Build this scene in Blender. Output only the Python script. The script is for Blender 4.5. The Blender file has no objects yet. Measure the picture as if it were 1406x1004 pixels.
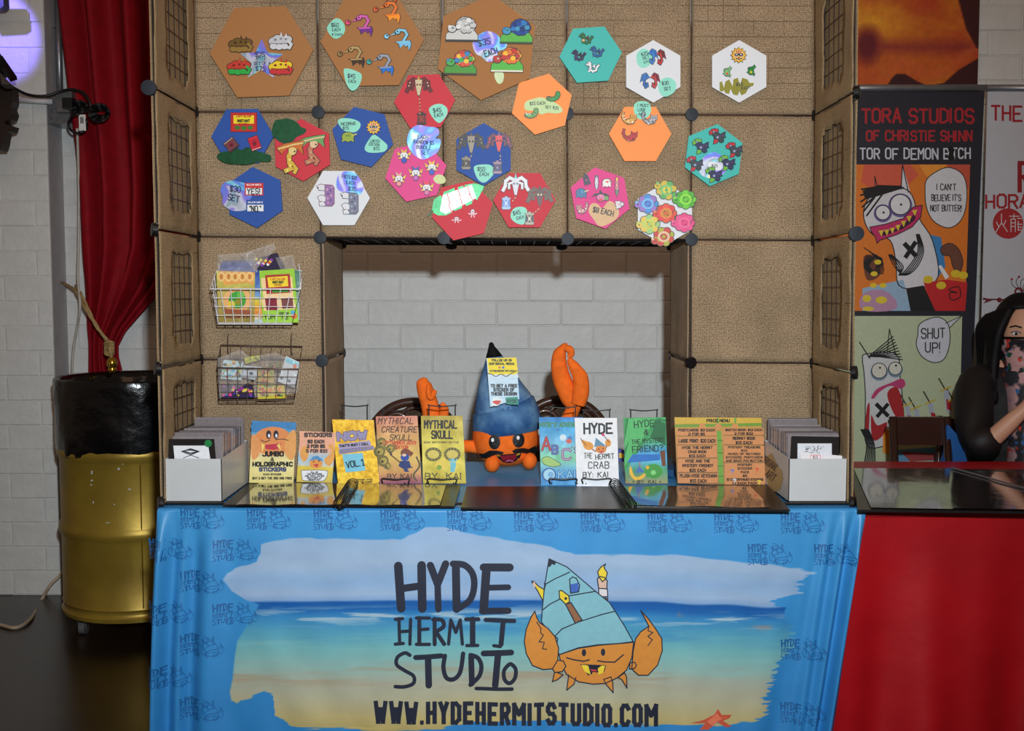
import bpy, math, random
import numpy as np
from mathutils import Vector, Matrix
from mathutils.geometry import tessellate_polygon
random.seed(7); RNG = np.random.default_rng(5)
S = bpy.context.scene; COL = S.collection
# ------------------------------------------------------------------ camera, world, lights, exposure
F, CX, CY, TH, HC = 1456.0, 703.0, 502.0, math.atan(102/1456), 1.31
cam_d = bpy.data.cameras.new('camera'); cam = bpy.data.objects.new('camera', cam_d); COL.objects.link(cam)
cam.location = (0, 0, HC); cam.rotation_euler = (math.pi/2 - TH, 0, 0)
cam_d.sensor_width = 36; cam_d.lens = 36*F/1406; cam_d.clip_start = .05
S.camera = cam
S.view_settings.view_transform = 'Standard'; S.view_settings.look = 'None'
S.view_settings.gamma = 1; S.view_settings.use_curve_mapping = False; S.view_settings.exposure = 0.0
wd = bpy.data.worlds.new('hall_glow'); S.world = wd; wd.use_nodes = True
wd.node_tree.nodes['Background'].inputs[0].default_value = (1.0, .72, .52, 1); wd.node_tree.nodes['Background'].inputs[1].default_value = .11
def light(name, kind, loc, aim, energy, color, **k):
    l = bpy.data.lights.new(name, kind); l.energy = energy; l.color = color
    for a, b in k.items(): setattr(l, a, b)
    o = bpy.data.objects.new(name, l); COL.objects.link(o); o.location = loc
    o.rotation_euler = (Vector(aim)-Vector(loc)).to_track_quat('-Z', 'Y').to_euler(); return o
light('camera_flash', 'SPOT', (.10, -.05, 1.62), (-.02, 3.2, 1.20), 368, (.90, .985, 1.035), spot_size=math.radians(82), spot_blend=1.0, shadow_soft_size=.035)
light('hall_lamp', 'AREA', (0.3, 1.2, 3.6), (0, 3.6, 1.0), 16, (1, .55, .3), shape='RECTANGLE', size=3, size_y=1.2)
light('purple_stage_lamp', 'SPOT', (-2.25, 3.75, 2.75), (-2.14, 4.5, 2.38), 70, (.22, .17, 1), spot_size=math.radians(24), spot_blend=.35, shadow_soft_size=.02)
# ------------------------------------------------------------------ pixel helpers (photo frame 1406x1004)
CT, ST = math.cos(TH), math.sin(TH)
def ray(px, py):
    u, v = (px-CX)/F, (CY-py)/F
    return Vector((u, CT + v*ST, -ST + v*CT))
def W(px, py, Y):
    d = ray(px, py); t = Y/d.y; return Vector((d.x*t, Y, HC + d.z*t))
def WF(px, py, z=0.0):
    d = ray(px, py); t = (z-HC)/d.z; return Vector((d.x*t, d.y*t, z))
def PX(p):
    x, y, z = p[0], p[1], p[2]-HC; fw = y*CT - z*ST; up = y*ST + z*CT
    return CX + F*x/fw, CY - F*up/fw
def plane_map(P0, N):
    P0 = Vector(P0); N = Vector(N).normalized(); C0 = Vector((0, 0, HC))
    k = (P0-C0).dot(N)
    def f(px, py, off=0.0):
        d = ray(px, py); return C0 + d*(k/d.dot(N)) + N*off
    return f
def flat(Y): return plane_map((0, Y, 1), (0, -1, 0))
# ------------------------------------------------------------------ colour and materials
def l1(c): c = c/255.0; return c/12.92 if c <= .04045 else ((c+.055)/1.055)**2.4
def lin(c): return (l1(c[0]), l1(c[1]), l1(c[2]), 1.0)
def linA(a):
    a = np.clip(a, 0, 255)/255.0; return np.where(a <= .04045, a/12.92, ((a+.055)/1.055)**2.4)
MATS = {}
def mat(name, c=None, rough=.6, metal=0.0, ns=30, na=.08, bump=0.0, bs=None, spec=.5, coat=0.0, alpha=1.0, trans=0.0, sheen=0.0, c2=None, thr=None, dist=.002, coords='Object'):
    if name in MATS: return MATS[name]
    m = bpy.data.materials.new(name); m.use_nodes = True; nt = m.node_tree; N = nt.nodes; L = nt.links
    b = N['Principled BSDF']; b.inputs['Roughness'].default_value = rough; b.inputs['Metallic'].default_value = metal
    b.inputs['Specular IOR Level'].default_value = spec; b.inputs['Coat Weight'].default_value = coat; b.inputs['Coat Roughness'].default_value = .06
    b.inputs['Alpha'].default_value = alpha; b.inputs['Transmission Weight'].default_value = trans; b.inputs['Sheen Weight'].default_value = sheen
    tc = N.new('ShaderNodeTexCoord'); nz = N.new('ShaderNodeTexNoise'); nz.inputs['Scale'].default_value = ns; nz.inputs['Detail'].default_value = 4
    L.new(tc.outputs[coords], nz.inputs['Vector'])
    if c is None:
        at = N.new('ShaderNodeAttribute'); at.attribute_name = 'Col'; src = at.outputs['Color']
    else:
        rg = N.new('ShaderNodeRGB'); rg.outputs[0].default_value = lin(c); src = rg.outputs[0]
    mx = N.new('ShaderNodeMix'); mx.data_type = 'RGBA'
    if c2 is not None:
        mx.blend_type = 'MIX'; mx.inputs['B'].default_value = lin(c2)
        rp = N.new('ShaderNodeValToRGB'); t = thr or (.4, .6); rp.color_ramp.elements[0].position = t[0]; rp.color_ramp.elements[1].position = t[1]
        L.new(nz.outputs['Fac'], rp.inputs['Fac']); L.new(rp.outputs['Color'], mx.inputs['Factor']); L.new(src, mx.inputs['A'])
    else:
        mx.blend_type = 'MULTIPLY'; mx.inputs['Factor'].default_value = 1
        mr = N.new('ShaderNodeMapRange'); mr.inputs['From Min'].default_value = .3; mr.inputs['From Max'].default_value = .7
        mr.inputs['To Min'].default_value = 1-na; mr.inputs['To Max'].default_value = 1+na
        L.new(nz.outputs['Fac'], mr.inputs['Value']); L.new(src, mx.inputs['A']); L.new(mr.outputs['Result'], mx.inputs['B'])
    L.new(mx.outputs['Result'], b.inputs['Base Color'])
    if bump:
        nb = N.new('ShaderNodeTexNoise'); nb.inputs['Scale'].default_value = bs or ns; nb.inputs['Detail'].default_value = 5; L.new(tc.outputs[coords], nb.inputs['Vector'])
        bp = N.new('ShaderNodeBump'); bp.inputs['Strength'].default_value = bump; bp.inputs['Distance'].default_value = dist
        L.new(nb.outputs['Fac'], bp.inputs['Height']); L.new(bp.outputs['Normal'], b.inputs['Normal'])
    MATS[name] = m; return m
def burlap(name, base, dark, rough=.9, period=.0032):
    m = bpy.data.materials.new(name); m.use_nodes = True; nt = m.node_tree; N = nt.nodes; L = nt.links; b = N['Principled BSDF']
    b.inputs['Roughness'].default_value = rough; b.inputs['Specular IOR Level'].default_value = .15
    tc = N.new('ShaderNodeTexCoord'); sp = N.new('ShaderNodeSeparateXYZ'); L.new(tc.outputs['Object'], sp.inputs[0])
    ad = N.new('ShaderNodeMath'); ad.operation = 'ADD'; L.new(sp.outputs[0], ad.inputs[0]); L.new(sp.outputs[1], ad.inputs[1])
    cb = N.new('ShaderNodeCombineXYZ'); L.new(ad.outputs[0], cb.inputs[0]); L.new(sp.outputs[2], cb.inputs[1])
    ws = []
    for d in 'XY':
        w = N.new('ShaderNodeTexWave'); w.bands_direction = d; w.inputs['Scale'].default_value = 2*math.pi/(20*period)
        w.inputs['Distortion'].default_value = 1.6; w.inputs['Detail'].default_value = 2; w.inputs['Detail Scale'].default_value = .6; L.new(cb.outputs[0], w.inputs['Vector']); ws.append(w)
    mu = N.new('ShaderNodeMath'); mu.operation = 'MULTIPLY'; L.new(ws[0].outputs['Fac'], mu.inputs[0]); L.new(ws[1].outputs['Fac'], mu.inputs[1])
    n1 = N.new('ShaderNodeTexNoise'); n1.inputs['Scale'].default_value = 220; n1.inputs['Detail'].default_value = 3; L.new(cb.outputs[0], n1.inputs['Vector'])
    n2 = N.new('ShaderNodeTexNoise'); n2.inputs['Scale'].default_value = 7; n2.inputs['Detail'].default_value = 4; L.new(cb.outputs[0], n2.inputs['Vector'])
    a1 = N.new('ShaderNodeMath'); a1.operation = 'MULTIPLY_ADD'; a1.inputs[1].default_value = .75; L.new(mu.outputs[0], a1.inputs[0])
    a0 = N.new('ShaderNodeMath'); a0.operation = 'MULTIPLY_ADD'; a0.inputs[1].default_value = 1.5; a0.inputs[2].default_value = -.5; L.new(n1.outputs['Fac'], a0.inputs[0]); L.new(a0.outputs[0], a1.inputs[2])
    mx = N.new('ShaderNodeMix'); mx.data_type = 'RGBA'; mx.inputs['A'].default_value = lin(dark); mx.inputs['B'].default_value = lin(base); L.new(a1.outputs[0], mx.inputs['Factor'])
    mr = N.new('ShaderNodeMapRange'); mr.inputs['From Min'].default_value = .3; mr.inputs['From Max'].default_value = .7; mr.inputs['To Min'].default_value = .82; mr.inputs['To Max'].default_value = 1.12; L.new(n2.outputs['Fac'], mr.inputs['Value'])
    m2 = N.new('ShaderNodeMix'); m2.data_type = 'RGBA'; m2.blend_type = 'MULTIPLY'; m2.inputs['Factor'].default_value = 1; L.new(mx.outputs['Result'], m2.inputs['A']); L.new(mr.outputs['Result'], m2.inputs['B'])
    L.new(m2.outputs['Result'], b.inputs['Base Color'])
    bp = N.new('ShaderNodeBump'); bp.inputs['Strength'].default_value = .6; bp.inputs['Distance'].default_value = .0015; L.new(a1.outputs[0], bp.inputs['Height'])
    b2 = N.new('ShaderNodeBump'); b2.inputs['Strength'].default_value = .5; b2.inputs['Distance'].default_value = .02; L.new(n2.outputs['Fac'], b2.inputs['Height']); L.new(bp.outputs['Normal'], b2.inputs['Normal'])
    L.new(b2.outputs['Normal'], b.inputs['Normal']); return m
INK = mat('printed_ink', None, rough=.55, na=.05, ns=60)
GLOSS = mat('glossy_print', None, rough=.5, na=.06, ns=80, spec=.35)
ENAMEL = mat('hard_enamel', None, rough=.42, na=.12, ns=400, spec=.35)
FOIL = mat('rainbow_foil', None, rough=.42, metal=.35, na=.25, ns=60)
def holo():
    m = mat('holographic_foil', (200, 204, 226), rough=.4, metal=.25); N = m.node_tree.nodes; L = m.node_tree.links; b = N['Principled BSDF']
    tc = N.new('ShaderNodeTexCoord'); nz = N.new('ShaderNodeTexNoise'); nz.inputs['Scale'].default_value = 14; nz.inputs['Detail'].default_value = 1.5; nz.inputs['Distortion'].default_value = .8; L.new(tc.outputs['Object'], nz.inputs['Vector'])
    rp = N.new('ShaderNodeValToRGB'); e = rp.color_ramp.elements; e[0].position = .30; e[0].color = lin((214, 216, 226)); e[1].position = .74; e[1].color = lin((236, 214, 160))  # ramp paints the foil's view-dependent rainbow reflections as fixed colours
    for p, c in ((.38, (120, 200, 226)), (.45, (92, 130, 226)), (.51, (140, 120, 220)), (.56, (200, 204, 220)), (.62, (150, 160, 176)), (.68, (120, 206, 220))): q = e.new(p); q.color = lin(c)
    L.new(nz.outputs['Fac'], rp.inputs['Fac']); L.new(rp.outputs['Color'], b.inputs['Base Color']); return m
HOLO = holo()
MATTE = mat('matte_card', None, rough=.8, na=.03, ns=40)
# ------------------------------------------------------------------ mesh builder
BASES = {}
def world_base(o):
    v = Vector((0, 0, 0))
    while o is not None: v += Vector(BASES.get(o.name, (0, 0, 0))); o = o.parent
    return v
def tag(o, label=None, cat=None, group=None, kind=None):
    if label: o['label'] = label
    if cat: o['category'] = cat
    if group: o['group'] = group
    if kind: o['kind'] = kind
    return o
def root(name, loc, label=None, cat=None, group=None, kind=None):
    o = bpy.data.objects.new(name, None); COL.objects.link(o); o.location = loc; o.empty_display_size = .05
    BASES[o.name] = Vector(loc); return tag(o, label, cat, group, kind)
class M:
    def __init__(s, mp=None): s.v = []; s.f = []; s.c = []; s.mp = mp
    def add(s, vs, fs, col=(128, 128, 128)):
        n = len(s.v); s.v.extend([tuple(v) for v in vs]); s.f.extend([tuple(i+n for i in f) for f in fs])
        l = lin(col); s.c.extend([l]*len(fs)); return s
    def box(s, x0, x1, y0, y1, z0, z1, col=(128,)*3):
        vs = [(x, y, z) for x in (x0, x1) for y in (y0, y1) for z in (z0, z1)]
        return s.add(vs, [(0, 1, 3, 2), (4, 6, 7, 5), (0, 4, 5, 1), (2, 3, 7, 6), (0, 2, 6, 4), (1, 5, 7, 3)], col)
    def hexa(s, q0, q1, col=(128,)*3):      # two quads (lists of 4 points) joined
        return s.add(list(q0)+list(q1), [(3, 2, 1, 0), (4, 5, 6, 7), (0, 1, 5, 4), (1, 2, 6, 5), (2, 3, 7, 6), (3, 0, 4, 7)], col)
    def tube(s, pts, r, n=6, col=(128,)*3, closed=False, flat=1.0):
        pts = [Vector(p) for p in pts]; K = len(pts); rr = r if isinstance(r, (list, tuple)) else [r]*K
        up = None; vs = []
        for i, p in enumerate(pts):
            a = pts[(i-1) % K] if (closed or i) else p; b = pts[(i+1) % K] if (closed or i < K-1) else p
            t = (b-a)
            if t.length < 1e-9: t = Vector((0, 0, 1))
            t.normalize()
            if up is None: up = Vector((0, -1, 0)) if abs(t.y) < .9 else Vector((0, 0, 1))
            sx = t.cross(up)
            if sx.length < 1e-4: sx = t.cross(Vector((1, .1, 0)))
            sx.normalize(); up = sx.cross(t).normalized()
            for k in range(n):
                a_ = 2*math.pi*(k+.5)/n; vs.append(p + sx*(math.cos(a_)*rr[i]) + up*(math.sin(a_)*rr[i]*flat))
        fs = []
        for i in range(K if closed else K-1):
            j = (i+1) % K
            for k in range(n): fs.append((i*n+k, i*n+(k+1) % n, j*n+(k+1) % n, j*n+k))
        if not closed: fs += [tuple(range(n-1, -1, -1)), tuple((K-1)*n+k for k in range(n))]
        return s.add(vs, fs, col)
    def loft(s, rings, col=(128,)*3, cap=True):      # rings: list of lists of points, same count
        n = len(rings[0]); vs = [p for r in rings for p in r]; fs = []
        for i in range(len(rings)-1):
            for k in range(n): fs.append((i*n+k, i*n+(k+1) % n, (i+1)*n+(k+1) % n, (i+1)*n+k))
        if cap: fs += [tuple(range(n-1, -1, -1)), tuple((len(rings)-1)*n+k for k in range(n))]
        return s.add(vs, fs, col)
    def lathe(s, cx, cy, prof, n=32, col=(128,)*3, cap=True, wob=None):
        rings = []
        for r, z in prof:
            rings.append([(cx+r*math.cos(a)*(1+(wob(a, z) if wob else 0)), cy+r*math.sin(a)*(1+(wob(a, z) if wob else 0)), z) for a in [2*math.pi*k/n for k in range(n)]])
        return s.loft(rings, col, cap)
    def disc(s, c, ax, r, t, n=18, col=(128,)*3, dome=0.0):      # short cylinder, axis ax
        c = Vector(c); ax = Vector(ax).normalized(); u = ax.orthogonal().normalized(); w = ax.cross(u)
        prof = [(r, -t/2), (r, t/2), (r*.85, t/2+dome)] if dome else [(r, -t/2), (r, t/2)]
        return s.loft([[c+ax*h+u*(q*math.cos(2*math.pi*k/n))+w*(q*math.sin(2*math.pi*k/n)) for k in range(n)] for q, h in prof], col)
    def ball(s, c, r, col=(128,)*3, n=12, m=8, fn=None):      # r: (rx,ry,rz)
        r = (r,)*3 if not isinstance(r, (tuple, list)) else r; c = Vector(c); rings = []
        for i in range(m+1):
            ph = -math.pi/2 + math.pi*i/m; q = max(math.cos(ph), .02); ring = []
            for k in range(n):
                a = 2*math.pi*k/n; p = Vector((r[0]*q*math.cos(a), r[1]*q*math.sin(a), r[2]*math.sin(ph)))
                if fn: p = fn(p)
                ring.append(c+p)
            rings.append(ring)
        return s.loft(rings, col)
    def grid(s, nx, ny, fn, colfn=None, col=(128,)*3):      # fn(u,v) arrays -> (n,3)
        u, v = np.meshgrid(np.linspace(0, 1, nx+1), np.linspace(0, 1, ny+1)); P = fn(u.ravel(), v.ravel())
        n = len(s.v); s.v.extend(map(tuple, P.tolist()))
        for j in range(ny):
            for i in range(nx):
                a = n+j*(nx+1)+i; s.f.append((a, a+1, a+nx+2, a+nx+1))
        if colfn:
            uc, vc = np.meshgrid((np.arange(nx)+.5)/nx, (np.arange(ny)+.5)/ny); C = linA(colfn(uc.ravel(), vc.ravel()))
            s.c.extend([(a, b, c, 1.0) for a, b, c in C.tolist()])
        else: s.c.extend([lin(col)]*(nx*ny))
        return s
    # ---- flat drawing in photo pixels through self.mp(px, py, offset)
    def poly(s, pts, col, L=0, sub=0):
        t = tessellate_polygon([[Vector((p[0], -p[1], 0)) for p in pts]]); s.k = (getattr(s, 'k', 0)+1) % 9; o = .0002+.00022*L+s.k*.00002
        if not sub:
            return s.add([s.mp(p[0], p[1], o) for p in pts], [tuple(f) for f in t], col)
        tri = [[Vector((pts[i][0], pts[i][1])) for i in f] for f in t]; st = tri; out = []
        while st:
            a, b, c = st.pop(); e = [(b-a).length, (c-b).length, (a-c).length]; k = max(range(3), key=lambda i: e[i])
            if e[k] > sub:
                P = [a, b, c]; p, q, r_ = P[k], P[(k+1) % 3], P[(k+2) % 3]; m_ = (p+q)/2; st += [[p, m_, r_], [m_, q, r_]]
            else: out.append((a, b, c))
        for T in out: s.add([s.mp(p.x, p.y, o) for p in T], [(0, 1, 2)], col)
        return s
    def prism(s, pts, col, t0, t1):      # solid piece between offsets t0 and t1
        n = len(pts); t = tessellate_polygon([[Vector((p[0], -p[1], 0)) for p in pts]])
        vs = [s.mp(p[0], p[1], t1) for p in pts]+[s.mp(p[0], p[1], t0) for p in pts]
        return s.add(vs, [tuple(f) for f in t]+[tuple(i+n for i in f) for f in t]+[(i, (i+1) % n, n+(i+1) % n, n+i) for i in range(n)], col)
    def stroke(s, pts, w, col, L=0, closed=False, thick=None, cap=.42):
        P = [Vector((p[0], p[1])) for p in pts]
        if closed: P.append(P[0])
        if len(P) == 1: P.append(P[0]+Vector((.01, 0)))
        mx_ = getattr(s, 'seg', 0)
        if mx_:
            Q = [P[0]]
            for a, b in zip(P[:-1], P[1:]):
                n_ = max(1, int((b-a).length/mx_)); Q += [a.lerp(b, i/n_) for i in range(1, n_+1)]
            P = Q
        for a, b in zip(P[:-1], P[1:]):
            s.k = (getattr(s, 'k', 0)+1) % 9; o = .0002+.00022*L+s.k*.00002
            d = b-a; l = d.length
            d = d/l if l > 1e-6 else Vector((1, 0)); nn = Vector((-d.y, d.x))*w/2; e = d*w*cap
            q = [a-e-nn, a-e+nn, b+e+nn, b+e-nn]
            if thick: s.prism([(p.x, p.y) for p in q], col, thick[0], thick[1]+s.k*.00002)
            else: s.add([s.mp(p.x, p.y, o) for p in q], [(0, 1, 2, 3)], col)
        return s
    def circ(s, x, y, r, col, L=0, n=14, ry=None, thick=None, rot=0):
        ry = ry or r; c_, s_ = math.cos(rot), math.sin(rot); pts = []
        for k in range(n):
            a = 2*math.pi*k/n; ex, ey = r*math.cos(a), ry*math.sin(a); pts.append((x+ex*c_-ey*s_, y+ex*s_+ey*c_))
        if thick: return s.prism(pts, col, thick[0], thick[1])
        s.k = (getattr(s, 'k', 0)+1) % 9; o = .0002+.00022*L+s.k*.00002; return s.add([s.mp(p[0], p[1], o) for p in pts], [tuple(range(n))], col)
    def text(s, t, x, y, h, w=None, th=None, col=(20, 20, 20), L=1, slant=0, jit=0, rot=0, align='l', serif=False, up=True):
        # x,y: top-left (or centre-top / right) in pixels; h: cap height; w: total width; rot in degrees
        if up: t = t.upper()
        th = th or h*.16; cells = []; cur = 0.0
        for ch in t:
            if ch == ' ': cur += 3.4; continue
            g = GLY.get(ch)
            if g is None: cur += 3; continue
            wd = max([int(p[i]) for p in g for i in range(0, len(p), 2)]+[1]); cells.append((cur, g)); cur += wd+1.7
        tot = max(cur-1.7, 1); sc = h/6; sx = (w/tot) if w else sc*.8
        W_ = tot*sx; ox = {'l': 0, 'c': -W_/2, 'r': -W_}[align]; cr, sr = math.cos(math.radians(rot)), math.sin(math.radians(rot))
        for cx0, g in cells:
            jy = random.uniform(-jit, jit)*h; js = 1+random.uniform(-jit, jit)
            for p in g:
                pts = []
                for i in range(0, len(p), 2):
                    gx = (cx0+int(p[i])*js)*sx + ox + slant*int(p[i+1])*sc; gy = (6-int(p[i+1]))*sc*js + jy
                    pts.append((x+gx*cr-gy*sr, y+gx*sr+gy*cr))
                s.stroke(pts, th, col, L)
                if serif:
                    for e in [q for q, gy_ in ((pts[0], p[1]), (pts[-1], p[-1])) if gy_ in '06']: s.stroke([(e[0]-h*.12, e[1]), (e[0]+h*.12, e[1])], th*.8, col, L)
        return s
    def build(s, name, m, parent=None, smooth=False, label=None, cat=None, group=None, kind=None, origin=None, auto=None):
        me = bpy.data.meshes.new(name); V = np.array(s.v, dtype=np.float64).reshape(-1, 3)
        if parent is None:
            base = Vector(origin) if origin is not None else Vector(((V[:, 0].min()+V[:, 0].max())/2, (V[:, 1].min()+V[:, 1].max())/2, V[:, 2].min()))
        else: base = world_base(parent)
        me.from_pydata((V-np.array(base)).tolist(), [], s.f); 
        at = me.color_attributes.new('Col', 'FLOAT_COLOR', 'CORNER')
        ln = [len(f) for f in s.f]; C = np.repeat(np.array(s.c, dtype=np.float32).reshape(-1, 4), ln, axis=0)
        at.data.foreach_set('color', C.ravel())
        if smooth: me.shade_smooth()
        if auto:
            me.shade_smooth(); me.set_sharp_from_angle(angle=math.radians(auto))
        if isinstance(m, (list, tuple)):
            for q in m: me.materials.append(q)
        else: me.materials.append(m)
        o = bpy.data.objects.new(name, me); COL.objects.link(o)
        if parent is None: o.location = base; BASES[o.name] = base
        else: o.parent = parent; BASES[o.name] = Vector((0, 0, 0))
        return tag(o, label, cat, group, kind)
GLY = {'A': ['002640', '1232'], 'B': ['0006363545443303', '3342413000'], 'C': ['4536160501103041'], 'D': ['00062645412000'], 'E': ['46060040', '0333'],
 'F': ['460600', '0333'], 'G': ['4536160501103041432 3'.replace(' ', '')], 'H': ['0006', '4046', '0343'], 'I': ['0006'], 'J': ['4641301001'],
 'K': ['0006', '4603', '1440'], 'L': ['060040'], 'M': ['0006234640'], 'N': ['00064046'], 'O': ['100105163645413010'], 'P': ['00063645443303'],
 'Q': ['100105163645413010', '2240'], 'R': ['00063645443303', '2340'], 'S': ['4536160504133342413010 01'.replace(' ', '')], 'T': ['0646', '2620'],
 'U': ['060110304146'], 'V': ['062046'], 'W': ['0610243046'], 'X': ['0640', '0046'], 'Y': ['062346', '2320'], 'Z': ['06460040'],
 '0': ['100105163645413010'], '1': ['052620', '1030'], '2': ['051636454301'+'0040'], '3': ['05163645443323', '33424130100 1'.replace(' ', '')], '4': ['30360242'],
 '5': ['46060433424130100 1'.replace(' ', '')], '6': ['3616050110304142330 3'.replace(' ', '')], '7': ['064610'], '8': ['13040516364544331302011030414233'],
 '9': ['43130405163645413010'], '$': ['453616050413334241301001', '2026'], '!': ['0602', '0000'], '.': ['0000'], ':': ['0404', '0101'], ',': ['1100'],
 "'": ['0605'], '&': ['4014152635340201102042'], '?': ['0516364544 2322'.replace(' ', ''), '2020'], '-': ['0333'], '"': ['0605', '1615'], '/': ['0046'],
 'a': ['0434', '0434403001023233'], 'i': ['0004', '0606'], 'y': ['0420', '4410'], '(': ['1604020 0'.replace(' ', '')], ')': ['0614120 0'.replace(' ', '')]}
# value noise on arrays
_T = RNG.random((256, 256))
def vn(x, y):
    xi = np.floor(x).astype(int); yi = np.floor(y).astype(int); fx = x-xi; fy = y-yi; fx = fx*fx*(3-2*fx); fy = fy*fy*(3-2*fy)
    a = _T[xi % 256, yi % 256]; b = _T[(xi+1) % 256, yi % 256]; c = _T[xi % 256, (yi+1) % 256]; d = _T[(xi+1) % 256, (yi+1) % 256]
    return (a*(1-fx)+b*fx)*(1-fy)+(c*(1-fx)+d*fx)*fy
def fbm(x, y, o=4):
    r = 0; a = .5
    for i in range(o): r = r+a*vn(x*2**i+17*i, y*2**i+31*i); a *= .5
    return r
def mixc(a, b, t): t = np.clip(t, 0, 1)[:, None]; return np.array(a, float)*(1-t)+np.array(b, float)*t
def ramp(v, stops):
    out = np.zeros((len(v), 3)); xs = [s_[0] for s_ in stops]
    for k in range(3): out[:, k] = np.interp(v, xs, [s_[1][k] for s_ in stops])
    return out
# ------------------------------------------------------------------ the hall: walls, floor
YW, YL, XL = 4.64, 4.50, -1.95
white = mat('white_painted_brick', (222, 222, 219), rough=.55, ns=9, na=.06, bump=.7, bs=28, dist=.006)
white2 = mat('white_painted_mortar', (216, 216, 213), rough=.7, ns=20, na=.08, bump=.6, bs=80, dist=.004)
floor = M().box(-6, 6, -3, 4.9, -.1, 0).build('floor', mat('polished_brown_concrete', (46, 30, 18), rough=.28, ns=3, c2=(30, 20, 13), thr=(.35, .7), bump=.15, bs=25, spec=.6), kind='structure')
BH, BW = .1055, .282
def brick_mesh(w, h, name):
    q = .0035; d = .0035
    b = M(); f = [(-w/2+q, -d, -h/2+q), (w/2-q, -d, -h/2+q), (w/2-q, -d, h/2-q), (-w/2+q, -d, h/2-q)]; r = [(-w/2, 0, -h/2), (w/2, 0, -h/2), (w/2, 0, h/2), (-w/2, 0, h/2)]
    b.hexa([Vector(p) for p in r], [Vector(p) for p in f]); n0 = len(b.v)
    me = bpy.data.meshes.new(name); me.from_pydata([tuple(v) for v in b.v], [], b.f); me.materials.append(white); return me
def brickwall(name, x0, x1, y, vis, zt=2.95, off=0.0):
    w = M().box(x0, x1, y+.004, y+.10, 0, zt).build(name, white2, kind='structure', origin=((x0+x1)/2, y, 0)); base = world_base(w)
    full = brick_mesh(BW-.0045, BH-.0045, 'brick'); half = {}; rest = M(); row = 0; z = BH/2
    while z < zt-.02:
        x = x0 - (BW/2 if row % 2 else 0) + off
        while x < x1:
            a, b_ = max(x, x0), min(x+BW, x1); w_ = b_-a
            if w_ > .03:
                cx_ = (a+b_)/2; px, py = PX((cx_, y, z)); jy = random.uniform(-.002, .0015)
                if vis(px, py):
                    if abs(w_-BW) < 1e-6: me = full
                    else:
                        k = round(w_, 3)
                        if k not in half: half[k] = brick_mesh(w_-.0045, BH-.0045, 'brick')
                        me = half[k]
                    o = bpy.data.objects.new('brick', me); COL.objects.link(o); o.parent = w
                    o.location = Vector((cx_, y+.004+jy, z))-base; o.rotation_euler = (random.uniform(-.012, .012), random.uniform(-.008, .008), random.uniform(-.006, .006))
                else: rest.box(a+.004, b_-.004, y-.006, y+.006, z-BH/2+.004, z+BH/2-.004)
            x += BW
        z += BH; row += 1
    rest.build('brick', white, w, kind='stuff'); return w
brickwall('wall_back', XL, 3.4, YW, lambda px, py: -20 < py < 870 and (440 < px < 955 and 320 < py < 600 or px < 240 or 1180 < px < 1440 and py < 640), off=.05)
brickwall('wall_left', -3.4, XL, YL, lambda px, py: -20 < py < 850 and px > -45, off=.12)
M().box(XL+.0005, XL+.004, YL+.004, YW+.01, 0, 2.95).build('trim_1', mat('pilaster_return_shade', (176, 172, 174), rough=.7, bump=.6, bs=40, ns=12, dist=.004), kind='structure')  # side face of the pilaster, its shade put into a darker grey
# ------------------------------------------------------------------ the wire-grid and burlap display
G = .3645; FY, AY, BY, TZ = 2.80, 3.16, 3.53, .742
def gx(i, z): return -.932 + i*(.3646 + (1.835-z)/1.095*.0045*.6)
def gp(i, j, Y):
    z = TZ + j*G - .0022*i*(1 if j else 0); return Vector((gx(i, z), Y, z))
burl = burlap('burlap_weave', (202, 174, 140), (96, 78, 58)); burl2 = burlap('brown_burlap', (214, 190, 158), (146, 122, 98)); burl3 = burlap('wing_burlap', (202, 172, 132), (112, 90, 62))
wirem = mat('black_coated_wire', (34, 28, 30), rough=.4, spec=.5, na=.1)
rodm = mat('dark_wire_rim', (62, 46, 40), rough=.7, spec=.2); gridm = mat('wire_under_burlap', (112, 92, 72), rough=.8, spec=.1)
plast = mat('black_plastic', (36, 42, 50), rough=.55, na=.12, ns=60, spec=.3); plast2 = mat('deep_black_plastic', (16, 16, 18), rough=.35, ns=60)
rig = root('wire_grid_display', (-.018, 3.16, TZ), 'tall burlap-covered wire grid display arching over the blue table, with two side wings', 'display stand')
def quadpt(c, u, v): return (c[0]*(1-u)+c[1]*u)*(1-v)+(c[3]*(1-u)+c[2]*u)*v
def cloth_panel(name, c, n, m, off=0.0, hole=None, lump=.0):      # c: four corners (bl, br, tr, tl)
    N = (c[1]-c[0]).cross(c[3]-c[0]).normalized(); K = 20; b = M(); sd = random.random()*50; ins = .003/ (c[1]-c[0]).length
    def P(u, v): 
        w = lump*(float(fbm(np.array([u*3+sd]), np.array([v*3+sd]), 3)[0])-.45)
        return quadpt(c, ins+(1-2*ins)*u, ins+(1-2*ins)*v)+N*(off+w)
    jit = {}
    vs = []
    for j in range(K+1):
        for i in range(K+1):
            uu, vv = i/K, j/K
            if hole and 0 < i < K and 0 < j < K: uu += random.uniform(-.012, .012); vv += random.uniform(-.016, .016)
            vs.append(P(uu, vv))
    fs = []
    for j in range(K):
        for i in range(K):
            if hole:
                a, b_, c_, d = hole; uu, vv = (i+.5)/K, (j+.5)/K; rr = abs((uu-(a+b_)/2)/((b_-a)/2))**7+abs((vv-(c_+d)/2)/((d-c_)/2))**7
                if rr < 1: continue
            k = j*(K+1)+i; fs.append((k, k+1, k+K+2, k+K+1))
    b.add(vs, fs); o = b.build(name, m, rig, smooth=True)
    s_ = o.modifiers.new('thickness', 'SOLIDIFY'); s_.thickness = .0015; return o
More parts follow.
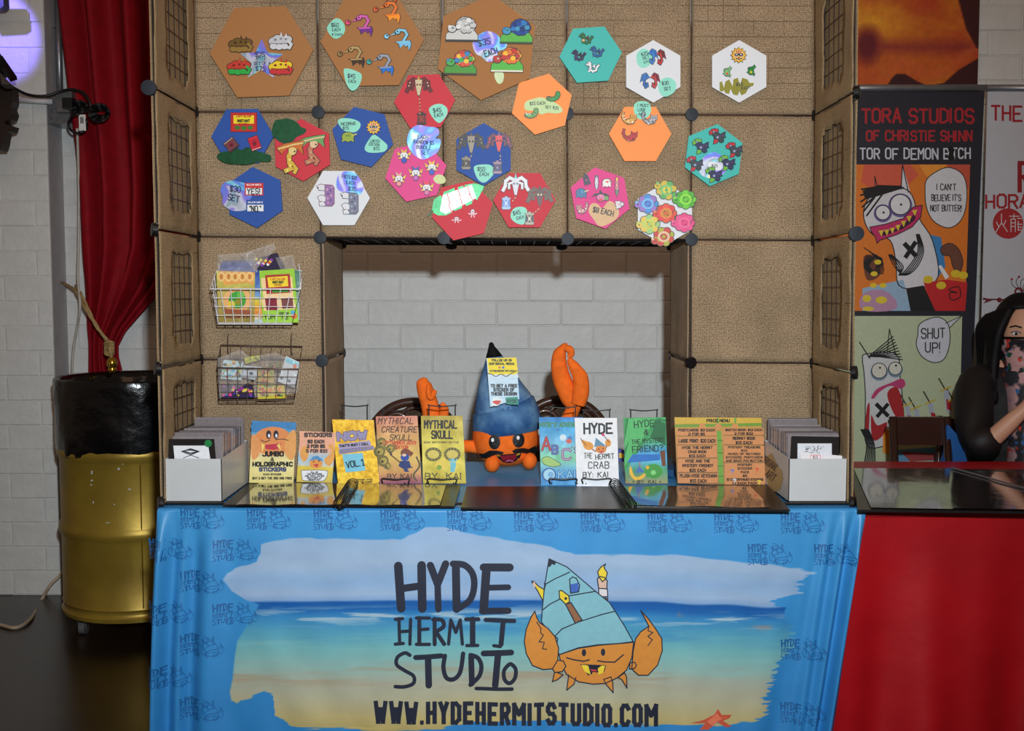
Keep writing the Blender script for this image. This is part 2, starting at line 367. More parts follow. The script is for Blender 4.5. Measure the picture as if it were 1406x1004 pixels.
def wire_panel(c, off=0.0, nc=8, r=.0012, m=None, parent=None, name='wire_panel'):
    N = (c[1]-c[0]).cross(c[3]-c[0]).normalized(); b = M()
    for k in range(nc+1):
        t = k/nc; rr = r*2 if k in (0, nc) else r; e = .012
        t = e+(1-2*e)*t
        b.tube([quadpt(c, t, e)+N*off, quadpt(c, t, 1-e)+N*off], rr, 4); b.tube([quadpt(c, e, t)+N*(off+r), quadpt(c, 1-e, t)+N*(off+r)], rr, 4)
    return b.build(name, m or wirem, parent or rig)
def corners(i, j, Y): return [gp(i, j, Y), gp(i+1, j, Y), gp(i+1, j+1, Y), gp(i, j+1, Y)]
for j in range(4):
    for i in range(5):
        if j < 2 and 1 <= i <= 3: continue
        c = corners(i, j, AY)
        wire_panel(c, off=-.0014 if j == 3 else -.006, m=gridm)
        cloth_panel('burlap_panel', c, 0, burl, off=0.0, lump=.004 if j == 3 else .007)
# rims between the panels (dark rods seen in the seams)
for i in range(6):
    for j in range(4):
        if j < 2 and i in (2, 3): continue
        M().tube([gp(i, j, AY-.001), gp(i, j+1, AY-.001)], .0014, 5).build('seam_rod', rodm, rig)
for j in range(5):
    for i in range(5):
        if j < 2 and 1 <= i <= 3 and j != 2: continue
        M().tube([gp(i, j, AY-.0005), gp(i+1, j, AY-.0005)], .0014 if j != 2 or i in (0, 4) else .003, 5).build('seam_rod', rodm, rig)
# wings: from the front plane F back to A
for side, i in ((-1, 0), (1, 5)):
    for j in range(4):
        A = [gp(i, j, FY), gp(i, j, AY), gp(i, j+1, AY), gp(i, j+1, FY)]
        if side > 0: A = [A[1], A[0], A[3], A[2]]
        # normal points inward (towards the middle) for both
        N = (A[1]-A[0]).cross(A[3]-A[0]).normalized(); sg = 1 if N.x*side < 0 else -1
        cloth_panel('burlap_panel', A, 0, burl3, off=-.006*sg, lump=.004)
        wire_panel(A, off=.001*sg)
        h = (.28, .80, .16, .86) if side < 0 else (.24, .74, .14, .84)
        cloth_panel('burlap_panel', A, 0, burl3, off=.005*sg, hole=h, lump=.008)
# inner sides of the opening, A back to B, and the shelf overhead
for side, i in ((-1, 1), (1, 4)):
    for j in range(2):
        A = [gp(i, j, AY), gp(i, j, BY), gp(i, j+1, BY), gp(i, j+1, AY)]
        N = (A[1]-A[0]).cross(A[3]-A[0]).normalized(); sg = 1 if N.x*side < 0 else -1; cloth_panel('burlap_panel', A, 0, burl2, off=.006*sg, lump=.004); wire_panel(A, off=0)
for i in (1, 2, 3):
    A = [gp(i, 2, AY), gp(i+1, 2, AY), gp(i+1, 2, BY), gp(i, 2, BY)]
    wire_panel(A, off=.0, nc=8, r=.0016, name='shelf_panel')
b = M()
for i in range(1, 5):
    b.tube([gp(i, 2, AY), gp(i, 2, BY)], .003, 6)
for Y in (AY, BY): b.tube([gp(1, 2, Y)-Vector((0, 0, .002)), gp(4, 2, Y)-Vector((0, 0, .002))], .0045, 6)
b.build('shelf_rim', plast2, rig)
# black rods and wire panels lying on the table under the wings
b = M()
b.tube([gp(0, 0, FY)+Vector((0, -.01, .004)), gp(5, 0, FY)+Vector((0, -.01, .004))], .0035, 6)
b.build('base_rod', plast2, rig)
for i in (0, 4):
    wire_panel([gp(i, 0, FY)+Vector((0, 0, .002)), gp(i+1, 0, FY)+Vector((0, 0, .002)), gp(i+1, 0, AY)+Vector((0, 0, .002)), gp(i, 0, AY)+Vector((0, 0, .002))], name='base_panel', nc=8)
def connector(p, ax, m, r=.0185):
    b = M(); ax = Vector(ax).normalized(); p = Vector(p)
    b.disc(p, ax, r, .010, 20, dome=.0004)
    u = ax.orthogonal().normalized()
    for k in range(8):
        d = Matrix.Rotation(k*math.pi/4, 3, ax) @ u; b.tube([p-ax*.006+d*r*.3, p-ax*.006+d*r*.97], .004, 5)
    b.build('connector', m, rig, auto=35)
for (i, j, Y) in [(1, 3, AY), (2, 3, AY), (3, 3, AY), (4, 3, AY), (1, 2, AY), (2, 2, AY), (3, 2, AY), (4, 2, AY), (1, 1, AY)]: connector(gp(i, j, Y)+Vector((0, -.011, 0)), (0, -1, 0), plast)
connector(gp(4, 1, AY)+Vector((0, -.008, 0)), (.5, -1, 0), plast2, .017)
for j in (1, 2, 3):
    connector(gp(0, j, AY)+Vector((.002, -.008, 0)), (1, -.35, 0), plast2, .0165); connector(gp(5, j, AY)+Vector((-.002, -.008, 0)), (-1, -.35, 0), plast2, .0165)
connector(gp(0, 3, FY)+Vector((-.008, -.012, 0)), (0, -1, 0), plast, .0195); connector(gp(5, 2, FY)+Vector((.004, -.012, 0)), (0, -1, 0), plast, .0195)
for i, j in ((0, 2), (0, 1), (0, 0), (5, 3), (5, 1), (5, 0), (0, 4), (5, 4)):
    connector(gp(i, j, FY)+Vector((-.006 if i == 0 else .006, -.006, .004 if j == 0 else 0)), (-.9 if i == 0 else .9, -.5, .1), plast2, .018)
for i in (1, 2, 3, 4): connector(gp(i, 2, BY)+Vector((0, 0, -.006)), (0, -.5, -1), plast2, .0185)
for i in (1, 4): connector(gp(i, 1, BY), (1, -.3, 0), plast2, .017)
def spline2(pts, closed=True, n=4):
    P = [Vector((p[0], p[1], 0)) for p in pts]; K = len(P); out = []
    for i in range(K if closed else K-1):
        p0, p1, p2, p3 = (P[(i-1) % K], P[i], P[(i+1) % K], P[(i+2) % K]) if closed else (P[max(i-1, 0)], P[i], P[i+1], P[min(i+2, K-1)])
        for k in range(n):
            t = k/n; q = .5*((2*p1)+(-p0+p2)*t+(2*p0-5*p1+4*p2-p3)*t*t+(-p0+3*p1-3*p2+p3)*t**3); out.append((q.x, q.y))
    if not closed: out.append((P[-1].x, P[-1].y))
    return out
# ------------------------------------------------------------------ blue printed tablecloth
CYF = 2.765; cmap0 = flat(CYF)
def cedge(z):      # left and right edge of the front drape at height z
    t = (TZ-z)/.70; return -.936-.030*t, .936-.085*t
def csurf(X, Z):
    X = np.asarray(X, float); Z = np.asarray(Z, float); t = np.clip((TZ-Z)/.70, 0, 1); xl = -.936-.030*t; xr = .936-.085*t
    a = X-xl; b = xr-X; k = np.clip(t*5, 0, 1)
    d = .024*np.sin(a*95+1.2*np.sin(t*2.2))*np.exp(-(a/.085)**2)*k + .016*np.sin(a*48+.6)*np.exp(-((a-.1)/.09)**2)*k
    d += .022*np.sin(b*150-1.5*t)*np.exp(-(b/.075)**2)*k + .012*np.sin(b*38+.5-2*t)*np.exp(-((b-.13)/.1)**2)*t
    d += .0030*np.sin(X*23+2*t)*t + .0025*np.sin(X*61-Z*9)*t*t + .004*(fbm(X*6+9, Z*4+3, 3)-.5)*t + .003*np.sin((X+Z*.6)*40)*np.exp(-((X+.55)/.15)**2)*t
    d += .0016*(fbm(X*22+3+Z*14, Z*9-X*5+40, 3)-.5)*t
    return CYF - .006*t - d
def cmap(px, py, off=0.0):
    p = cmap0(px, py); return Vector((p.x, float(csurf(p.x, p.z))-off-.0008, p.z))
topB = [(350,757),(356,748),(380,742),(430,739),(480,740),(550,741),(568,733),(585,724),(610,724),(650,734),(700,742),(742,748),(790,762),(850,762),(930,762),(985,768),(1060,776),(1118,785)]
lowS = [(308,795),(316,785),(350,775),(360,771)]      # left tip of the sky brush mark
def region(px, py):
    """signed field of the painted strip: >0 inside"""
    tb = np.interp(px, [306, 312, 330, 352, 358]+[p[0] for p in topB], [796, 786, 777, 772, 760]+[p[1] for p in topB])
    tb = tb + 3*(vn(px*.05, py*.2)-.5)
    # left edge as a function of py
    le = np.interp(py, [755, 775, 795, 812, 824, 830, 842, 858, 880, 905, 930, 950, 962, 975, 990, 1004], [356, 322, 306, 318, 338, 356, 350, 340, 326, 322, 320, 316, 318, 320, 322, 330])
    le = np.where(False & (py > 948) & (py < 985) & (px < 372) , np.where(py > 958+0*px, 372+(vn(px*.3, py*.5)-.5)*6, le), le)
    re = np.interp(py, [780, 800, 815, 822, 835, 860, 880, 905, 925, 950, 975, 1004], [1125, 1100, 1095, 1060, 1075, 1085, 1090, 1078, 1062, 1055, 1050, 1030])
    re = re + 16*(vn(px*.02+5, py*.35)-.5) + 10*(vn(px*.05, py*.9+9)-.5)
    bt = np.interp(px, [316, 325, 345, 363, 375, 378, 400, 420, 480, 530, 600, 640, 720, 800, 900, 1000, 1060], [962, 966, 957, 949, 954, 982, 996, 998, 1001, 1003, 1002, 991, 987, 992, 995, 994, 985]) + 5*(vn(px*.06, py*.5)-.5)
    bt = np.where(px > 560, bt, bt)
    return np.minimum(np.minimum(py-tb, bt-py), np.minimum((px-le)*.6, (re-px)*.5))
def paint(px, py):
    base = mixc((66, 150, 208), (50, 134, 200), (py-700)/300); base = mixc(base, (44, 124, 194), (fbm(px*.02, py*.02)-.45)*.6)
    yy = py + 4*(vn(px*.02, py*.03)-.5) + np.interp(px, [330, 560, 700, 900, 1000, 1110], [0, 2, 3, 0, -4, -6])
    c = ramp(yy, [(735, (158, 190, 226)), (775, (170, 196, 226)), (800, (152, 188, 228)), (818, (166, 194, 228)), (826, (140, 176, 222)), (829, (24, 96, 176)), (838, (30, 106, 184)), (848, (60, 146, 206)), (872, (96, 176, 204)), (892, (128, 196, 200)), (918, (160, 198, 190)), (936, (186, 190, 170)), (960, (196, 192, 160)), (985, (206, 190, 132)), (1004, (198, 178, 112))])
    sky = (yy < 826); n = fbm(px*.012+3, py*.10, 4)
    c = np.where(sky[:, None], c+14*(fbm(px*.015, py*.06)-.45)[:, None], c)
    wv = fbm(px*.014+(py*.02), py*.16+7, 4); m1 = np.clip((wv-.52)*9, 0, 1)*np.clip(1-np.abs(yy-848)/16, 0, 1)
    c = mixc(c, (206, 220, 228), m1*.85)
    m2 = np.clip((fbm(px*.01+40, py*.13+3, 4)-.5)*6, 0, 1)*np.clip(1-np.abs(yy-866)/22, 0, 1); c = mixc(c, (70, 150, 204), m2*.8)
    m3 = np.clip((fbm(px*.008+80, py*.12+13, 4)-.5)*5, 0, 1)*np.clip(1-np.abs(yy-905)/45, 0, 1); c = mixc(c, (150, 206, 204), m3*.6)
    m4 = np.clip((fbm(px*.007+11, py*.11+53, 4)-.5)*5, 0, 1)*np.clip(1-np.abs(yy-928)/22, 0, 1); c = mixc(c, (182, 158, 128), m4*.75)
    m5 = np.clip((fbm(px*.006+61, py*.08+5, 4)-.52)*5, 0, 1)*np.clip((yy-950)/30, 0, 1); c = mixc(c, (222, 200, 120), m5*.6)
    m6 = np.clip((fbm(px*.02+6, py*.1+35, 3)-.6)*9, 0, 1)*np.clip(1-np.abs(yy-850)/14, 0, 1)*(px > 930); c = mixc(c, (206, 140, 110), m6*.7)
    c = c*.93
    r = region(px, py); return mixc(base, c, r/1.6+.5)
NX, NZ = 640, 330
def cl_pts(u, v):
    z = TZ-.004 - v*.715; t = (TZ-z)/.70; xl = -.936-.030*t; xr = .936-.085*t; x = xl+(xr-xl)*u
    y = csurf(x, z); r = np.clip(v/.012, 0, 1); y = y+(1-r)**2*.012
    return np.stack([x, y, z], 1)
def cl_col(u, v):
    P = cl_pts(u, v); y = P[:, 1]*0+CYF; z = P[:, 2]-HC; fw = y*CT-z*ST; up = y*ST+z*CT
    return paint(CX+F*P[:, 0]/fw, CY-F*up/fw)
satin = mat('stretch_satin', None, rough=.38, na=.05, ns=14, spec=.5, bump=.25, bs=9, dist=.006)
cloth = root('printed_tablecloth', (0, 3.14, TZ), 'blue stretch tablecloth printed with a beach painting and cartoon hermit crab', 'tablecloth')
M().grid(NX, NZ, cl_pts, cl_col).build('front_drape', satin, cloth, smooth=True)
b = M(); b.grid(40, 24, lambda u, v: np.stack([-.936+1.872*u, 2.772+.765*v, TZ-.004+.0012*np.sin(u*40)*np.sin(v*9)], 1), lambda u, v: np.tile(np.array([64, 150, 212.]), (len(u), 1)))
b.build('cloth_top', satin, cloth, smooth=True)
for sd in (-1, 1):
    def side_pts(u, v, sd=sd):
        t = v; y = 2.775+.76*u; xe = np.where(sd < 0, -.936-.030*t, .936-.085*t*(1-u)); x = xe + sd*.014*np.sin(u*46)*t*np.clip(u*8, 0, 1)*np.clip((1-u)*8, 0, 1); return np.stack([x, y, TZ-.004-v*.71], 1)
    M().grid(60, 24, side_pts, col=(60, 146, 210)).build('side_drape', satin, cloth, smooth=True)
# printed lettering and the crab emblem on the drape
IN = (26, 32, 52)
def logo_text(b, x, y, s, col, L=0, fine=1.0):
    """brush-lettered three-line wordmark; s=1 is the full size one"""
    T = lambda pts: [(x+(a-538)*s, y+(c-768)*s) for a, c in pts]
    big = s > .5
    def st(pts, w, curve=False):
        P = T(pts)
        if curve and big: P = spline2(P, False, 6)
        b.stroke(P, w*s*fine, col, L, cap=.05 if big else .3)
        if big:
            for p in P: b.circ(p[0], p[1], w*s*.5, col, L, n=10)
    H = 12
    st([(547,777),(551,835)], H); st([(579,776),(580,835)], H); st([(551,808),(579,804)], 10)
    st([(591,776),(601,802),(612,774)], 10); st([(601,802),(602,836)], 9)
    st([(626,776),(627,836)], 11); st([(622,774),(638,776),(649,788),(651,806),(645,824),(628,836)], 9, True)
    st([(668,780),(664,838)], 12); st([(664,779),(700,779)], 11); st([(666,807),(698,806)], 8); st([(662,839),(698,838)], 9)
    w = 4.6
    st([(543,850),(553,849)], w); st([(548,849),(549,883)], w); st([(543,884),(554,883)], w); st([(564,850),(563,884)], w); st([(549,867),(563,866)], w)
    st([(576,848),(576,882)], w+1); st([(572,848),(590,848)], w); st([(576,864),(588,863)], w); st([(572,884),(590,884)], w)
    st([(597,849),(597,884)], w+1); st([(595,850),(607,851),(609,860),(598,867)], w+1, True); st([(599,867),(610,884)], w+1)
    st([(616,884),(619,851),(626,868),(632,851),(635,884)], w); st([(640,850),(657,850)], w+1); st([(649,850),(649,884)], w+3); st([(641,886),(656,886)], w)
    st([(667,851),(706,852)], 6); st([(691,852),(688,884)], 7); st([(678,886),(687,887)], w)
    st([(563,899),(556,896),(546,902),(545,912),(556,920),(568,927),(568,937),(556,942),(543,942)], 5, True)
    st([(571,902),(606,900)], 7); st([(588,902),(589,940)], 9)
    st([(611,900),(609,916),(613,930),(623,932),(632,922),(636,897)], 6, True)
    st([(647,902),(648,938)], 8); st([(646,899),(656,903),(661,914),(658,928),(646,940)], 6, True)
    st([(664,897),(702,895)], 8); st([(684,896),(680,940)], 9); st([(654,945),(703,945)], 5)
    st([(698,912),(692,920),(693,932),(700,937),(707,930),(708,918),(702,911),(698,912)], 5.4, True)
def Z(p): return (500+p[0]/3.057, 680+p[1]/3.057)
def Zs(l): return [Z(p) for p in l]
def crab(b, tf, full=True, O=IN, cols=None, ow=1.5):
    """emblem: crab in a banded conical shell stuck with pens; tf maps zoom points to pixels"""
    sh, orn, yel, brn, red, blu, skn = cols or ((128,184,196), (214,138,52), (236,208,50), (146,98,66), (214,50,66), (60,100,186), (214,180,160))
    T = lambda l: [tf(p) for p in l]
    def pf(l, c, L, o=True, w=ow, closed=True):
        if full: b.poly(T(l), c, L, sub=9)
        if o: b.stroke(T(l), w, O, L+1, closed=closed)
    pf([(757,368),(762,372),(798,460),(772,470)], yel, 3); pf([(703,360),(712,360),(733,382),(757,395),(798,448),(765,470),(728,400)], yel, 3)
    if full: b.poly(T([(703,358),(716,362),(722,380),(712,388)]), skn, 5); b.poly(T([(702,357),(712,362),(706,372)]), O, 6)
    pf([(985,430),(1022,432),(1022,488),(985,494)], brn, 3); pf([(984,390),(1020,392),(1022,425),(984,425)], (220,214,216), 4); pf([(978,350),(990,340),(1008,345),(1020,358),(1018,392),(984,390)], skn, 4)
    pf([(1013,288),(1006,302),(1020,325),(1014,350),(1000,362),(984,340),(980,320),(994,300)], yel, 5)
    # shell bands, bottom up
    pf([(744,530),(748,470),(757,380),(776,266),(850,300),(968,400),(1030,450),(1088,540),(1128,612),(1060,620),(980,626),(900,638),(818,668),(800,600)], sh, 6)
    if full: b.poly(T([(776,264),(806,280),(800,292),(788,288),(780,300),(768,298)]), O, 8)
    for l in ([(764,370),(800,350),(862,322)], [(800,590),(830,560),(900,530),(1000,498),(1048,486)], [(748,480),(780,455),(840,425),(970,402)], [(762,372),(754,400)], [(800,590),(812,600),(806,640)]): b.stroke(T(l), ow, O, 8)
    pf([(818,400),(828,398),(858,420),(862,446),(845,456),(820,430)], yel, 9); pf([(845,456),(868,450),(914,522),(886,536)], brn, 9)
    if full: b.circ(*tf((846,432)), 2, O, 11)
    pf([(862,352),(874,342),(890,348),(904,376),(900,404),(866,410)], sh, 9)
    if full: b.poly(T([(862,374),(898,366),(902,402),(868,410)]), blu, 10)
    # head
    pf([(818,668),(900,640),(980,628),(1060,620),(1130,614),(1122,680),(1100,730),(1060,762),(1010,786),(960,790),(900,780),(850,750),(828,710)], orn, 9)
    for l in ([(800,738),(790,780),(812,772),(834,752)], [(858,752),(850,815),(880,790),(888,762)], [(1004,770),(1016,792),(1044,824),(1042,780),(1034,758)], [(1064,760),(1080,770),(1102,806),(1100,760),(1092,742)]): pf(l, orn, 8)
    pf([(812,690),(836,694),(846,716),(832,738),(800,742),(790,726)], orn, 10); pf([(1114,700),(1134,698),(1142,710),(1134,724),(1112,726)], orn, 10)
    # claws
    pf([(716,484),(700,510),(680,560),(672,610),(680,660),(706,710),(750,728),(790,726),(812,690),(816,640),(800,590),(770,555),(736,532),(724,510)], orn, 11)
    b.stroke(T([(724,530),(742,556),(740,574),(752,584),(734,612),(756,614),(748,640),(766,644)]), ow*.9, O, 13)
    pf([(1160,482),(1188,512),(1220,555),(1248,600),(1250,650),(1230,710),(1190,752),(1150,752),(1122,726),(1128,650),(1138,600),(1160,570),(1194,548),(1180,520)], orn, 11)
    b.stroke(T([(1194,548),(1190,566),(1210,574),(1190,590),(1208,604),(1190,628)]), ow*.9, O, 13)
    if full:
        b.circ(*tf((922,658)), 3, O, 13, ry=5); b.circ(*tf((1002,656)), 3, O, 13, ry=5)
        b.poly(T([(905,706),(1014,710),(1008,735),(990,748),(985,738),(975,742),(960,738),(955,748),(940,754)]), O, 11)
        b.poly(T([(944,712),(982,712),(978,736),(952,734)]), red, 13)
        b.poly(T([(910,708),(940,712),(950,750),(926,738)]), yel, 14); b.poly(T([(978,712),(1010,712),(1002,742),(984,750)]), yel, 14)
    b.stroke(T([(850,680),(880,688),(920,694),(944,688)]), ow*1.2, O, 13); b.stroke(T([(980,692),(1010,696),(1050,696),(1086,666)]), ow*1.2, O, 13)
b = M(cmap); b.seg = 7; logo_text(b, 538, 768, 1.0, IN, 1)
b.build('printed_wordmark', INK, cloth)
b = M(cmap); b.seg = 7; crab(b, Z); b.build('printed_crab_emblem', INK, cloth)
b = M(cmap); b.seg = 7
def web_line(b):
    x = 514.0; ws = {'.': 8, 'I': 8, 'M': 20, 'W': 20}
    t = 'WWW.HYDEHERMITSTUDIO.COM'; tot = sum(ws.get(c, 16) for c in t); k = (906-514)/tot
    for c in t:
        w = ws.get(c, 16)*k; y0 = 962+ (x-514)*.012; b.text(c, x+2.4, y0+2, 26, w=(w-8 if c not in '.I' else w), th=6.0, col=IN, L=2); x += w
web_line(b); b.build('printed_web_address', INK, cloth)
b = M(cmap)      # red starfish print
b.poly([(947,992),(965,988),(980,980),(985,972),(990,980),(1004,980),(1000,985),(992,988),(1004,996),(996,997),(984,990),(972,1001),(960,1001),(968,992)], (200, 84, 58), 1, sub=9); b.poly([(970,990),(984,978),(988,984),(998,983),(986,988),(978,996)], (226, 118, 84), 2)
b.build('printed_starfish', INK, cloth)
b = M(cmap); LC = (28, 96, 156); n = 0
small = lambda X, Y, s: (lambda p: (X+(p[0]-670)*s/3.057, Y+(p[1]-262)*s/3.057))
for r in range(7):
    for k in range(-1, 11):
        X, Y = 247+91.6*k+(46 if r % 2 else 0), 697+r*43.5+k*.7
        if not (200 < X < 1180 and Y < 975): continue
        zc = cmap0(X+16, Y+15); xl, xr = cedge(zc.z)
        if zc.x < xl+.004 or cmap0(X+54, Y+15).x > xr-.012: continue
        ar = region(np.array([X+2., X+20, X+48]), np.array([Y+24., Y+20, Y+24]))
        if ar.max() > 4: continue
        logo_text(b, X, Y, .165, LC, 0, 1.15); crab(b, small(X+30, Y-1, .165), False, LC, None, .55)
b.build('printed_pattern', INK, cloth, kind='stuff')
# ------------------------------------------------------------------ red curtain, rope, cables, conduit
red = mat('red_velour', (138, 3, 20), rough=.75, ns=25, na=.12, bump=.1, bs=200, spec=.25)
cy = [-130, -14, 60, 130, 200, 260, 340, 395, 430, 455, 475, 490, 510, 560, 640]
clx = [66, 77, 86, 94, 103, 109, 112, 115, 116, 116, 117, 117, 117, 116, 114]; crx = [262, 262, 262, 262, 262, 262, 256, 222, 190, 168, 158, 158, 163, 168, 172]
def cur(u, v):
    py = -130+770*v; a = np.interp(py, cy, clx); b_ = np.interp(py, cy, crx); w = (b_-a); px = a+w*u
    ph = u*2*np.pi*4.6+.6*np.sin(u*9); D = .040*np.sin(ph)*np.clip(w/150, .25, 1)+.012*np.sin(ph*1.7+1+v*2)
    D += .004*np.sin(u*40+v*8)*(w < 120)
    D -= .03*np.clip(1-w/150, 0, 1)
    out = np.zeros((len(u), 3))
    for i in range(len(u)):
        p = W(px[i], py[i], 4.50); out[i] = (p.x, 4.50-D[i]+.02, p.z)
    return out
cu = M().grid(150, 140, cur, col=(150, 10, 22)).build('velvet_curtain', red, smooth=True, label='dark red velvet curtain gathered by a rope, hanging beside the display', cat='curtain')
s_ = cu.modifiers.new('thickness', 'SOLIDIFY'); s_.thickness = .003
gold = mat('gold_rope', (168, 138, 88), rough=.55, ns=300, na=.4); goldm = mat('polished_gold', (206, 160, 60), rough=.22, metal=.9, ns=20)
tb = root('curtain_tieback', W(118, 440, 4.42), 'gold braided rope tieback pulling the red curtain toward the wall', 'tieback')
def twisted(b, pts, r, tw=9):
    P = [Vector(p) for p in pts]; Q = []
    for a, c in zip(P[:-1], P[1:]):
        k = max(2, int((c-a).length/.02))
        for i in range(k): Q.append(a.lerp(c, i/k))
    Q.append(P[-1])
    for s0 in (0, 1, 2):
        b.tube([q+Vector((math.cos(i*.9+s0*2.09), -.5+math.sin(i*.9+s0*2.09), math.sin(i*.9+s0*2.09)*.4))*r*.55 for i, q in enumerate(Q)], r*.62, 5)
b = M(); twisted(b, [W(86,388,4.6), W(104,398,4.47), W(118,424,4.39), W(135,452,4.37), W(150,470,4.38)], .007); b.build('rope', gold, tb, smooth=True)
b = M(); twisted(b, [W(104,392,4.5), W(112,404,4.40), W(128,438,4.385), W(146,468,4.385)], .0055); b.build('rope', gold, tb, smooth=True)
b = M()
for k in range(5): b.tube([W(150+6*math.cos(a*.7+k), 472+k*3.2+3*math.sin(a*.7+k), 4.36+.012*math.sin(a*.7)) for a in range(10)], .006, 5, closed=True)
b.tube([W(153,470,4.36), W(151,480,4.35), W(153,492,4.35)], .009, 6); b.build('knot', gold, tb, smooth=True)
b = M(); c = W(154, 500, 4.35)
b.lathe(c.x, c.y, [(.006, c.z+.028), (.016, c.z+.022), (.021, c.z+.01), (.021, c.z-.006), (.014, c.z-.014), (.017, c.z-.02), (.017, c.z-.03), (.010, c.z-.036)], 14); b.build('tassel_bead', goldm, tb, smooth=True)
b = M(); c = W(83, 388, 4.62); b.ball(c, .012); b.tube([c, c+Vector((0, .05, 0))], .005); b.build('wall_hook', goldm, tb, smooth=True)
steel = mat('galvanized_steel', (150, 152, 156), rough=.38, metal=.8, ns=60, na=.15); wpaint = mat('white_painted_pipe', (206, 206, 208), rough=.5)
cd = root('steel_conduit', W(78, 80, 4.58), 'vertical galvanized conduit pipe running down to the junction box', 'conduit')
M().tube([W(79, -14, 4.575), W(83, 160, 4.575)], .0135, 10).build('pipe', steel, cd, smooth=True); M().tube([W(77, -14, 4.60), W(80, 150, 4.60)], .007, 8).build('pipe', steel, cd, smooth=True)
b = M()
for y in (34, 128): p = W(80, y, 4.572); M().box(p.x-.03, p.x+.03, p.y+.002, p.y+.03, p.z-.009, p.z+.009).build('pipe_strap', steel, cd)
jb = root('junction_box', W(83, 150, 4.55), 'grey metal electrical junction box at the foot of the conduit', 'electrical box')
a, c = W(66, 130, 4.50), W(98, 170, 4.50); q = W(86, 132, 4.50)
M().box(a.x, c.x, 4.49, 4.63, c.z, a.z).build('box_body', steel, jb)
b = M()
for y in (140, 152, 162): p = W(71, y, 4.488); M().disc(p, (0, -1, 0), .007, .006, 10).build('knockout', mat('dull_zinc', (110, 112, 116), rough=.5, metal=.6), jb)
p = W(88, 142, 4.48); M().box(p.x-.02, p.x+.045, p.y-.03, p.y+.02, p.z-.04, p.z+.05).build('cover_plate', steel, jb)
b = M().tube([W(14, 137, 4.47), W(72, 140, 4.47)], .011, 10); b.build('white_conduit', wpaint, smooth=True, label='thin white painted conduit running level across the left wall', cat='conduit')
blk = mat('black_rubber', (16, 15, 17), rough=.45, ns=40)
ex = root('extension_cable', W(110, 150, 4.4), 'black extension cable coiled and hung in front of the red curtain', 'cable')
def spl(P, n=10):
    P = [Vector(p) for p in P]; out = []
    for i in range(len(P)-1):
        p0, p1, p2, p3 = P[max(i-1, 0)], P[i], P[i+1], P[min(i+2, len(P)-1)]
        for k in range(n):
            t = k/n; out.append(.5*((2*p1)+(-p0+p2)*t+(2*p0-5*p1+4*p2-p3)*t*t+(-p0+3*p1-3*p2+p3)*t**3))
    return out+[P[-1]]
M().tube(spl([W(-8,104,4.2), W(14,118,4.25), W(38,130,4.35), W(62,132,4.40), (W(82,126,4.42)), W(98,123,4.42), W(113,127,4.41), W(122,138,4.40), W(124,148,4.40), W(118,154,4.40)]), .0065, 8).build('cord', blk, ex, smooth=True)
for cx_, cy_, rx, ry, n, dr in ((108, 147, 12, 8, 4, 2), (136, 155, 14, 12, 5, 2.0), (107, 170, 13, 13, 1, 1)):
    for k in range(n):
        M().tube([W(cx_+(rx-dr*k*.8)*math.cos(t*math.pi/12)+k*.8, cy_+(ry-dr*k)*math.sin(t*math.pi/12), 4.38+.008*k+.01*math.sin(t)) for t in range(24)], .0055, 6, closed=True).build('cable_loop', blk, ex, smooth=True)
p = W(95, 142, 4.39); M().box(p.x-.02, p.x+.02, p.y-.02, p.y+.02, p.z-.02, p.z+.02).build('plug', blk, ex)
p = W(113, 166, 4.375); b = M(); b.box(p.x-.014, p.x+.014, p.y-.001, p.y+.001, p.z-.04, p.z+.025, (225, 225, 222)); b.box(p.x-.008, p.x+.006, p.y-.002, p.y-.001, p.z-.01, p.z+.015, (120, 122, 126)); b.build('paper_label', INK, ex)
M().tube(spl([W(106,176,4.42), W(108,250,4.50), W(108,330,4.52), W(107,380,4.45), W(110,420,4.40), W(106,450,4.45), W(101,480,4.48), W(99,520,4.5), W(99,600,4.55)]), .0055, 7).build('hanging_cable', mat('cream_cable', (196, 190, 180), rough=.5), smooth=True, label='pale cream cable hanging down the wall beside the curtain edge', cat='cable')
M().tube(spl([WF(-30,852,.008), WF(0,858,.008), WF(22,862,.008), WF(42,850,.008), W(55,828,4.42)+Vector((0, 0, 0)), W(68,805,4.44), W(80,793,4.46), W(88,785,4.5), W(96,800,4.5)]), .007, 7).build('floor_cable', mat('tan_cable', (186, 166, 140), rough=.5), smooth=True, label='tan cable lying on the floor and rising behind the gold barrel', cat='cable')
# ------------------------------------------------------------------ gold barrel with bin liner
bc = (-1.475, 4.15); barrel = root('gold_barrel', (bc[0], bc[1], 0), 'gold painted steel drum on casters used as a trash can', 'barrel')
gp_ = mat('gold_paint', (176, 146, 54), rough=.42, metal=.5, ns=6, c2=(140, 112, 42), thr=(.3, .75), bump=.12, bs=12, dist=.01)
R = .288
prof = [(.02, .085), (R-.02, .085), (R+.004, .078), (R+.006, .092), (R-.002, .10), (R-.003, .118), (R+.003, .124), (R, .13)]
for zc in (.405, .70): prof += [(R, zc-.03), (R+.004, zc-.02), (R+.009, zc-.006), (R+.009, zc+.006), (R+.004, zc+.02), (R, zc+.03)]
prof += [(R, .93), (R+.004, .955), (R+.007, .968), (R+.001, .972), (R-.008, .965), (R-.008, .5), (.02, .5)]
M().lathe(*bc, prof, 72, cap=False).build('drum_body', gp_, barrel, auto=50)
M().box(bc[0]+.10, bc[0]+.1035, bc[1]-R+.0155, bc[1]-R+.0195, .13, .67).build('weld_seam', mat('gold_seam', (130, 98, 34), rough=.4, metal=.6), barrel)
bag = mat('black_bin_liner', (8, 8, 10), rough=.22, ns=20, bump=.5, bs=14, dist=.012, spec=.6)
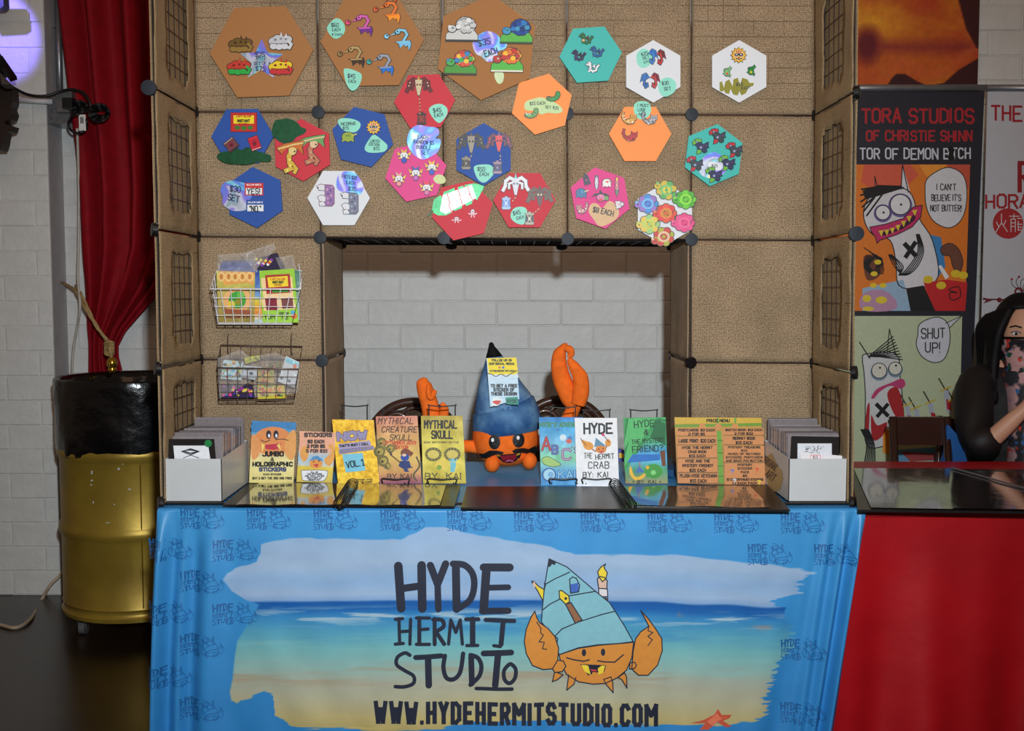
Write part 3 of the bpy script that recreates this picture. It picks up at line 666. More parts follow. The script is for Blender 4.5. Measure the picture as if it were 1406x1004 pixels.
def wob(a, z): return .004*math.sin(a*9+z*20)+.003*math.sin(a*23-z*31)
bp = [(R+.007, .70), (R+.010, .73), (R+.013, .80), (R+.011, .87), (R+.014, .91), (R+.012, .95), (R+.013, .972), (R+.010, .980), (R-.004, .978), (R-.02, .95), (R-.03, .85), (R-.08, .6), (.02, .55)]
rings = []
for r, z in bp:
    rg = []
    for k in range(72):
        a = 2*math.pi*k/72; zz = z+(.012*math.cos(a)*-1-.014*math.sin(a*2+.5)-.008*math.sin(a*5) if z < .72 else 0); rr = r+wob(a, z)*(.6 if z < .96 else .3)+(.02*math.sin(a*17+z*40)*(z < .93 and r < R-.015)); rg.append((bc[0]+rr*math.cos(a), bc[1]+rr*math.sin(a), zz))
    rings.append(rg)
M().loft(rings, cap=False).build('trash_liner', bag, barrel, smooth=True)
rub = mat('grey_caster_rubber', (90, 88, 88), rough=.6)
for a in (-135, -45, 45, 135):
    x, y = bc[0]+.235*math.cos(math.radians(a)), bc[1]+.235*math.sin(math.radians(a)); cs = M()
    cs.box(x-.02, x+.02, y-.02, y+.02, .072, .082); cs.box(x-.016, x-.013, y-.014, y+.014, .025, .072); cs.box(x+.013, x+.016, y-.014, y+.014, .025, .072)
    c = cs.build('caster', steel, barrel); M().disc((x, y, .026), (1, 0, 0), .026, .022, 18).build('wheel', rub, c, auto=40)
b = M()
for (x, y, w, h) in ((167, 637, 6, 2), (163, 644, 3, 3), (126, 649, 2, 5), (126, 660, 3, 2), (125, 666, 2, 2), (157, 693, 2, 1.5), (128, 690, 1.5, 3), (148, 718, 5, 1.2), (178, 672, 4, 2)):
    pm = plane_map((bc[0], bc[1]-R-.0008, 0), (0, -1, 0)); p = pm(x, y); dx = p.x-bc[0]; yy = bc[1]-math.sqrt(max((R+.0012)**2-dx*dx, 0)); q = W(x, y, yy); yy = bc[1]-math.sqrt(max((R+.0012)**2-(q.x-bc[0])**2, 0))
    b.box(q.x-w*.0013, q.x+w*.0013, yy-.0006, yy+.004, q.z-h*.0013, q.z+h*.0013, (190, 190, 184))
b.build('paint_chip', INK, barrel, kind='stuff')
# stage light and carved bracket at the left edge
sl = root('stage_light', W(-20, 100, 4.15), 'black stage light with barn doors at the left edge of the wall', 'stage light')
bm = mat('black_metal', (14, 13, 16), rough=.4)
b = M(); c = W(-42, 92, 4.15); ax = Vector((.55, .5, .45)).normalized(); u = ax.orthogonal().normalized(); w_ = ax.cross(u)
b.loft([[c+ax*h+(u*math.cos(2*math.pi*k/20)+w_*math.sin(2*math.pi*k/20))*r for k in range(20)] for r, h in ((.05, -.13), (.075, -.12), (.08, 0), (.09, .06), (.09, .10))]); b.build('lamp_housing', bm, sl, auto=40)
q = [W(-6, 82, 4.15), W(3, 76, 4.18), W(23, 105, 4.22), W(14, 108, 4.18)]; M().hexa(q, [p+Vector((0, .004, -.012)) for p in q]).build('barn_door', bm, sl)
q = [W(-14, 104, 4.12), W(0, 100, 4.12), W(16, 116, 4.14), W(2, 116, 4.12)]; M().hexa(q, [p+Vector((0, .03, -.01)) for p in q]).build('barn_door', bm, sl)
M().tube([W(-44, 40, 4.15), W(-60, 70, 4.15), W(-62, 110, 4.15), W(-40, 130, 4.15)], .01, 6).build('yoke', bm, sl)
b = M(cm := flat(4.30)); out = [(-40,112),(6,112),(16,120),(17,140),(14,148),(17,156),(14,163),(5,168),(10,172),(17,173),(14,180),(7,182),(5,190),(4,198),(0,206),(-40,206)]
b.prism(out, (60, 40, 28), -.06, 0.0); b.build('carved_bracket', mat('dark_carved_wood', (44, 30, 24), rough=.5), label='dark scrolled ornamental bracket in silhouette below the stage light', cat='bracket')
b = M(flat(4.36)); b.prism([(-30, -12), (4, -12), (5, 8), (0, 12), (-30, 14)], (20, 16, 30), -.05, 0); b.build('lamp_bracket', bm, label='dark piece of lamp hardware in the upper left corner under purple light', cat='bracket')
# ------------------------------------------------------------------ hexagonal price boards on the burlap
BYP = 3.142; bmap = flat(BYP)
paper_edge = mat('board_core', (60, 40, 30), rough=.8)
cork = mat('brown_hardboard', (166, 112, 62), rough=.75, ns=400, na=.16); felt = {}
def paintm(n, c): return mat(n, c, rough=.62, ns=500, na=.05, bump=.15, bs=300, dist=.001)
BC = {'brown': cork, 'teal': paintm('teal_board_paint', (62, 184, 174)), 'red': paintm('red_board_paint', (204, 40, 56)), 'orange': paintm('orange_board_paint', (252, 150, 74)),
      'white': paintm('white_board_paint', (222, 224, 228)), 'blue': paintm('blue_board_paint', (22, 74, 158)), 'pink': paintm('pink_board_paint', (226, 70, 140))}
BOARDS = [  # key, px, py, r, angle of one vertex, colour, label, tags
 ('star', 359, 71, 71, 2, 'brown', 'large brown hexagon board with a holographic star price tag, upper left'),
 ('neck', 511, 56, 71, 1, 'brown', 'large brown hexagon board of long-necked skeletal bird pins and two teal tags'),
 ('isle', 668, 65, 73, 24, 'brown', 'large brown hexagon board of round-backed beast pins around a foil cloud tag'),
 ('serp', 811, 75, 43, 4, 'teal', 'teal hexagon board with four small upright dragon pins'),
 ('lone', 583, 139, 42, 2, 'red', 'red hexagon board with one horned skull and lantern pin'),
 ('cate', 744, 143, 43, 17, 'orange', 'orange hexagon board with two caterpillar pins on a leaf tag'),
 ('drag', 897, 98, 43, 30, 'white', 'white hexagon board with blue and red dragon pairs'),
 ('leaf', 1015, 98, 43, 30, 'white', 'white hexagon board with a sun pin above an olive leaf tag'),
 ('pack', 333, 187, 43, 1, 'blue', 'blue hexagon board with a noodle packet pin and green foil cloud tag'),
 ('palm', 415, 206, 43, 32, 'red', 'red hexagon board with two leafy figure pins and a dark green foil bush tag'),
 ('pebb', 498, 188, 43, -14, 'blue', 'blue hexagon board with a sun pin and two pale teal pebble tags'),
 ('name', 350, 271, 42, 34, 'blue', 'blue hexagon board with YES and NO name badge pins'),
 ('tile', 465, 272, 43, 0, 'white', 'white hexagon board with two stepped glittery beast pins and a round foil tag'),
 ('axol', 571, 236, 43, 12, 'pink', 'pink hexagon board with five white smiling head pins'),
 ('lant', 664, 212, 43, 30, 'blue', 'blue hexagon board with two horned skull and lantern pins'),
 ('octo', 635, 289, 43, 13, 'red', 'red hexagon board half covered by a shiny green leaf tag'),
 ('rams', 720, 275, 43, 0, 'red', 'red hexagon board with a white skull pin and a striped skull pin'),
 ('cats', 879, 184, 43, 0, 'orange', 'orange hexagon board with three curled cat pins'),
 ('crow', 980, 213, 43, 23, 'teal', 'teal hexagon board with a ring of six dark bird pins'),
 ('hall', 824, 272, 43, 40, 'pink', 'pink hexagon board with ghost and witch pins and a tan heart tag'),
 ('rose', 913, 294, 43, 30, 'white', 'white hexagon board covered by seven petal-backed beast pins')]
BO = {}
DK = (24, 22, 26); TEAL = (142, 220, 196)
for key, x, y, r, a, c, lab in BOARDS:
    pts = [(x+r*math.cos(math.radians(a+60*k)), y-r*math.sin(math.radians(a+60*k))) for k in range(6)]
    rt = root('hexagon_board', bmap(x, y), lab, 'display board', 'hexagon boards pinned on the burlap'); BO[key] = rt
    M(bmap).prism(pts, (128,)*3, -.006, 0).build('board_panel', BC[c], rt)
PM = lambda L: flat(BYP-.0012-L*.0006)
def pricetag(key, pts, col, texts, m=None, smooth=True, lev=0.0004, lift=None):
    rt = BO[key]; p = spline2(pts) if smooth else pts; b = M(bmap); f = (lift or 0)
    if m is FOIL and not (col[1] > col[0]+40): m = HOLO
    if False: pass
    else: b.prism(p, col, lev+f, lev+.0010+f)
    t = b.build('price_tag', m or INK, rt); b = M(bmap)
    for s_, x, y, h, w, rot in texts:
        mp = bmap; b.mp = (lambda px, py, off=0.0, mp=mp: mp(px, py, off+lev+.0012+f)); b.text(s_, x, y, h, w=w, th=h*.17, col=(40, 46, 60) if m not in (FOIL, HOLO) else (30, 28, 80), rot=rot, jit=.06, align='c')
    if texts: b.build('handwriting', INK, t)
def blobp(x, y, rx, ry, n=9, j=.12, rot=0):
    return [(x+rx*(1+random.uniform(-j, j))*math.cos(2*math.pi*k/n+rot), y+ry*(1+random.uniform(-j, j))*math.sin(2*math.pi*k/n+rot)) for k in range(n)]
star = []
for k in range(10):
    a = math.radians(-90+36*k+1); r = 31 if k % 2 == 0 else 14; star.append((359+r*math.cos(a), 83+r*math.sin(a)*.95))
pricetag('star', star, (196, 200, 232), [('$25', 357, 72, 6, 13, 0), ('PIN', 358, 79, 4, 11, 0), ('SET OF 4', 360, 85, 4, 22, 0), ('$75', 358, 92, 6, 13, 0)], FOIL, smooth=False)
pricetag('neck', [(449,39),(458,27),(466,26),(473,34),(473,45),(464,53),(456,51)], TEAL, [('$60', 460, 32, 5, 10, 0), ('EACH', 462, 39, 4, 11, 0), ('W CHAIN', 463, 46, 3.2, 14, 0)], lev=.001)
pricetag('neck', [(472,98),(476,94),(490,98),(497,104),(493,118),(484,125),(476,116)], TEAL, [('$45', 483, 102, 5.5, 10, 5), ('EACH', 484, 110, 4, 10, 5)], lev=.001)
pricetag('isle', [(649,60),(655,50),(668,43),(680,46),(688,53),(696,57),(694,67),(684,71),(682,81),(670,85),(661,78),(653,73)], (190, 205, 232), [('$35', 664, 54, 8, 16, -12), ('EACH', 673, 68, 8, 18, -16)], FOIL)
pricetag('isle', [(679,106),(680,99),(688,98),(692,103),(690,113),(684,115)], (206, 224, 176), [], lev=.0006)
pricetag('lone', [(589,150),(596,144),(606,143),(614,149),(613,159),(603,169),(593,160)], TEAL, [('$45', 600, 149, 5.5, 11, -8), ('EACH', 602, 156, 4.5, 12, -10)])
pricetag('cate', [(720,148),(722,140),(732,136),(744,134),(760,140),(770,147),(772,153),(764,156),(752,155),(744,157),(738,155),(732,152),(724,152)], (196, 220, 160), [('$15 EACH', 738, 140, 4, 21, -2), ('SET $25', 758, 146, 3.6, 18, 6)])
pricetag('drag', [(874,76),(880,68),(888,68),(895,76),(894,87),(884,93),(876,89)], TEAL, [('$25', 884, 72, 4, 9, -20), ('SET', 886, 77, 4, 9, -20), ('EACH', 888, 83, 3, 10, -25)])
pricetag('drag', [(904,116),(910,108),(920,107),(928,114),(926,126),(914,133),(906,128)], TEAL, [('$30', 913, 112, 4.5, 9, -6), ('SET', 916, 120, 4.5, 9, -6)])
fe = [(988,113),(991,112),(994,121),(996,112),(1001,109),(1006,119),(1007,109),(1013,107),(1016,117),(1019,107),(1026,109),(1029,114),(1035,114),(1034,118),(1028,120),(1024,128),(1018,131),(1015,125),(1013,131),(1007,130),(1003,122),(1001,129),(996,128),(994,124),(991,126),(988,124)]
pricetag('leaf', fe, (142, 136, 30), [('$12', 1015, 114, 4, 9, -8), ('EACH', 1023, 119, 3.6, 11, -10)], smooth=False)
FG = (10, 76, 40)
pricetag('pack', [(298,216),(304,209),(318,207),(324,203),(332,206),(340,202),(352,207),(362,210),(372,214),(371,222),(358,222),(342,226),(328,226),(310,224)], FG, [], FOIL, lift=.0005)
pricetag('palm', [(374,176),(378,166),(386,164),(396,163),(408,168),(413,174),(421,178),(417,184),(408,188),(402,194),(390,197),(380,192),(374,186)], FG, [], FOIL, lift=.0008)
pricetag('pebb', [(464,168),(468,163),(482,163),(494,168),(494,176),(486,182),(472,179)], TEAL, [('INCOMING', 478, 168, 4, 20, -3), ('$15', 475, 174, 4, 8, 0)])
pricetag('pebb', [(501,202),(508,190),(514,185),(524,192),(532,200),(528,208),(512,210),(503,208)], TEAL, [('LIMITED', 515, 192, 3.6, 13, 3), ('EDITION', 514, 197, 3.6, 14, 3), ('$15', 517, 202, 4, 8, 0)])
pricetag('name', [(303,262),(307,252),(318,248),(330,250),(340,254),(342,264),(346,270),(340,278),(338,288),(324,290),(314,287),(306,280),(306,270)], (180, 190, 232), [('$30', 324, 256, 8, 14, 8), ('SET', 322, 268, 8, 15, 12)], FOIL, lift=.0004)
pricetag('tile', [(462,252),(464,242),(470,236),(482,236),(490,240),(498,252),(499,260),(494,267),(484,266),(472,264),(464,260)], (190, 196, 220), [('FACES $20', 480, 241, 4.5, 20, 8), ('EACH', 482, 249, 4.5, 12, 8), ('$35', 484, 257, 5, 10, 8)], FOIL, lift=.0004)
pricetag('axol', [(559,196),(560,186),(565,177),(574,172),(588,174),(600,176),(603,184),(598,190),(605,192),(604,202),(600,210),(590,216),(580,219),(570,214),(563,206)], (196, 204, 216), [('EACH', 581, 186, 5, 14, 4), ('RAINBOW $5', 582, 193, 5, 28, 4), ('BUNDLE', 582, 200, 5, 20, 4), ('SET', 584, 207, 5, 10, 4)], FOIL, lift=.0012)
pricetag('axol', [(595,246),(600,240),(608,241),(612,247),(609,252),(600,252)], (206, 216, 150), [])
pricetag('lant', [(651,234),(652,228),(662,226),(674,227),(679,236),(672,246),(664,251),(656,246)], TEAL, [('$50', 661, 230, 5, 10, 4), ('EACH', 665, 237, 4.5, 12, 4)])
lf = [(593,288),(596,274),(605,268),(608,274),(609,264),(624,258),(626,270),(629,257),(636,255),(639,266),(638,254),(650,252),(658,253),(665,256),(660,266),(655,275),(650,271),(648,280),(640,283),(636,274),(634,286),(624,290),(618,276),(621,292),(612,296),(602,296),(596,293)]
pricetag('octo', lf, (60, 150, 96), [], FOIL, smooth=False, lift=.0004)
b = M(bmap); b.mp = lambda px, py, off=0.0: bmap(px, py, off+.0022)
b.poly([(608,268),(648,254),(654,272),(612,294),(604,290)], (196, 206, 200), 0); b.stroke([(593,290),(588,296)], 1.6, (30, 70, 40), 0)
for q in ((614,266,618,280),(628,258,632,270),(642,256,646,268),(620,292,616,280),(636,284,632,272),(650,276,644,266)): b.stroke([(q[0], q[1]), (q[2], q[3])], 1.2, (190, 40, 50), 1)
b.build('foil_leaf_band', FOIL, BO['octo'])
pricetag('rams', [(701,298),(704,288),(712,284),(722,286),(724,296),(719,308),(708,306)], TEAL, [('$45', 709, 290, 5, 10, -10), ('EACH', 714, 297, 4, 10, -10)])
pricetag('cats', [(870,150),(872,142),(880,139),(890,141),(894,150),(890,160),(880,164),(873,160)], TEAL, [('I MUST', 883, 143, 4, 15, 2), ('LOOK', 881, 149, 4, 10, 4), ('NOW', 882, 155, 4, 9, 4)])
pricetag('crow', [(960,228),(966,216),(978,209),(990,213),(999,222),(996,236),(984,244),(970,244),(961,238)], (196, 204, 226), [], FOIL)
b = M(bmap); b.mp = lambda px, py, off=0.0: bmap(px, py, off+.0026); b.poly(spline2([(971,225),(976,222),(986,224),(991,229),(988,234),(976,233)]), (226, 228, 232), 0); b.text('$25', 981, 226, 3.4, w=8, th=.6, align='c'); b.build('price_strip', INK, BO['crow'])
pricetag('hall', [(808,290),(812,280),(820,280),(827,286),(836,276),(846,282),(850,294),(842,304),(824,311),(814,300)], (216, 176, 130), [('$8 EACH', 829, 287, 7, 28, 12)], lift=.0002)
# ---- enamel pins: unit drawings [-1,1], y down
def ring(n, r1, r2, a0=0): return [((r1 if k % 2 else r2)*math.cos(a0+math.pi*k/n), (r1 if k % 2 else r2)*math.sin(a0+math.pi*k/n)) for k in range(2*n)]
rc = random.Random(3)
KIND = {
 'sleeping_dragon': [('c',-.62,.0,.38,0),('c',-.25,-.18,.45,0),('c',.2,-.1,.42,0),('c',.55,-.2,.36,0),('c',-.6,.5,.3,1),('c',-.15,.55,.3,1),('c',.3,.5,.3,1),('s',[(.6,.0),(.85,.3),(.7,.65),(.5,.6)],.26,1),('p',[(-.05,-.5),(.02,-.95),(.12,-.5)],2),('p',[(.3,-.45),(.45,-.8),(.5,-.4)],2),('c',-.45,-.15,.12,3),('c',.0,-.25,.1,3),('c',.4,-.2,.1,3),('s',[(-.8,.2),(-.2,.25),(.5,.2)],.07,3)],
 'neck_bird': [('s',[(-.5,-.6),(-.15,-.85),(.3,-.8),(.5,-.45),(.3,-.1),(.15,.15)],.2,0),('p',[(-.35,-.8),(-.95,-.35),(-.4,-.5)],0),('c',-.3,-.7,.2,0),('c',-.32,-.72,.07,3),('p',[(-.5,.15),(.75,.05),(.85,.35),(.7,.9),(.55,.45),(.4,.6),(.25,.4),(-.1,.7),(-.2,.35)],1),('s',[(-.3,.2),(.6,.15)],.12,0),('c',-1.25,-.3,.2,2),('c',-1.2,-.36,.08,3)],
 'island_beast': [('p',[(-1,.95),(-.95,.45),(-.6,.2),(.8,.25),(1,.6),(.98,.95)],0),('s',[(-.95,.92),(.95,.95)],.12,3),('c',.25,-.15,.62,1)]+[('c',.25+.55*math.cos(k*.9)*(.4+.6*((k*7)%5)/5),-.15+.55*math.sin(k*.9)*(.4+.6*((k*3)%5)/5),.17,[1,2,4,5][k%4]) for k in range(18)]+[('c',-.6,.1,.26,4),('c',-.75,-.05,.1,2),('c',-.55,.05,.06,3)],
 'horned_skull': [('s',[(-.12,-.5),(-.45,-.65),(-.75,-.4),(-.8,.0),(-.95,.3)],.24,0),('s',[(.12,-.5),(.45,-.65),(.75,-.4),(.8,.0),(.95,.25)],.24,0),('s',[(-.2,-.3),(-.5,-.2),(-.5,.15)],.16,0),('s',[(.2,-.3),(.5,-.2),(.5,.15)],.16,0),('p',[(-.28,-.6),(.28,-.6),(.24,-.1),(.08,.65),(-.08,.65),(-.24,-.1)],1),('p',[(-.1,-.6),(0,-1),(.1,-.6)],2),('c',-.12,-.2,.08,3),('c',.12,-.2,.08,3),('c',-.7,-.35,.06,1),('c',-.78,-.1,.06,1),('c',.7,-.35,.06,1),('c',.78,-.1,.06,1)],
 'lantern': [('p',[(-.7,-.6),(.7,-.6),(.8,.7),(-.8,.7)],0),('p',[(-.85,-.8),(.85,-.8),(.7,-.5),(-.7,-.5)],1),('p',[(-.9,.6),(.9,.6),(.7,.95),(-.7,.95)],1),('s',[(-.35,-.4),(.35,.5)],.14,2),('s',[(.35,-.4),(-.35,.5)],.14,2),('c',0,.05,.25,2),('c',0,.05,.1,3),('p',[(-.3,-1),(.3,-1),(.2,-.75),(-.2,-.75)],1)],
 'small_dragon': [('s',[(-.35,-.6),(-.2,-.1),(-.25,.4),(.1,.6),(.5,.45),(.6,.0),(.85,-.35)],.3,0),('c',-.4,-.55,.32,0),('p',[(-.55,-.8),(-.35,-1),(-.15,-.75)],0),('p',[(.0,-.2),(.4,-.6),(.35,.2)],2),('c',-.3,.2,.2,1),('c',-.5,-.6,.08,3),('p',[(-.75,-.55),(-.9,-.4),(-.55,-.35)],0),('c',-.4,.6,.14,0),('c',.1,.75,.12,0)],
 'winged_dragon': [('p',[(-.1,-.9),(.6,-.6),(.9,.3),(.45,.0),(.2,.25),(.0,-.1)],0),('c',-.1,-.45,.34,0),('s',[(-.1,-.4),(.15,.1),(.2,.55),(-.05,.9),(-.35,.75),(-.3,.45)],.26,1),('p',[(-.4,-.6),(-.75,-.3),(-.3,-.2)],1),('c',-.15,-.5,.09,3),('s',[(.3,-.5),(.6,.0)],.08,3)],
 'sun': [('p',ring(12,.72,.98),0),('c',0,0,.68,1),('p',[(-.55,-.2),(.55,-.2),(.5,.1),(.15,.15),(0,-.02),(-.15,.15),(-.5,.1)],3),('s',[(-.35,-.05),(-.2,-.05)],.1,4),('s',[(.2,-.05),(.35,-.05)],.1,4),('s',[(-.3,-.55),(-.2,-.3)],.1,2),('s',[(0,-.6),(0,-.3)],.1,2),('s',[(.3,-.55),(.2,-.3)],.1,2),('s',[(-.35,.4),(0,.52),(.35,.4)],.1,3),('c',0,.3,.1,2)],
 'caterpillar': [('c',-.65,.3,.3,0),('c',-.3,.42,.34,0),('c',.08,.38,.34,0),('c',.4,.15,.32,0),('c',.58,-.25,.3,0),('c',.6,-.6,.26,0),('c',-.65,.2,.12,1),('c',-.3,.3,.1,1),('s',[(-.8,-.05),(-.5,.1),(-.2,.05)],.1,2),('c',-.8,.35,.07,3),('c',.2,.25,.08,3),('c',.5,-.1,.08,3)],
 'cat': [('s',[(-.8,-.8),(-.9,-.3),(-.7,.2),(-.4,.5),(0,.6)],.26,0),('c',-.1,.45,.36,0),('c',.3,.35,.4,0),('p',[(.1,.1),(.2,-.6),(.45,-.35),(.7,-.35),(.95,-.6),(.9,.15),(.5,.35)],0),('s',[(-.85,-.35),(-.7,-.4)],.12,1),('s',[(-.75,.1),(-.5,-.0)],.12,1),('s',[(-.2,.25),(-.1,.55)],.12,1),('c',.35,-.1,.08,3),('c',.7,-.1,.08,3),('c',.4,.5,.14,1),('c',-.2,.75,.12,2)],
 'axolotl': [('c',0,.0,.5,0),('p',[(-.45,-.2),(-.95,-.6),(-.75,.05)],1),('p',[(.45,-.2),(.95,-.6),(.75,.05)],1),('p',[(-.3,-.4),(-.5,-.95),(0,-.6),(.4,-.95),(.3,-.4)],4),('p',[(-.5,.1),(-.8,.45),(-.35,.35)],1),('p',[(.5,.1),(.8,.45),(.35,.35)],1),('c',-.2,-.05,.07,3),('c',.2,-.05,.07,3),('c',0,.62,.3,2),('s',[(-.2,.2),(.2,.2)],.1,3)],
 'crow': [('c',-.35,-.45,.42,0),('p',[(-.7,-.75),(-1,-.5),(-.9,-.15),(-.55,-.3)],1),('p',[(-.7,-.85),(.05,-.85),(.1,-.5),(-.5,-.55)],2),('c',0,.1,.42,0),('p',[(.2,-.1),(.6,-.35),(.95,-.5),(.85,-.05),(1,.15),(.5,.25)],0),('p',[(-.4,.4),(-.5,.95),(-.05,.8),(.1,.5)],1),('c',.45,.5,.26,0),('c',-.45,-.5,.1,4),('c',.0,.15,.15,4),('c',.6,-.1,.08,5),('c',.25,-.0,.08,5)],
 'ghost': [('c',0,-.3,.45,0),('p',[(-.45,-.3),(.45,-.3),(.55,.8),(.2,.6),(0,.85),(-.2,.6),(-.55,.8)],0),('c',-.15,-.3,.1,3),('c',.18,-.3,.1,3),('c',0,.05,.12,1),('p',[(-.2,-.7),(0,-1.05),(.2,-.7)],2)],
 'ghost_stack': [('c',0,-.75,.2,2),('c',0,-.4,.27,0),('c',0,.05,.3,0),('c',0,.45,.25,1),('p',[(-.2,.55),(.2,.55),(0,1)],1),('c',-.08,-.42,.06,3),('c',.08,-.42,.06,3),('c',-.08,.05,.06,3),('c',.08,.05,.06,3)],
 'witch': [('p',[(-.2,-.45),(-.1,-1),(.25,-.45)],3),('p',[(-1,-.1),(-.6,-.5),(.5,-.5),(.95,-.1),(.5,-.25),(-.5,-.25)],3),('c',0,.05,.45,1),('p',[(.3,-.2),(.8,-.1),(.8,.4),(.4,.4)],2),('c',-.15,.0,.07,3),('c',.15,.0,.07,3),('p',[(-.2,.2),(.2,.2),(.1,.55),(-.3,.55)],0)],
 'blob': [('c',0,0,.7,0),('p',[(-.6,.2),(.6,.2),(.7,.8),(.3,.6),(0,.8),(-.3,.6),(-.7,.8)],0),('c',.1,-.15,.2,1),('s',[(.5,-.2),(.95,-.4)],.18,2),('c',-.15,-.15,.08,3)],
 'rosette': [('c',.15+.62*math.cos(k*.785),.62*math.sin(k*.785),.32,[0,4][k%2]) for k in range(8)]+[('c',.15,0,.55,1),('c',.15,0,.34,2),('c',.15,0,.16,0),('c',-.72,.1,.3,4),('c',-.85,-.15,.13,1),('c',-.75,.08,.07,3),('c',.3,.2,.06,3),('c',.0,-.2,.06,3)],
 'stepped_beast': [('p',[(-.1,-.9),(.75,-.85),(.95,-.6),(.95,.7),(.7,.95),(-.3,.95),(-.35,.8),(-.1,.7),(-.05,-.4)],0),('p',[(-.95,-.8),(-.5,-.95),(-.1,-.85),(-.1,-.4),(-.7,-.45)],1),('p',[(-.85,.15),(-.4,.0),(-.0,.15),(0,.55),(-.6,.55)],1),('p',[(-.7,.65),(-.2,.55),(0,.95),(-.6,.95)],1),('c',-.8,-.65,.07,3),('c',.2,-.5,.12,2),('c',.55,-.4,.12,4),('c',.3,-.1,.12,4),('c',.65,.05,.12,2),('c',.25,.3,.12,2),('c',.6,.45,.12,4),('c',.3,.7,.1,2),('c',.7,-.7,.1,2)],
 'leafy_figure': [('s',[(.15,-.45),(-.1,-.0),(-.05,.4),(.1,.7),(-.3,.85)],.3,0),('s',[(.1,.4),(.4,.75),(.3,.95)],.24,0),('c',.15,-.35,.28,1),('p',[(-.95,-.5),(-.4,-.75),(.2,-.85),(.95,-.95),(.8,-.55),(.9,-.1),(.55,-.4),(.2,-.55),(-.3,-.45),(-.6,-.15)],2),('s',[(-.8,-.45),(.2,-.7),(.85,-.8)],.1,1),('c',.3,-.3,.06,3),('c',-.05,.2,.08,4),('c',.0,.55,.08,4),('c',-.2,.85,.08,4)],
 'octopus': [('c',0,-.3,.4,0),('s',[(-.2,0),(-.6,.2),(-.85,.0)],.18,0),('s',[(.2,0),(.6,.2),(.85,.0)],.18,0),('s',[(-.1,.05),(-.3,.7)],.18,0),('s',[(.1,.05),(.35,.7)],.18,0),('c',-.12,-.3,.1,3),('c',.14,-.3,.1,3),('c',0,.0,.1,1)],
 'packet': [('p',[(-1,-.95),(1,-.95),(1,.95),(-1,.95)],0),('p',[(-.8,-.7),(.8,-.7),(.8,.15),(-.8,.15)],1),('c',-.5,.55,.22,2),('c',0,.6,.24,2),('c',.5,.55,.22,2)],
 'sachet': [('p',[(-.9,-.95),(.9,-.95),(.9,.95),(-.9,.95)],0),('c',0,0,.45,1),('c',.0,.1,.2,3),('s',[(-.8,-.8),(.8,-.8)],.12,2),('s',[(-.8,.85),(.8,.85)],.12,4)],
 'badge': [('p',[(-1,-.95),(1,-.95),(1,.95),(-1,.95)],0),('p',[(-.92,-.2),(.92,-.2),(.92,.85),(-.92,.85)],1)],
 'leaf_frog': [('c',0,.2,.5,0),('c',-.3,-.3,.25,0),('c',.25,-.35,.28,0),('c',.0,.3,.22,1),('p',[(.2,-.5),(.6,-.95),(.9,-.6),(.5,-.3)],0),('p',[(-.8,.3),(-.5,.1),(-.4,.5)],0),('p',[(.3,.6),(.8,.5),(.6,.9)],0),('c',-.3,-.35,.08,3),('c',.25,-.4,.08,3)],
}
def pin(key, kind, x, y, rx, ry, pal, label, group=None, rot=0, edge=(50, 42, 40), extra=None, flip=False, lift=0.0):
    b = M(); cr, sr = math.cos(math.radians(rot)), math.sin(math.radians(rot)); f = -1 if flip else 1
    def T(p): X, Y = p[0]*rx*f, p[1]*ry; return (x+X*cr-Y*sr, y+X*sr+Y*cr)
    base = .0006+lift; b.mp = bmap
    for i, op in enumerate(KIND[kind]):
        z = base+.0022+.00012*i
        if op[0] == 'c':
            (cx_, cy_), r = T((op[1], op[2])), op[3]; c = pal[op[4] % len(pal)]
            if r > .14: b.circ(cx_, cy_, r*rx+.9, edge, n=12, ry=r*ry+.9, thick=(base, base+.0018+.00006*i))
            b.circ(cx_, cy_, r*rx, c, n=10, ry=r*ry, thick=(base, z))
        elif op[0] == 'p':
            P = [T(p) for p in op[1]]; mx_, my_ = sum(p[0] for p in P)/len(P), sum(p[1] for p in P)/len(P)
            def gr(p): d = math.hypot(p[0]-mx_, p[1]-my_) or 1; return (p[0]+(p[0]-mx_)/d*.9, p[1]+(p[1]-my_)/d*.9)
            b.prism([gr(p) for p in P], edge, base, base+.0018+.00006*i); b.prism(P, pal[op[2] % len(pal)], base, z)
        else:
            P = [T(p) for p in op[1]]; w = op[2]*min(rx, ry)
            if w > 2: b.stroke(P, w+1.6, edge, thick=(base, base+.0018+.00006*i))
            b.stroke(P, w, pal[op[3] % len(pal)], thick=(base, z))
    if extra: b.mp = (lambda px, py, off=0.0: bmap(px, py, off+base+.0028)); extra(b)
    nm = {'neck_bird': 'bird_pin', 'island_beast': 'beast_pin', 'horned_skull': 'skull_pin'}.get(kind, kind+'_pin'); nm = nm.replace('axolotl', 'smiling_head').replace('_dragon_pin', '_dragon_pin')
    return b.build(nm, ENAMEL, label=label, cat='pin', group=group)
g = 'sleeping dragon pins on the star board'
pin('star', 'sleeping_dragon', 331, 61, 17, 13, [(110,82,34),(150,116,52),(90,60,26),(60,40,20)], 'brown gold sleeping dragon pin left above the foil star', g)
pin('star', 'sleeping_dragon', 386, 57, 17, 14, [(196,196,200),(210,210,214),(226,226,230),(130,130,136)], 'silver white sleeping dragon pin right above the foil star', g)
pin('star', 'sleeping_dragon', 329, 92, 17, 13, [(196,60,44),(46,170,70),(220,70,50),(120,30,30)], 'red and green sleeping dragon pin left below the foil star', g)
pin('star', 'sleeping_dragon', 386, 92, 17, 13, [(232,200,40),(200,50,50),(220,70,50),(120,30,30)], 'yellow and red sleeping dragon pin right below the foil star', g)
g = 'long-necked skeletal bird pins'
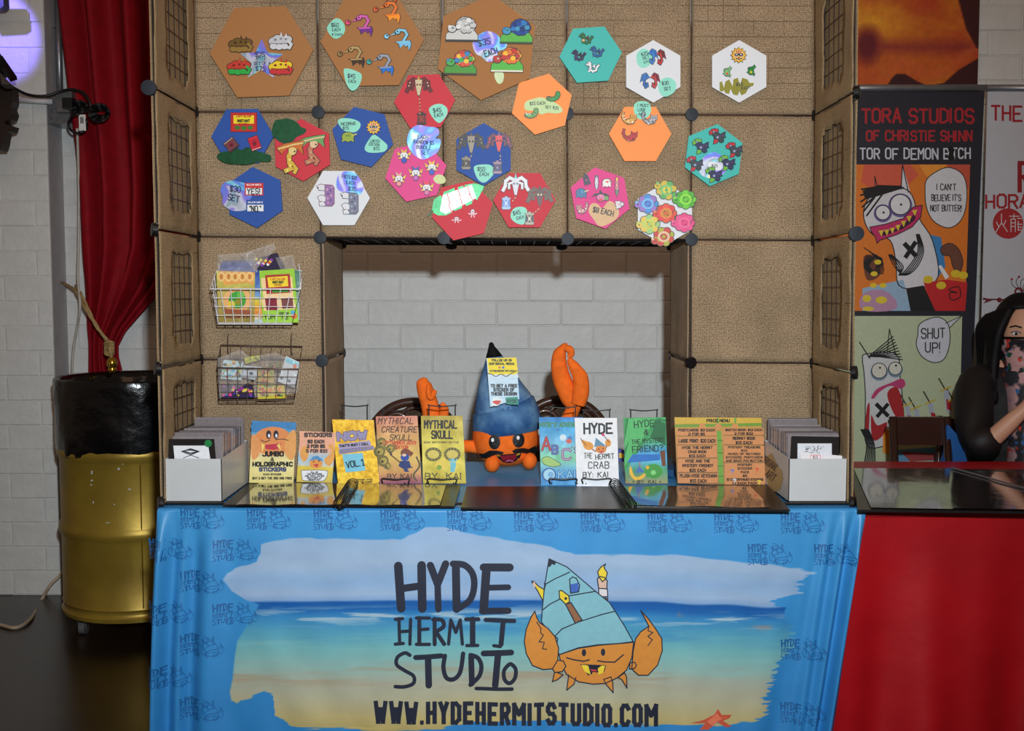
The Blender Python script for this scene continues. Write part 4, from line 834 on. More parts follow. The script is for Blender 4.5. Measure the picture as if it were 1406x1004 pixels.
for x, y, p, l in ((536,18,[(236,120,40),(250,150,30),(226,96,40)],'orange'),(498,36,[(216,96,180),(110,40,140),(240,80,130)],'pink and purple'),(551,55,[(130,200,226),(120,190,230),(140,210,240)],'pale ice blue'),(487,79,[(180,150,90),(60,36,20),(150,120,60)],'black and gold'),(527,90,[(150,156,170),(20,110,200),(60,170,160)],'grey and blue')):
    pin('neck', 'neck_bird', x, y, 16, 16, p+[(40,30,40)], l+' long-necked skeletal bird pin on the brown board', g)
pin('neck', 'neck_bird', 533, -8, 15, 14, [(240,110,60),(210,70,40),(226,96,40),(40,30,40)], 'dark orange bird pin cut off by the top edge of the picture', g)
g = 'round-backed beast pins on a grassy base'
for x, y, p, l in ((634,38,[(206,206,202),(190,190,188),(226,226,224),(60,60,60),(200,200,198),(214,214,212)],'all white'),(709,41,[(90,180,70),(20,70,150),(40,120,190),(60,90,50),(60,150,190),(16,50,120)],'blue and green'),(632,84,[(70,150,50),(220,80,50),(60,130,190),(70,50,30),(70,170,80),(236,200,70)],'multicoloured'),(696,80,[(80,180,60),(226,120,30),(196,50,30),(226,220,200),(180,60,50),(250,190,40)],'fiery orange')):
    pin('isle', 'island_beast', x, y, 22, 19, p, l+' round-backed beast pin on the brown board with the foil cloud', g, edge=(40,36,34))
g = 'small upright dragons on the teal board'
for x, y, p, l in ((804,54,[(40,110,60),(226,180,120),(90,60,30)],'green top'),(794,77,[(40,40,80),(60,60,110),(24,24,50)],'dark navy left'),(819,72,[(30,90,150),(50,120,170),(20,60,120)],'bright blue right'),(813,93,[(226,228,230),(206,210,214),(220,220,224)],'white lowest')):
    pin('serp', 'small_dragon', x, y, 10.5, 8.5, p+[(20,20,20)], l+' small dragon pin on the teal board', g)
RK = [(110,24,30),(206,190,150),(200,150,60),(120,30,30)]
def chain(pts):
    def f(b):
        for a, c in zip(pts[:-1], pts[1:]):
            n = max(2, int(math.hypot(c[0]-a[0], c[1]-a[1])/2.4))
            for i in range(n+1):
                t = i/n; b.circ(a[0]+(c[0]-a[0])*t, a[1]+(c[1]-a[1])*t, 1.0, (206,170,110) if i % 2 else (90,60,50), n=6)
    return f
def lan(key, x, y, r, p, l, ch, flr, lx, ly, lp): 
    g = 'horned skull and lantern pins'
    pin(key, 'horned_skull', x, y, r, r, p, l+' horned skull pin', g, extra=chain(ch)); pin(key, 'lantern', lx, ly, 7, 9, lp, l+' lantern pin chained to its skull', 'lantern pins')
lan('lone', 575, 120, 17, RK, 'dark red, on the upper red board,', [(576,134),(577,156)], 0, 579, 163, [(110,28,28),(60,30,20),(170,60,40),(40,20,20)])
lan('lant', 647, 198, 18, [(50,44,40),(150,140,120),(90,70,80),(30,26,30)], 'black and bone, on the left of the blue board,', [(648,212),(645,220)], 0, 640, 224, [(40,30,40),(140,130,110),(110,100,80),(200,190,160)])
lan('lant', 685, 197, 17, [(110,50,80),(226,70,80),(150,90,120),(50,20,40)], 'pink and plum, on the right of the blue board,', [(687,212),(687,222)], 0, 683, 230, [(60,50,80),(160,130,150),(90,90,140),(200,190,200)])
lan('rams', 708, 256, 18, [(222,222,226),(210,212,220),(120,200,206),(90,90,110)], 'white and pearly, on the lower red board,', [(709,270),(704,276)], 0, 695, 279, [(100,140,210),(160,190,226),(190,210,236),(226,236,240)])
lan('rams', 741, 271, 17, [(90,60,30),(80,36,30),(60,36,30),(206,190,150)], 'brown striped, on the lower red board,', [(741,286),(732,294)], 0, 727, 300, [(30,26,26),(170,160,140),(206,196,180),(226,216,200)])
g = 'caterpillar pins on the leaf tag'
pin('cate', 'caterpillar', 760, 133, 10, 8, [(50,150,70),(150,60,60),(90,40,60),(30,40,30)], 'bright green caterpillar pin at the right end of the leaf tag', g, lift=.0008)
pin('cate', 'caterpillar', 730, 156, 10, 8, [(110,160,90),(200,220,190),(226,226,216),(30,40,30)], 'pale green caterpillar pin at the left end of the leaf tag', g, lift=.0008)
g = 'dragon pair pins on the white board'
for x, y, p, l in ((896,77,[(50,120,200),(60,130,210),(30,80,160)],'blue dragon pin tucked behind the upper teal tag'),(907,78,[(120,40,40),(200,50,50),(90,60,60)],'red dragon pin in the upper pair'),(886,110,[(60,120,190),(50,110,190),(30,80,160)],'blue dragon pin in the lower pair'),(899,110,[(140,40,50),(206,60,60),(90,60,60)],'red dragon pin in the lower pair')):
    pin('drag', 'winged_dragon', x, y, 8, 11, p+[(20,20,30)], l+' of the white board', g, flip=x in (886,), lift=-.0002 if x == 896 else 0)
SUN = [(236,176,30),(226,190,120),(190,40,40),(20,24,60),(236,236,240)]
pin('leaf', 'sun', 1014, 76, 11, 11, SUN, 'round sun face pin with dark glasses on the white board', 'sun face pins')
pin('pebb', 'sun', 513, 175, 10, 10, SUN, 'round sun face pin with dark glasses on the blue board', 'sun face pins')
pin('leaf', 'leaf_frog', 998, 99, 7, 8, [(130,190,120),(220,60,60),(110,170,100),(30,50,30)], 'pale green frog pin with a red middle, left on the white board', 'frog pins')
pin('leaf', 'leaf_frog', 1031, 97, 7, 8, [(40,140,60),(226,200,40),(30,110,50),(30,50,30)], 'green and yellow frog pin, right on the white board', 'frog pins')
def ctext(b): b.text('Capitalism', 335, 158, 3.2, w=20, th=.7, col=(180,40,30), align='c'); b.text('INSTANT', 335, 164.5, 3.4, w=17, th=1, align='c'); b.text('RAMEN', 335, 169.5, 2.2, w=12, th=.6, col=(180,40,30), align='c')
pin('pack', 'packet', 335, 168, 17.5, 13.5, [(196,44,40),(240,216,40),(60,120,50),(30,30,30)], 'red and yellow instant noodle packet pin on the blue board', extra=ctext, edge=(120,20,20))
pin('pack', 'sachet', 318, 199, 8.5, 8, [(110,60,66),(130,30,50),(190,170,160),(60,20,30),(40,20,30)], 'dull plum seasoning sachet pin on the green foil cloud', 'sachet pins', rot=-38, lift=.002)
pin('pack', 'sachet', 350, 197, 7.5, 9.5, [(196,30,50),(150,24,44),(220,60,60),(90,20,30),(226,200,200)], 'bright red seasoning sachet pin on the green foil cloud', 'sachet pins', rot=-20, lift=.002)
g = 'leafy figure pins'
pin('palm', 'leafy_figure', 399, 215, 20, 23, [(216,176,60),(226,200,130),(200,110,40),(60,30,20),(240,220,120)], 'golden figure pin with an orange leafy crown', g, lift=.0006)
pin('palm', 'leafy_figure', 428, 205, 20, 21, [(190,120,90),(226,190,150),(110,160,90),(60,30,20),(206,160,120)], 'tan figure pin with a green leafy crown', g)
pin('pebb', 'blob', 478, 188, 12, 9, [(150,170,60),(120,150,50),(206,196,90),(30,30,30)], 'round green creature pin with yellow wings on the blue board', lift=.0008)
def yes(b): b.text('HELLO MY NAME IS', 349, 253, 2, w=20, th=.4, col=(240,240,240), align='c'); b.text('YES!', 349, 259, 7.5, w=18, th=1.3, align='c', jit=.04)
def no(b): b.text('HELLO MY NAME IS', 351, 277, 2, w=20, th=.4, col=(240,240,240), align='c'); b.text('"NO."', 351, 283, 7.5, w=15, th=1.3, align='c', jit=.04)
pin('name', 'badge', 349, 260, 12, 8.5, [(206,40,40),(232,232,232)], 'red name badge pin reading YES', 'name badge pins', extra=yes, edge=(200,60,60))
pin('name', 'badge', 351, 283, 12, 8.5, [(40,80,160),(232,232,232)], 'blue name badge pin reading NO', 'name badge pins', extra=no, edge=(60,90,160))
g = 'stepped glittery beast pins'
pin('tile', 'stepped_beast', 447, 268, 12.5, 15.5, [(150,110,160),(222,222,226),(200,150,190),(60,30,50),(110,80,150)], 'lilac and white stepped beast pin', g, edge=(110,50,70))
pin('tile', 'stepped_beast', 480, 279, 12.5, 15.5, [(120,120,140),(222,222,226),(150,170,180),(40,30,40),(90,90,120)], 'grey and white stepped beast pin under the round foil tag', g, edge=(60,50,60), lift=.0006)
g = 'white smiling head pins'
for x, y, c2, c4, l in ((555,214,(40,70,190),(226,170,60),'upper left, above a blue bib,'),(593,230,(40,80,200),(240,190,60),'upper right, above a blue bib,'),(571,238,(200,90,180),(50,90,170),'middle, above a magenta bib,'),(548,246,(236,150,140),(226,170,150),'lower left, above a coral bib,'),(586,258,(220,110,160),(226,60,60),'lower right, above a rose bib,')):
    pin('axol', 'axolotl', x, y, 10.5, 10.5, [(228,226,226),(236,190,70),c2,(60,50,60),c4], 'white smiling head pin, '+l+' on the pink board', g, edge=(70,60,80), lift=.0002)
pin('octo', 'octopus', 627, 302, 7.5, 5.5, [(236,206,210),(200,90,100),(0,0,0),(60,20,30)], 'pale little octopus pin on the red board, left one', 'little octopus pins', edge=(90,30,40))
pin('octo', 'octopus', 649, 293, 6.5, 7.5, [(236,206,216),(200,90,100),(0,0,0),(60,20,30)], 'pale pink little octopus pin on the red board, right one', 'little octopus pins', edge=(90,30,40))
g = 'curled cat pins'
for x, y, p, l in ((864,163,[(216,160,70),(236,226,210),(120,90,50)],'orange and white curled cat pin'),(892,163,[(170,170,176),(60,60,66),(220,220,224)],'grey striped curled cat pin'),(865,186,[(190,40,46),(110,24,30),(226,120,110)],'dark red curled cat pin')):
    pin('cats', 'cat', x, y, 10.5, 9.5, p+[(20,20,20)], l, g, lift=.0003)
g = 'dark bird pins on the teal board'
for x, y, c1, l in ((985,187,(190,40,50),'with a red beak, topmost'),(1008,206,(190,40,50),'with a red beak, upper right'),(962,201,(110,180,50),'with a green beak, upper left'),(998,224,(110,180,50),'with a green beak, lower right'),(954,225,(190,40,50),'with a red beak, far left'),(980,240,(110,180,50),'with a green beak, lowest')):
    pin('crow', 'crow', x, y, 11.5, 11.5, [(40,46,84) if c1[0] < 150 else (54,64,70),c1,c1,(14,16,24),(150,160,190),(110,60,140)], 'dark bird pin '+l+' on the teal board', g, edge=(20,24,40), lift=.0016 if x in (998, 980) else 0)
g = 'spooky little pins on the pink board'
pin('hall', 'ghost', 805, 247, 7.5, 9, [(36,30,56),(210,90,180),(30,26,50),(10,10,20)], 'black hooded ghost pin with a pink face', g, rot=-15)
pin('hall', 'ghost_stack', 819, 251, 7.5, 10.5, [(226,226,230),(190,196,206),(120,130,150),(30,30,40)], 'white snowman-like stack of ghosts pin', g)
pin('hall', 'blob', 833, 251, 8.5, 7.5, [(232,226,220),(226,80,60),(150,90,60),(30,30,40)], 'white round bird-like pin with a red beak', g)
pin('hall', 'ghost_stack', 847, 257, 7.5, 14, [(226,150,150),(110,130,110),(240,200,60),(50,40,50)], 'stack pin topped by a yellow star', g)
pin('hall', 'blob', 798, 265, 10, 8.5, [(30,100,150),(50,140,180),(206,190,150),(10,30,60)], 'blue hooded blob pin', g)
pin('hall', 'witch', 825, 271, 12.5, 10, [(210,40,50),(226,120,170),(110,150,80),(24,26,24)], 'pink-faced witch pin with a wide black hat', g, lift=.0014)
pin('hall', 'ghost', 850, 281, 9.5, 6.5, [(216,210,214),(220,60,90),(206,200,206),(40,30,40)], 'pale ghost pin lying at the right edge of the pink board', g, rot=80, lift=.0012)
pin('hall', 'cat', 799, 286, 8, 9, [(190,120,120),(226,220,216),(120,40,50),(40,20,30)], 'pink and white skeletal creature pin, lower left', g, flip=True)
g = 'petal-backed beast pins on the white board'
for x, y, p, l, fl in ((913,260,[(90,170,90),(130,190,110),(226,206,70),(40,70,30),(206,180,60)],'soft green with a gold head, topmost',0),(887,280,[(60,140,210),(110,180,226),(80,110,200),(20,40,90),(150,110,190)],'blue and violet, upper left',0),(939,274,[(110,200,50),(140,220,60),(90,180,40),(30,70,20),(80,170,50)],'lime green, upper right',0),(912,293,[(226,80,50),(226,130,60),(180,130,30),(90,30,10),(220,60,50)],'orange red, centre',0),(937,306,[(226,70,130),(236,100,150),(220,60,120),(110,20,50),(230,80,140)],'hot pink, lower right',1),(889,308,[(150,200,120),(190,206,90),(206,190,60),(70,80,30),(226,190,70)],'pale green and yellow, lower left',0),(909,326,[(170,170,40),(226,190,150),(190,80,60),(90,30,20),(200,60,50)],'olive with a salmon face, lowest',0)):
    pin('rose', 'rosette', x, y, 15.5, 14, p, 'petal-backed beast pin, '+l, g, edge=(70,60,50), rot=(-20 if 'lowest' in l else 0)+(30 if 'topmost' in l else 0), lift=random.choice((0, .0004, .0008)))
# ------------------------------------------------------------------ wire baskets on the left burlap column
def rim(pts, r, m, name, parent, closed=True): return M().tube(pts, r, 6, closed=closed).build(name, m, parent, smooth=True)
def basket(label, m, fr, bk, parts_g, nx, nz, ffr=None):
    """fr: front face px quad (tl,tr,br,bl) at Yf; bk the back one at Yb"""
    (f, Yf), (k, Yb) = fr, bk; P = [W(*p, Yf) for p in f]; Q = [W(*p, Yb) for p in k]
    rt = root('wire_basket', (P[0]+P[1]+P[2]+P[3])/4, label, 'basket', 'wire baskets')
    rim([P[0], P[1], Q[1], Q[0]], .0022, m, 'top_rim', rt)
    rim([P[3], P[2], Q[2], Q[3]], .0018, m, 'bottom_rim', rt)
    def lat(a, b_, c, d, n1, n2, nm):      # a->b top edge, d->c bottom edge
        g = M()
        for i in range(n1+1): t = i/n1; g.tube([a.lerp(b_, t), d.lerp(c, t)], .0011, 4)
        for j in range(1, n2): t = j/n2; g.tube([a.lerp(d, t), b_.lerp(c, t)], .0011, 4)
        g.build(nm, m, rt)
    lat(P[0], P[1], P[2], P[3], nx, nz, 'front_mesh'); lat(Q[0], Q[1], Q[2], Q[3], nx, nz, 'back_mesh'); lat(P[0], Q[0], Q[3], P[3], 3, nz, 'side_mesh'); lat(P[1], Q[1], Q[2], P[2], 3, nz, 'side_mesh'); lat(P[3], P[2], Q[2], Q[3], nx, 3, 'bottom_mesh')
    return rt
wire_w = mat('white_coated_wire', (226, 226, 232), rough=.35); wire_b = mat('bronze_wire', (96, 78, 70), rough=.35, metal=.5)
wb = basket('white wire basket of large flat packs on the left burlap column', wire_w, ([(289,397),(413,397),(401,445),(299,445)], 3.04), ([(297,372),(415,372),(404,440),(300,440)], 3.135), None, 9, 4)
bb = basket('bronze wire basket of small packs hanging below the white basket', wire_b, ([(298,505),(410,507),(404,550),(301,550)], 3.05), ([(303,474),(415,476),(404,546),(301,546)], 3.135), None, 8, 4)
for x in (313, 400): M().tube(spl([W(x+1, 458, 3.13), W(x, 463, 3.12), W(x, 484, 3.12), W(x+3, 486, 3.125)], 4), .0012, 5).build('hanging_hook', wire_b, bb)
for x in (300, 410): M().tube(spl([W(x, 362, 3.13), W(x+2, 380, 3.12), W(x, 397, 3.1)], 4), .0012, 5).build('hanging_hook', wire_w, wb)
plastic = mat('clear_bag_plastic', (220, 214, 212), rough=.12, alpha=.13, spec=.8, ns=40, na=.2, bump=.8, bs=50, dist=.006)
def flatthing(name, quad, Y0, col, th, draw=None, label=None, cat=None, group=None, m=None, lean=0.0, parent=None, colfn=None, nx=0, ny=0, printname='printed_front', lowY=None):
    """thin solid card: quad px corners (tl,tr,br,bl) on a leaning plane through Y0 at its foot"""
    foot = W((quad[2][0]+quad[3][0])/2, (quad[2][1]+quad[3][1])/2, Y0); N = Vector((0, -math.cos(lean), math.sin(lean))); mp = plane_map(foot, N)
    b = M(mp); b.prism(quad, col, -th, 0)
    rt = parent or root(name, foot, label, cat, group); b.build('card_body' if not parent else name, m or MATTE, rt)
    g = M(mp)
    if colfn:
        q = [np.array(p, float) for p in quad]
        def fn(u, v):
            P = (q[0][None]*(1-u)[:, None]+q[1][None]*u[:, None])*(1-v)[:, None]+(q[3][None]*(1-u)[:, None]+q[2][None]*u[:, None])*v[:, None]
            return np.array([tuple(mp(a, c, .0001)) for a, c in P])
        g.grid(nx, ny, fn, colfn)
    if draw: draw(g)
    if colfn or draw: g.build(printname, GLOSS, rt)
    return rt
def noisecol(stops, sx=6, sy=8, amp=30, seed=0):
    def f(u, v): c = ramp(v, stops); n = fbm(u*sx+seed*7.3, v*sy+seed*3.1, 4)-.45; return c+(n*amp*2)[:, None]
    return f
# packs in the white basket
def p_quit(g):
    g.poly([(300,372),(350,374),(348,392),(340,388),(325,390),(308,392)], (226,160,80), 1)
    for x in (304, 314, 323, 333, 343): g.circ(x, 380, 5.4, (240,196,120), 2, ry=7); g.circ(x, 380, 2.6, (200,130,60), 3, ry=4)
    g.circ(326, 412, 20, (232,176,110), 2, ry=17); g.circ(326, 412, 12, (60,160,60), 3, ry=12); g.circ(318, 418, 5, (226,196,50), 4); g.circ(331, 405, 5, (110,190,80), 4); g.circ(328, 414, 5, (150,140,30), 4)
    g.poly([(307,424),(346,426),(345,432),(308,431)], (150,80,50), 3); g.text('KNOWLEDGE BITES', 326, 434, 3, w=36, th=.7, col=(120,30,30), align='c', L=5)
flatthing('flat_pack', [(297,372),(350,374),(349,443),(300,443)], 3.075, (214,214,120), .004, p_quit, 'tall green and orange cartoon food pack in the white basket, left', 'pack', 'packs in the white basket', lean=.05, colfn=noisecol([(0,(196,196,80)),(.5,(190,170,90)),(1,(150,130,60))], 8, 8, 30), nx=16, ny=18)
def p_cap(g):
    g.poly([(358,382),(401,380),(403,408),(362,410)], (240,206,150), 1); g.poly([(358,410),(403,408),(407,424),(363,427)], (240,206,150), 1)
    g.poly([(364,378),(398,376),(400,402),(366,404)], (170,40,36), 2); g.poly([(367,381),(395,379),(396,393),(369,395)], (240,210,40), 3)
    g.text('Capitalism', 381.5, 382, 2.6, w=20, th=.6, col=(190,50,30), align='c', L=5); g.text('INSTANT', 382, 386, 3.2, w=15, th=.9, align='c', L=5); g.text('RAMEN', 382, 390.5, 2, w=10, th=.5, col=(170,30,30), align='c', L=5)
    g.poly([(374,398),(396,397),(396,401),(374,402)], (60,150,50), 4); g.poly([(364,410),(380,409),(381,426),(366,426)], (130,26,46), 4); g.poly([(386,410),(402,409),(403,423),(388,424)], (120,64,60), 4)
    g.text('USE BY', 390, 429, 4, w=13, th=.8, align='c', L=4); g.text('7.15', 391, 435, 3.4, w=9, th=.8, align='c', L=4); g.text('YUM', 370, 432, 6, w=14, th=1, align='c', L=4); g.circ(404, 434, 4, (226,110,50), 4); g.circ(402, 429, 3, (90,170,200), 5)
flatthing('flat_pack', [(356,372),(404,369),(410,443),(361,443)], 3.07, (150,200,50), .004, p_cap, 'lime green instant noodle sheet pack in the white basket, right', 'pack', 'packs in the white basket', lean=.05, colfn=noisecol([(0,(150,200,50)),(1,(156,206,60))], 4, 4, 6), nx=8, ny=10)
flatthing('flat_pack', [(342,372),(361,371),(364,443),(344,443)], 3.082, (60,90,170), .003, None, 'narrow blue and yellow pack wedged between the two large packs', 'pack', 'packs in the white basket', lean=.04, colfn=noisecol([(0,(40,60,150)),(.5,(120,160,210)),(.6,(230,200,30)),(.8,(220,130,50)),(1,(160,200,210))], 6, 12, 40), nx=6, ny=18)
def p_dark(g):
    for i in range(14): g.circ(352+i*1.6, 356+((i*7) % 9), 2.2, [(226,210,50),(140,50,160),(240,240,240),(220,90,50)][i % 4], 1+i % 3, n=7)
flatthing('flat_pack', [(349,356),(380,347),(392,368),(352,376)], 3.095, (40,30,60), .003, p_dark, 'dark purple and yellow pack sticking up at the back of the white basket', 'pack', 'packs in the white basket', lean=.02)
flatthing('flat_pack', [(305,358),(348,357),(348,374),(300,374)], 3.10, (30,50,110), .003, None, 'dark blue pack in a clear sleeve behind the left pack', 'pack', 'packs in the white basket', lean=.02, colfn=noisecol([(0,(90,100,130)),(.5,(30,60,150)),(1,(120,130,150))], 9, 3, 60), nx=22, ny=8)
flatthing('flat_pack', [(404,371),(411,372),(411,440),(406,441)], 3.10, (60,110,90), .003, None, 'thin teal pack edge at the right end of the white basket', 'pack', 'packs in the white basket', lean=.02, colfn=noisecol([(0,(70,120,100)),(1,(190,200,210))], 3, 9, 50), nx=4, ny=14)
b = M(); 
for q in ([(299,350),(350,346),(354,374),(297,376)], [(330,349),(376,334),(379,342),(350,372)], [(378,354),(402,350),(408,372),(386,372)]):
    mp = plane_map(W(q[0][0], q[0][1], 3.088), (0, -1, .1)); b.mp = mp; b.prism(q, (200,200,200), 0, .0015)
b.build('clear_sleeve', plastic, wb, kind='stuff')
# packs in the bronze basket
def ink(cols, n, box, seed):
    r = random.Random(seed)
    def f(g):
        for i in range(n): g.circ(r.uniform(box[0], box[2]), r.uniform(box[1], box[3]), r.uniform(1.2, 3.2), r.choice(cols), 1+i % 4, n=7, ry=r.uniform(1, 2.6))
    return f
gB = 'small packs in the bronze basket'
flatthing('small_pack', [(303,528),(346,528),(350,546),(305,547)], 3.065, (40,24,70), .003, ink([(226,60,140),(240,240,240),(60,90,190),(150,40,140),(226,200,50)], 22, (306,530,345,545), 1), 'dark purple pack with pink and white figures, low in the bronze basket', 'pack', gB, lean=.03)
flatthing('small_pack', [(352,527),(390,528),(393,547),(354,548)], 3.065, (206,190,50), .003, ink([(200,60,40),(90,140,50),(40,50,20),(230,140,50)], 30, (356,530,389,545), 2), 'yellow and red patterned pack, low in the bronze basket', 'pack', gB, lean=.03)
flatthing('small_pack', [(307,494),(334,497),(331,522),(303,520)], 3.085, (190,220,226), .003, ink([(90,190,220),(110,190,60),(226,190,60),(70,80,60),(200,90,60)], 24, (306,496,330,518), 3), 'pale blue and green pack at the left of the bronze basket', 'pack', gB, lean=.05)
def gho(g):
    g.poly([(394,491),(411,499),(409,504),(391,497)], (110,200,220), 1); g.circ(405, 503, 3, (220,110,60), 2); g.circ(387, 519, 2.2, (30,40,60), 2); g.circ(397, 523, 2.2, (70,90,90), 2)
flatthing('small_pack', [(393,489),(412,498),(404,532),(381,524)], 3.075, (206,212,218), .003, gho, 'white ghost-shaped pack with dark eyes at the right of the bronze basket', 'pack', gB, lean=.05)
flatthing('small_pack', [(335,502),(360,504),(350,522),(332,518)], 3.09, (196,206,216), .003, ink([(30,40,60),(60,140,190)], 5, (336,504,350,516), 5), 'pale grey pack leaning in the middle of the bronze basket', 'pack', gB, lean=.05)
flatthing('small_pack', [(335,491),(356,488),(357,494),(337,500)], 3.10, (170,180,40), .003, ink([(120,120,20),(206,196,60)], 8, (337,491,355,496), 6), 'olive green leaf-like pack at the back of the bronze basket', 'pack', gB, lean=.05)
flatthing('small_pack', [(354,506),(376,507),(376,526),(352,524)], 3.08, (190,160,60), .003, ink([(200,80,50),(100,150,60),(226,196,70),(90,60,30)], 22, (355,508,375,524), 7), 'orange and green dotted pack in the middle of the bronze basket', 'pack', gB, lean=.05)
flatthing('small_pack', [(370,498),(386,496),(386,508),(368,510)], 3.095, (110,100,40), .003, ink([(210,110,40),(90,150,60),(60,60,30)], 10, (370,498,385,507), 8), 'orange speckled pack at the back right of the bronze basket', 'pack', gB, lean=.05)
b = M()
for q in ([(299,492),(330,480),(348,494),(345,524),(300,548)], [(345,490),(378,484),(412,500),(408,540),(350,546)]):
    b.mp = plane_map(W(q[0][0], q[0][1], 3.062), (0, -1, .1)); b.prism(q, (190,180,180), 0, .001)
b.build('clear_sleeve', plastic, bb, kind='stuff')
# ------------------------------------------------------------------ white card boxes full of sleeved prints
wplas = mat('white_box_board', (196, 197, 197), rough=.34, ns=30, na=.02, spec=.5)
sleeve = mat('print_sleeve_edge', None, rough=.25, ns=120, na=.1, coat=.5); blackp = mat('black_backing', (30, 26, 28), rough=.25, coat=.3)
def cardbox(label, x0, x1, xb0, xb1, zf, zb, grp, cap, side_text):
    y0, y1 = 2.815, 3.10; t = .002; rt = root('white_box', ((x0+x1)/2, 2.95, TZ), label, 'box', 'white boxes of prints on the table'); z0 = TZ+.004
    X = lambda x, xb, y: x+(xb-x)*(y-y0)/(y1-y0)
    M().box(x0, x1, y0, y0+t, z0, zf).build('front_wall', wplas, rt); M().box(xb0, xb1, y1-t, y1, z0, zb).build('back_wall', wplas, rt)
    for a, c in ((x0, xb0), (x1, xb1)):
        s_ = t if a == x0 else -t
        M().hexa([(a, y0, z0), (c, y1, z0), (c, y1, zb), (a, y0, zf)], [(a+s_, y0, z0), (c+s_, y1, z0), (c+s_, y1, zb), (a+s_, y0, zf)]).build('side_wall', wplas, rt)
    M().hexa([(x0, y0, z0), (x1, y0, z0), (x1, y0, z0+t), (x0, y0, z0+t)], [(xb0, y1, z0), (xb1, y1, z0), (xb1, y1, z0+t), (xb0, y1, z0+t)]).build('base_panel', wplas, rt)
    n = 26; h0 = .175
    for k in range(n):
        y = y0+.010+k*.0104; a, c = X(x0, xb0, y)+.006+random.uniform(0, .003), X(x1, xb1, y)-.006-random.uniform(0, .004); h = h0+.004*math.sin(k*1.7)+(.016 if k > n-5 else 0)+random.uniform(-.002, .003)
        ln = .010; tone = 118+int(30*math.sin(k*2.3)); b = M().hexa([(a, y, z0+t), (c, y, z0+t), (c, y+ln, z0+h), (a, y+ln, z0+h)], [(a, y+.005, z0+t), (c, y+.005, z0+t), (c, y+ln+.005, z0+h), (a, y+ln+.005, z0+h)], (tone, tone-8, tone-6))
        if k < 3: continue
        b.build('sleeved_print', sleeve, label='sleeved print filed edge-on behind the front one in the '+cap, cat='print', group=grp)
    return rt, z0
bl, z0 = cardbox('white cardboard box of sleeved prints on the left end of the table', -.930, -.778, -.930, -.778, .862, .872, 'sleeved prints in the left box', 'left white box', None)
br, z0 = cardbox('white cardboard box marked ORIGINAL ART on the right end of the table', .742, .898, .742, .898, .862, .872, 'sleeved prints in the right box', 'right white box', None)
# front sleeved prints with drawings
def fp1(g):
    g.poly([(238,612),(286,612),(289,632),(240,632)], (226,228,232), 1)
    for k in range(4): g.stroke([(249+k,620-k*.4),(262,616+k*.8),(274-k,620),(262,625-k)], .7, (40,40,44), 3, closed=True)
    g.stroke([(252,629),(262,625),(273,629)], .9, (30,30,34), 3); g.circ(286, 609, 5.2, (20,120,60), 4); 
flatthing('sleeved_print', [(226,603),(294,603),(297,640),(228,640)], 2.838, (34,30,32), .003, fp1, 'front sleeved sketch of a ring with a green dot sticker in the left box', 'print', m=blackp, lean=.05)
def fp2(g):
    g.poly([(1095,609),(1142,609),(1142,640),(1095,640)], (214,216,222), 1)
    r = random.Random(9)
    for k in range(26): x, y = r.uniform(1106,1134), r.uniform(613,622); g.stroke([(x,y),(x+r.uniform(-5,5),y+r.uniform(-2,3))], .6, (50,54,60), 2)
flatthing('sleeved_print', [(1087,599),(1152,600),(1152,640),(1085,640)], 2.834, (38,34,38), .003, fp2, 'front sleeved ink drawing on black backing in the right box', 'print', m=blackp, lean=.05)
def fp3(g):
    g.poly([(1113,625),(1126,625),(1126,631),(1113,631)], (240,236,236), 1); g.stroke([(1113,625),(1126,625),(1126,631),(1113,631)], .7, (206,50,60), 2, closed=True); g.text('$15', 1119.5, 626.2, 3.4, w=7, th=.6, col=(120,40,50), align='c', L=3)
    g.circ(1133, 636, 5, (236,60,130), 1); g.circ(1143, 636, 5, (236,60,130), 1); g.poly([(1122,634),(1150,634),(1146,642),(1126,642)], (236,60,130), 1)
flatthing('sleeved_sticker', [(1098,621),(1156,626),(1158,645),(1100,645)], 2.826, (226,222,226), .002, fp3, 'small clear sleeve with a pink heart sticker and red-framed price in the right box', 'sticker', lean=.03)
b = M(lambda px, py, off=0.0: (lambda p: Vector((.742-.0008-off, p.y, p.z)))(plane_map((.742, 3, 1), (-1, 0, 0))(px, py)))
b.poly([(1052,628),(1060,622),(1068,640),(1074,646),(1076,658),(1072,672),(1064,676),(1056,668),(1051,650)], (190,160,110), 0); b.text('ORIGINAL', 1051, 626, 9, w=24, th=1.2, col=(70,64,58), rot=36); b.text('ART', 1056, 645, 10, w=14, th=1.6, col=(70,64,58), rot=36)
b.build('painted_lettering', INK, br)
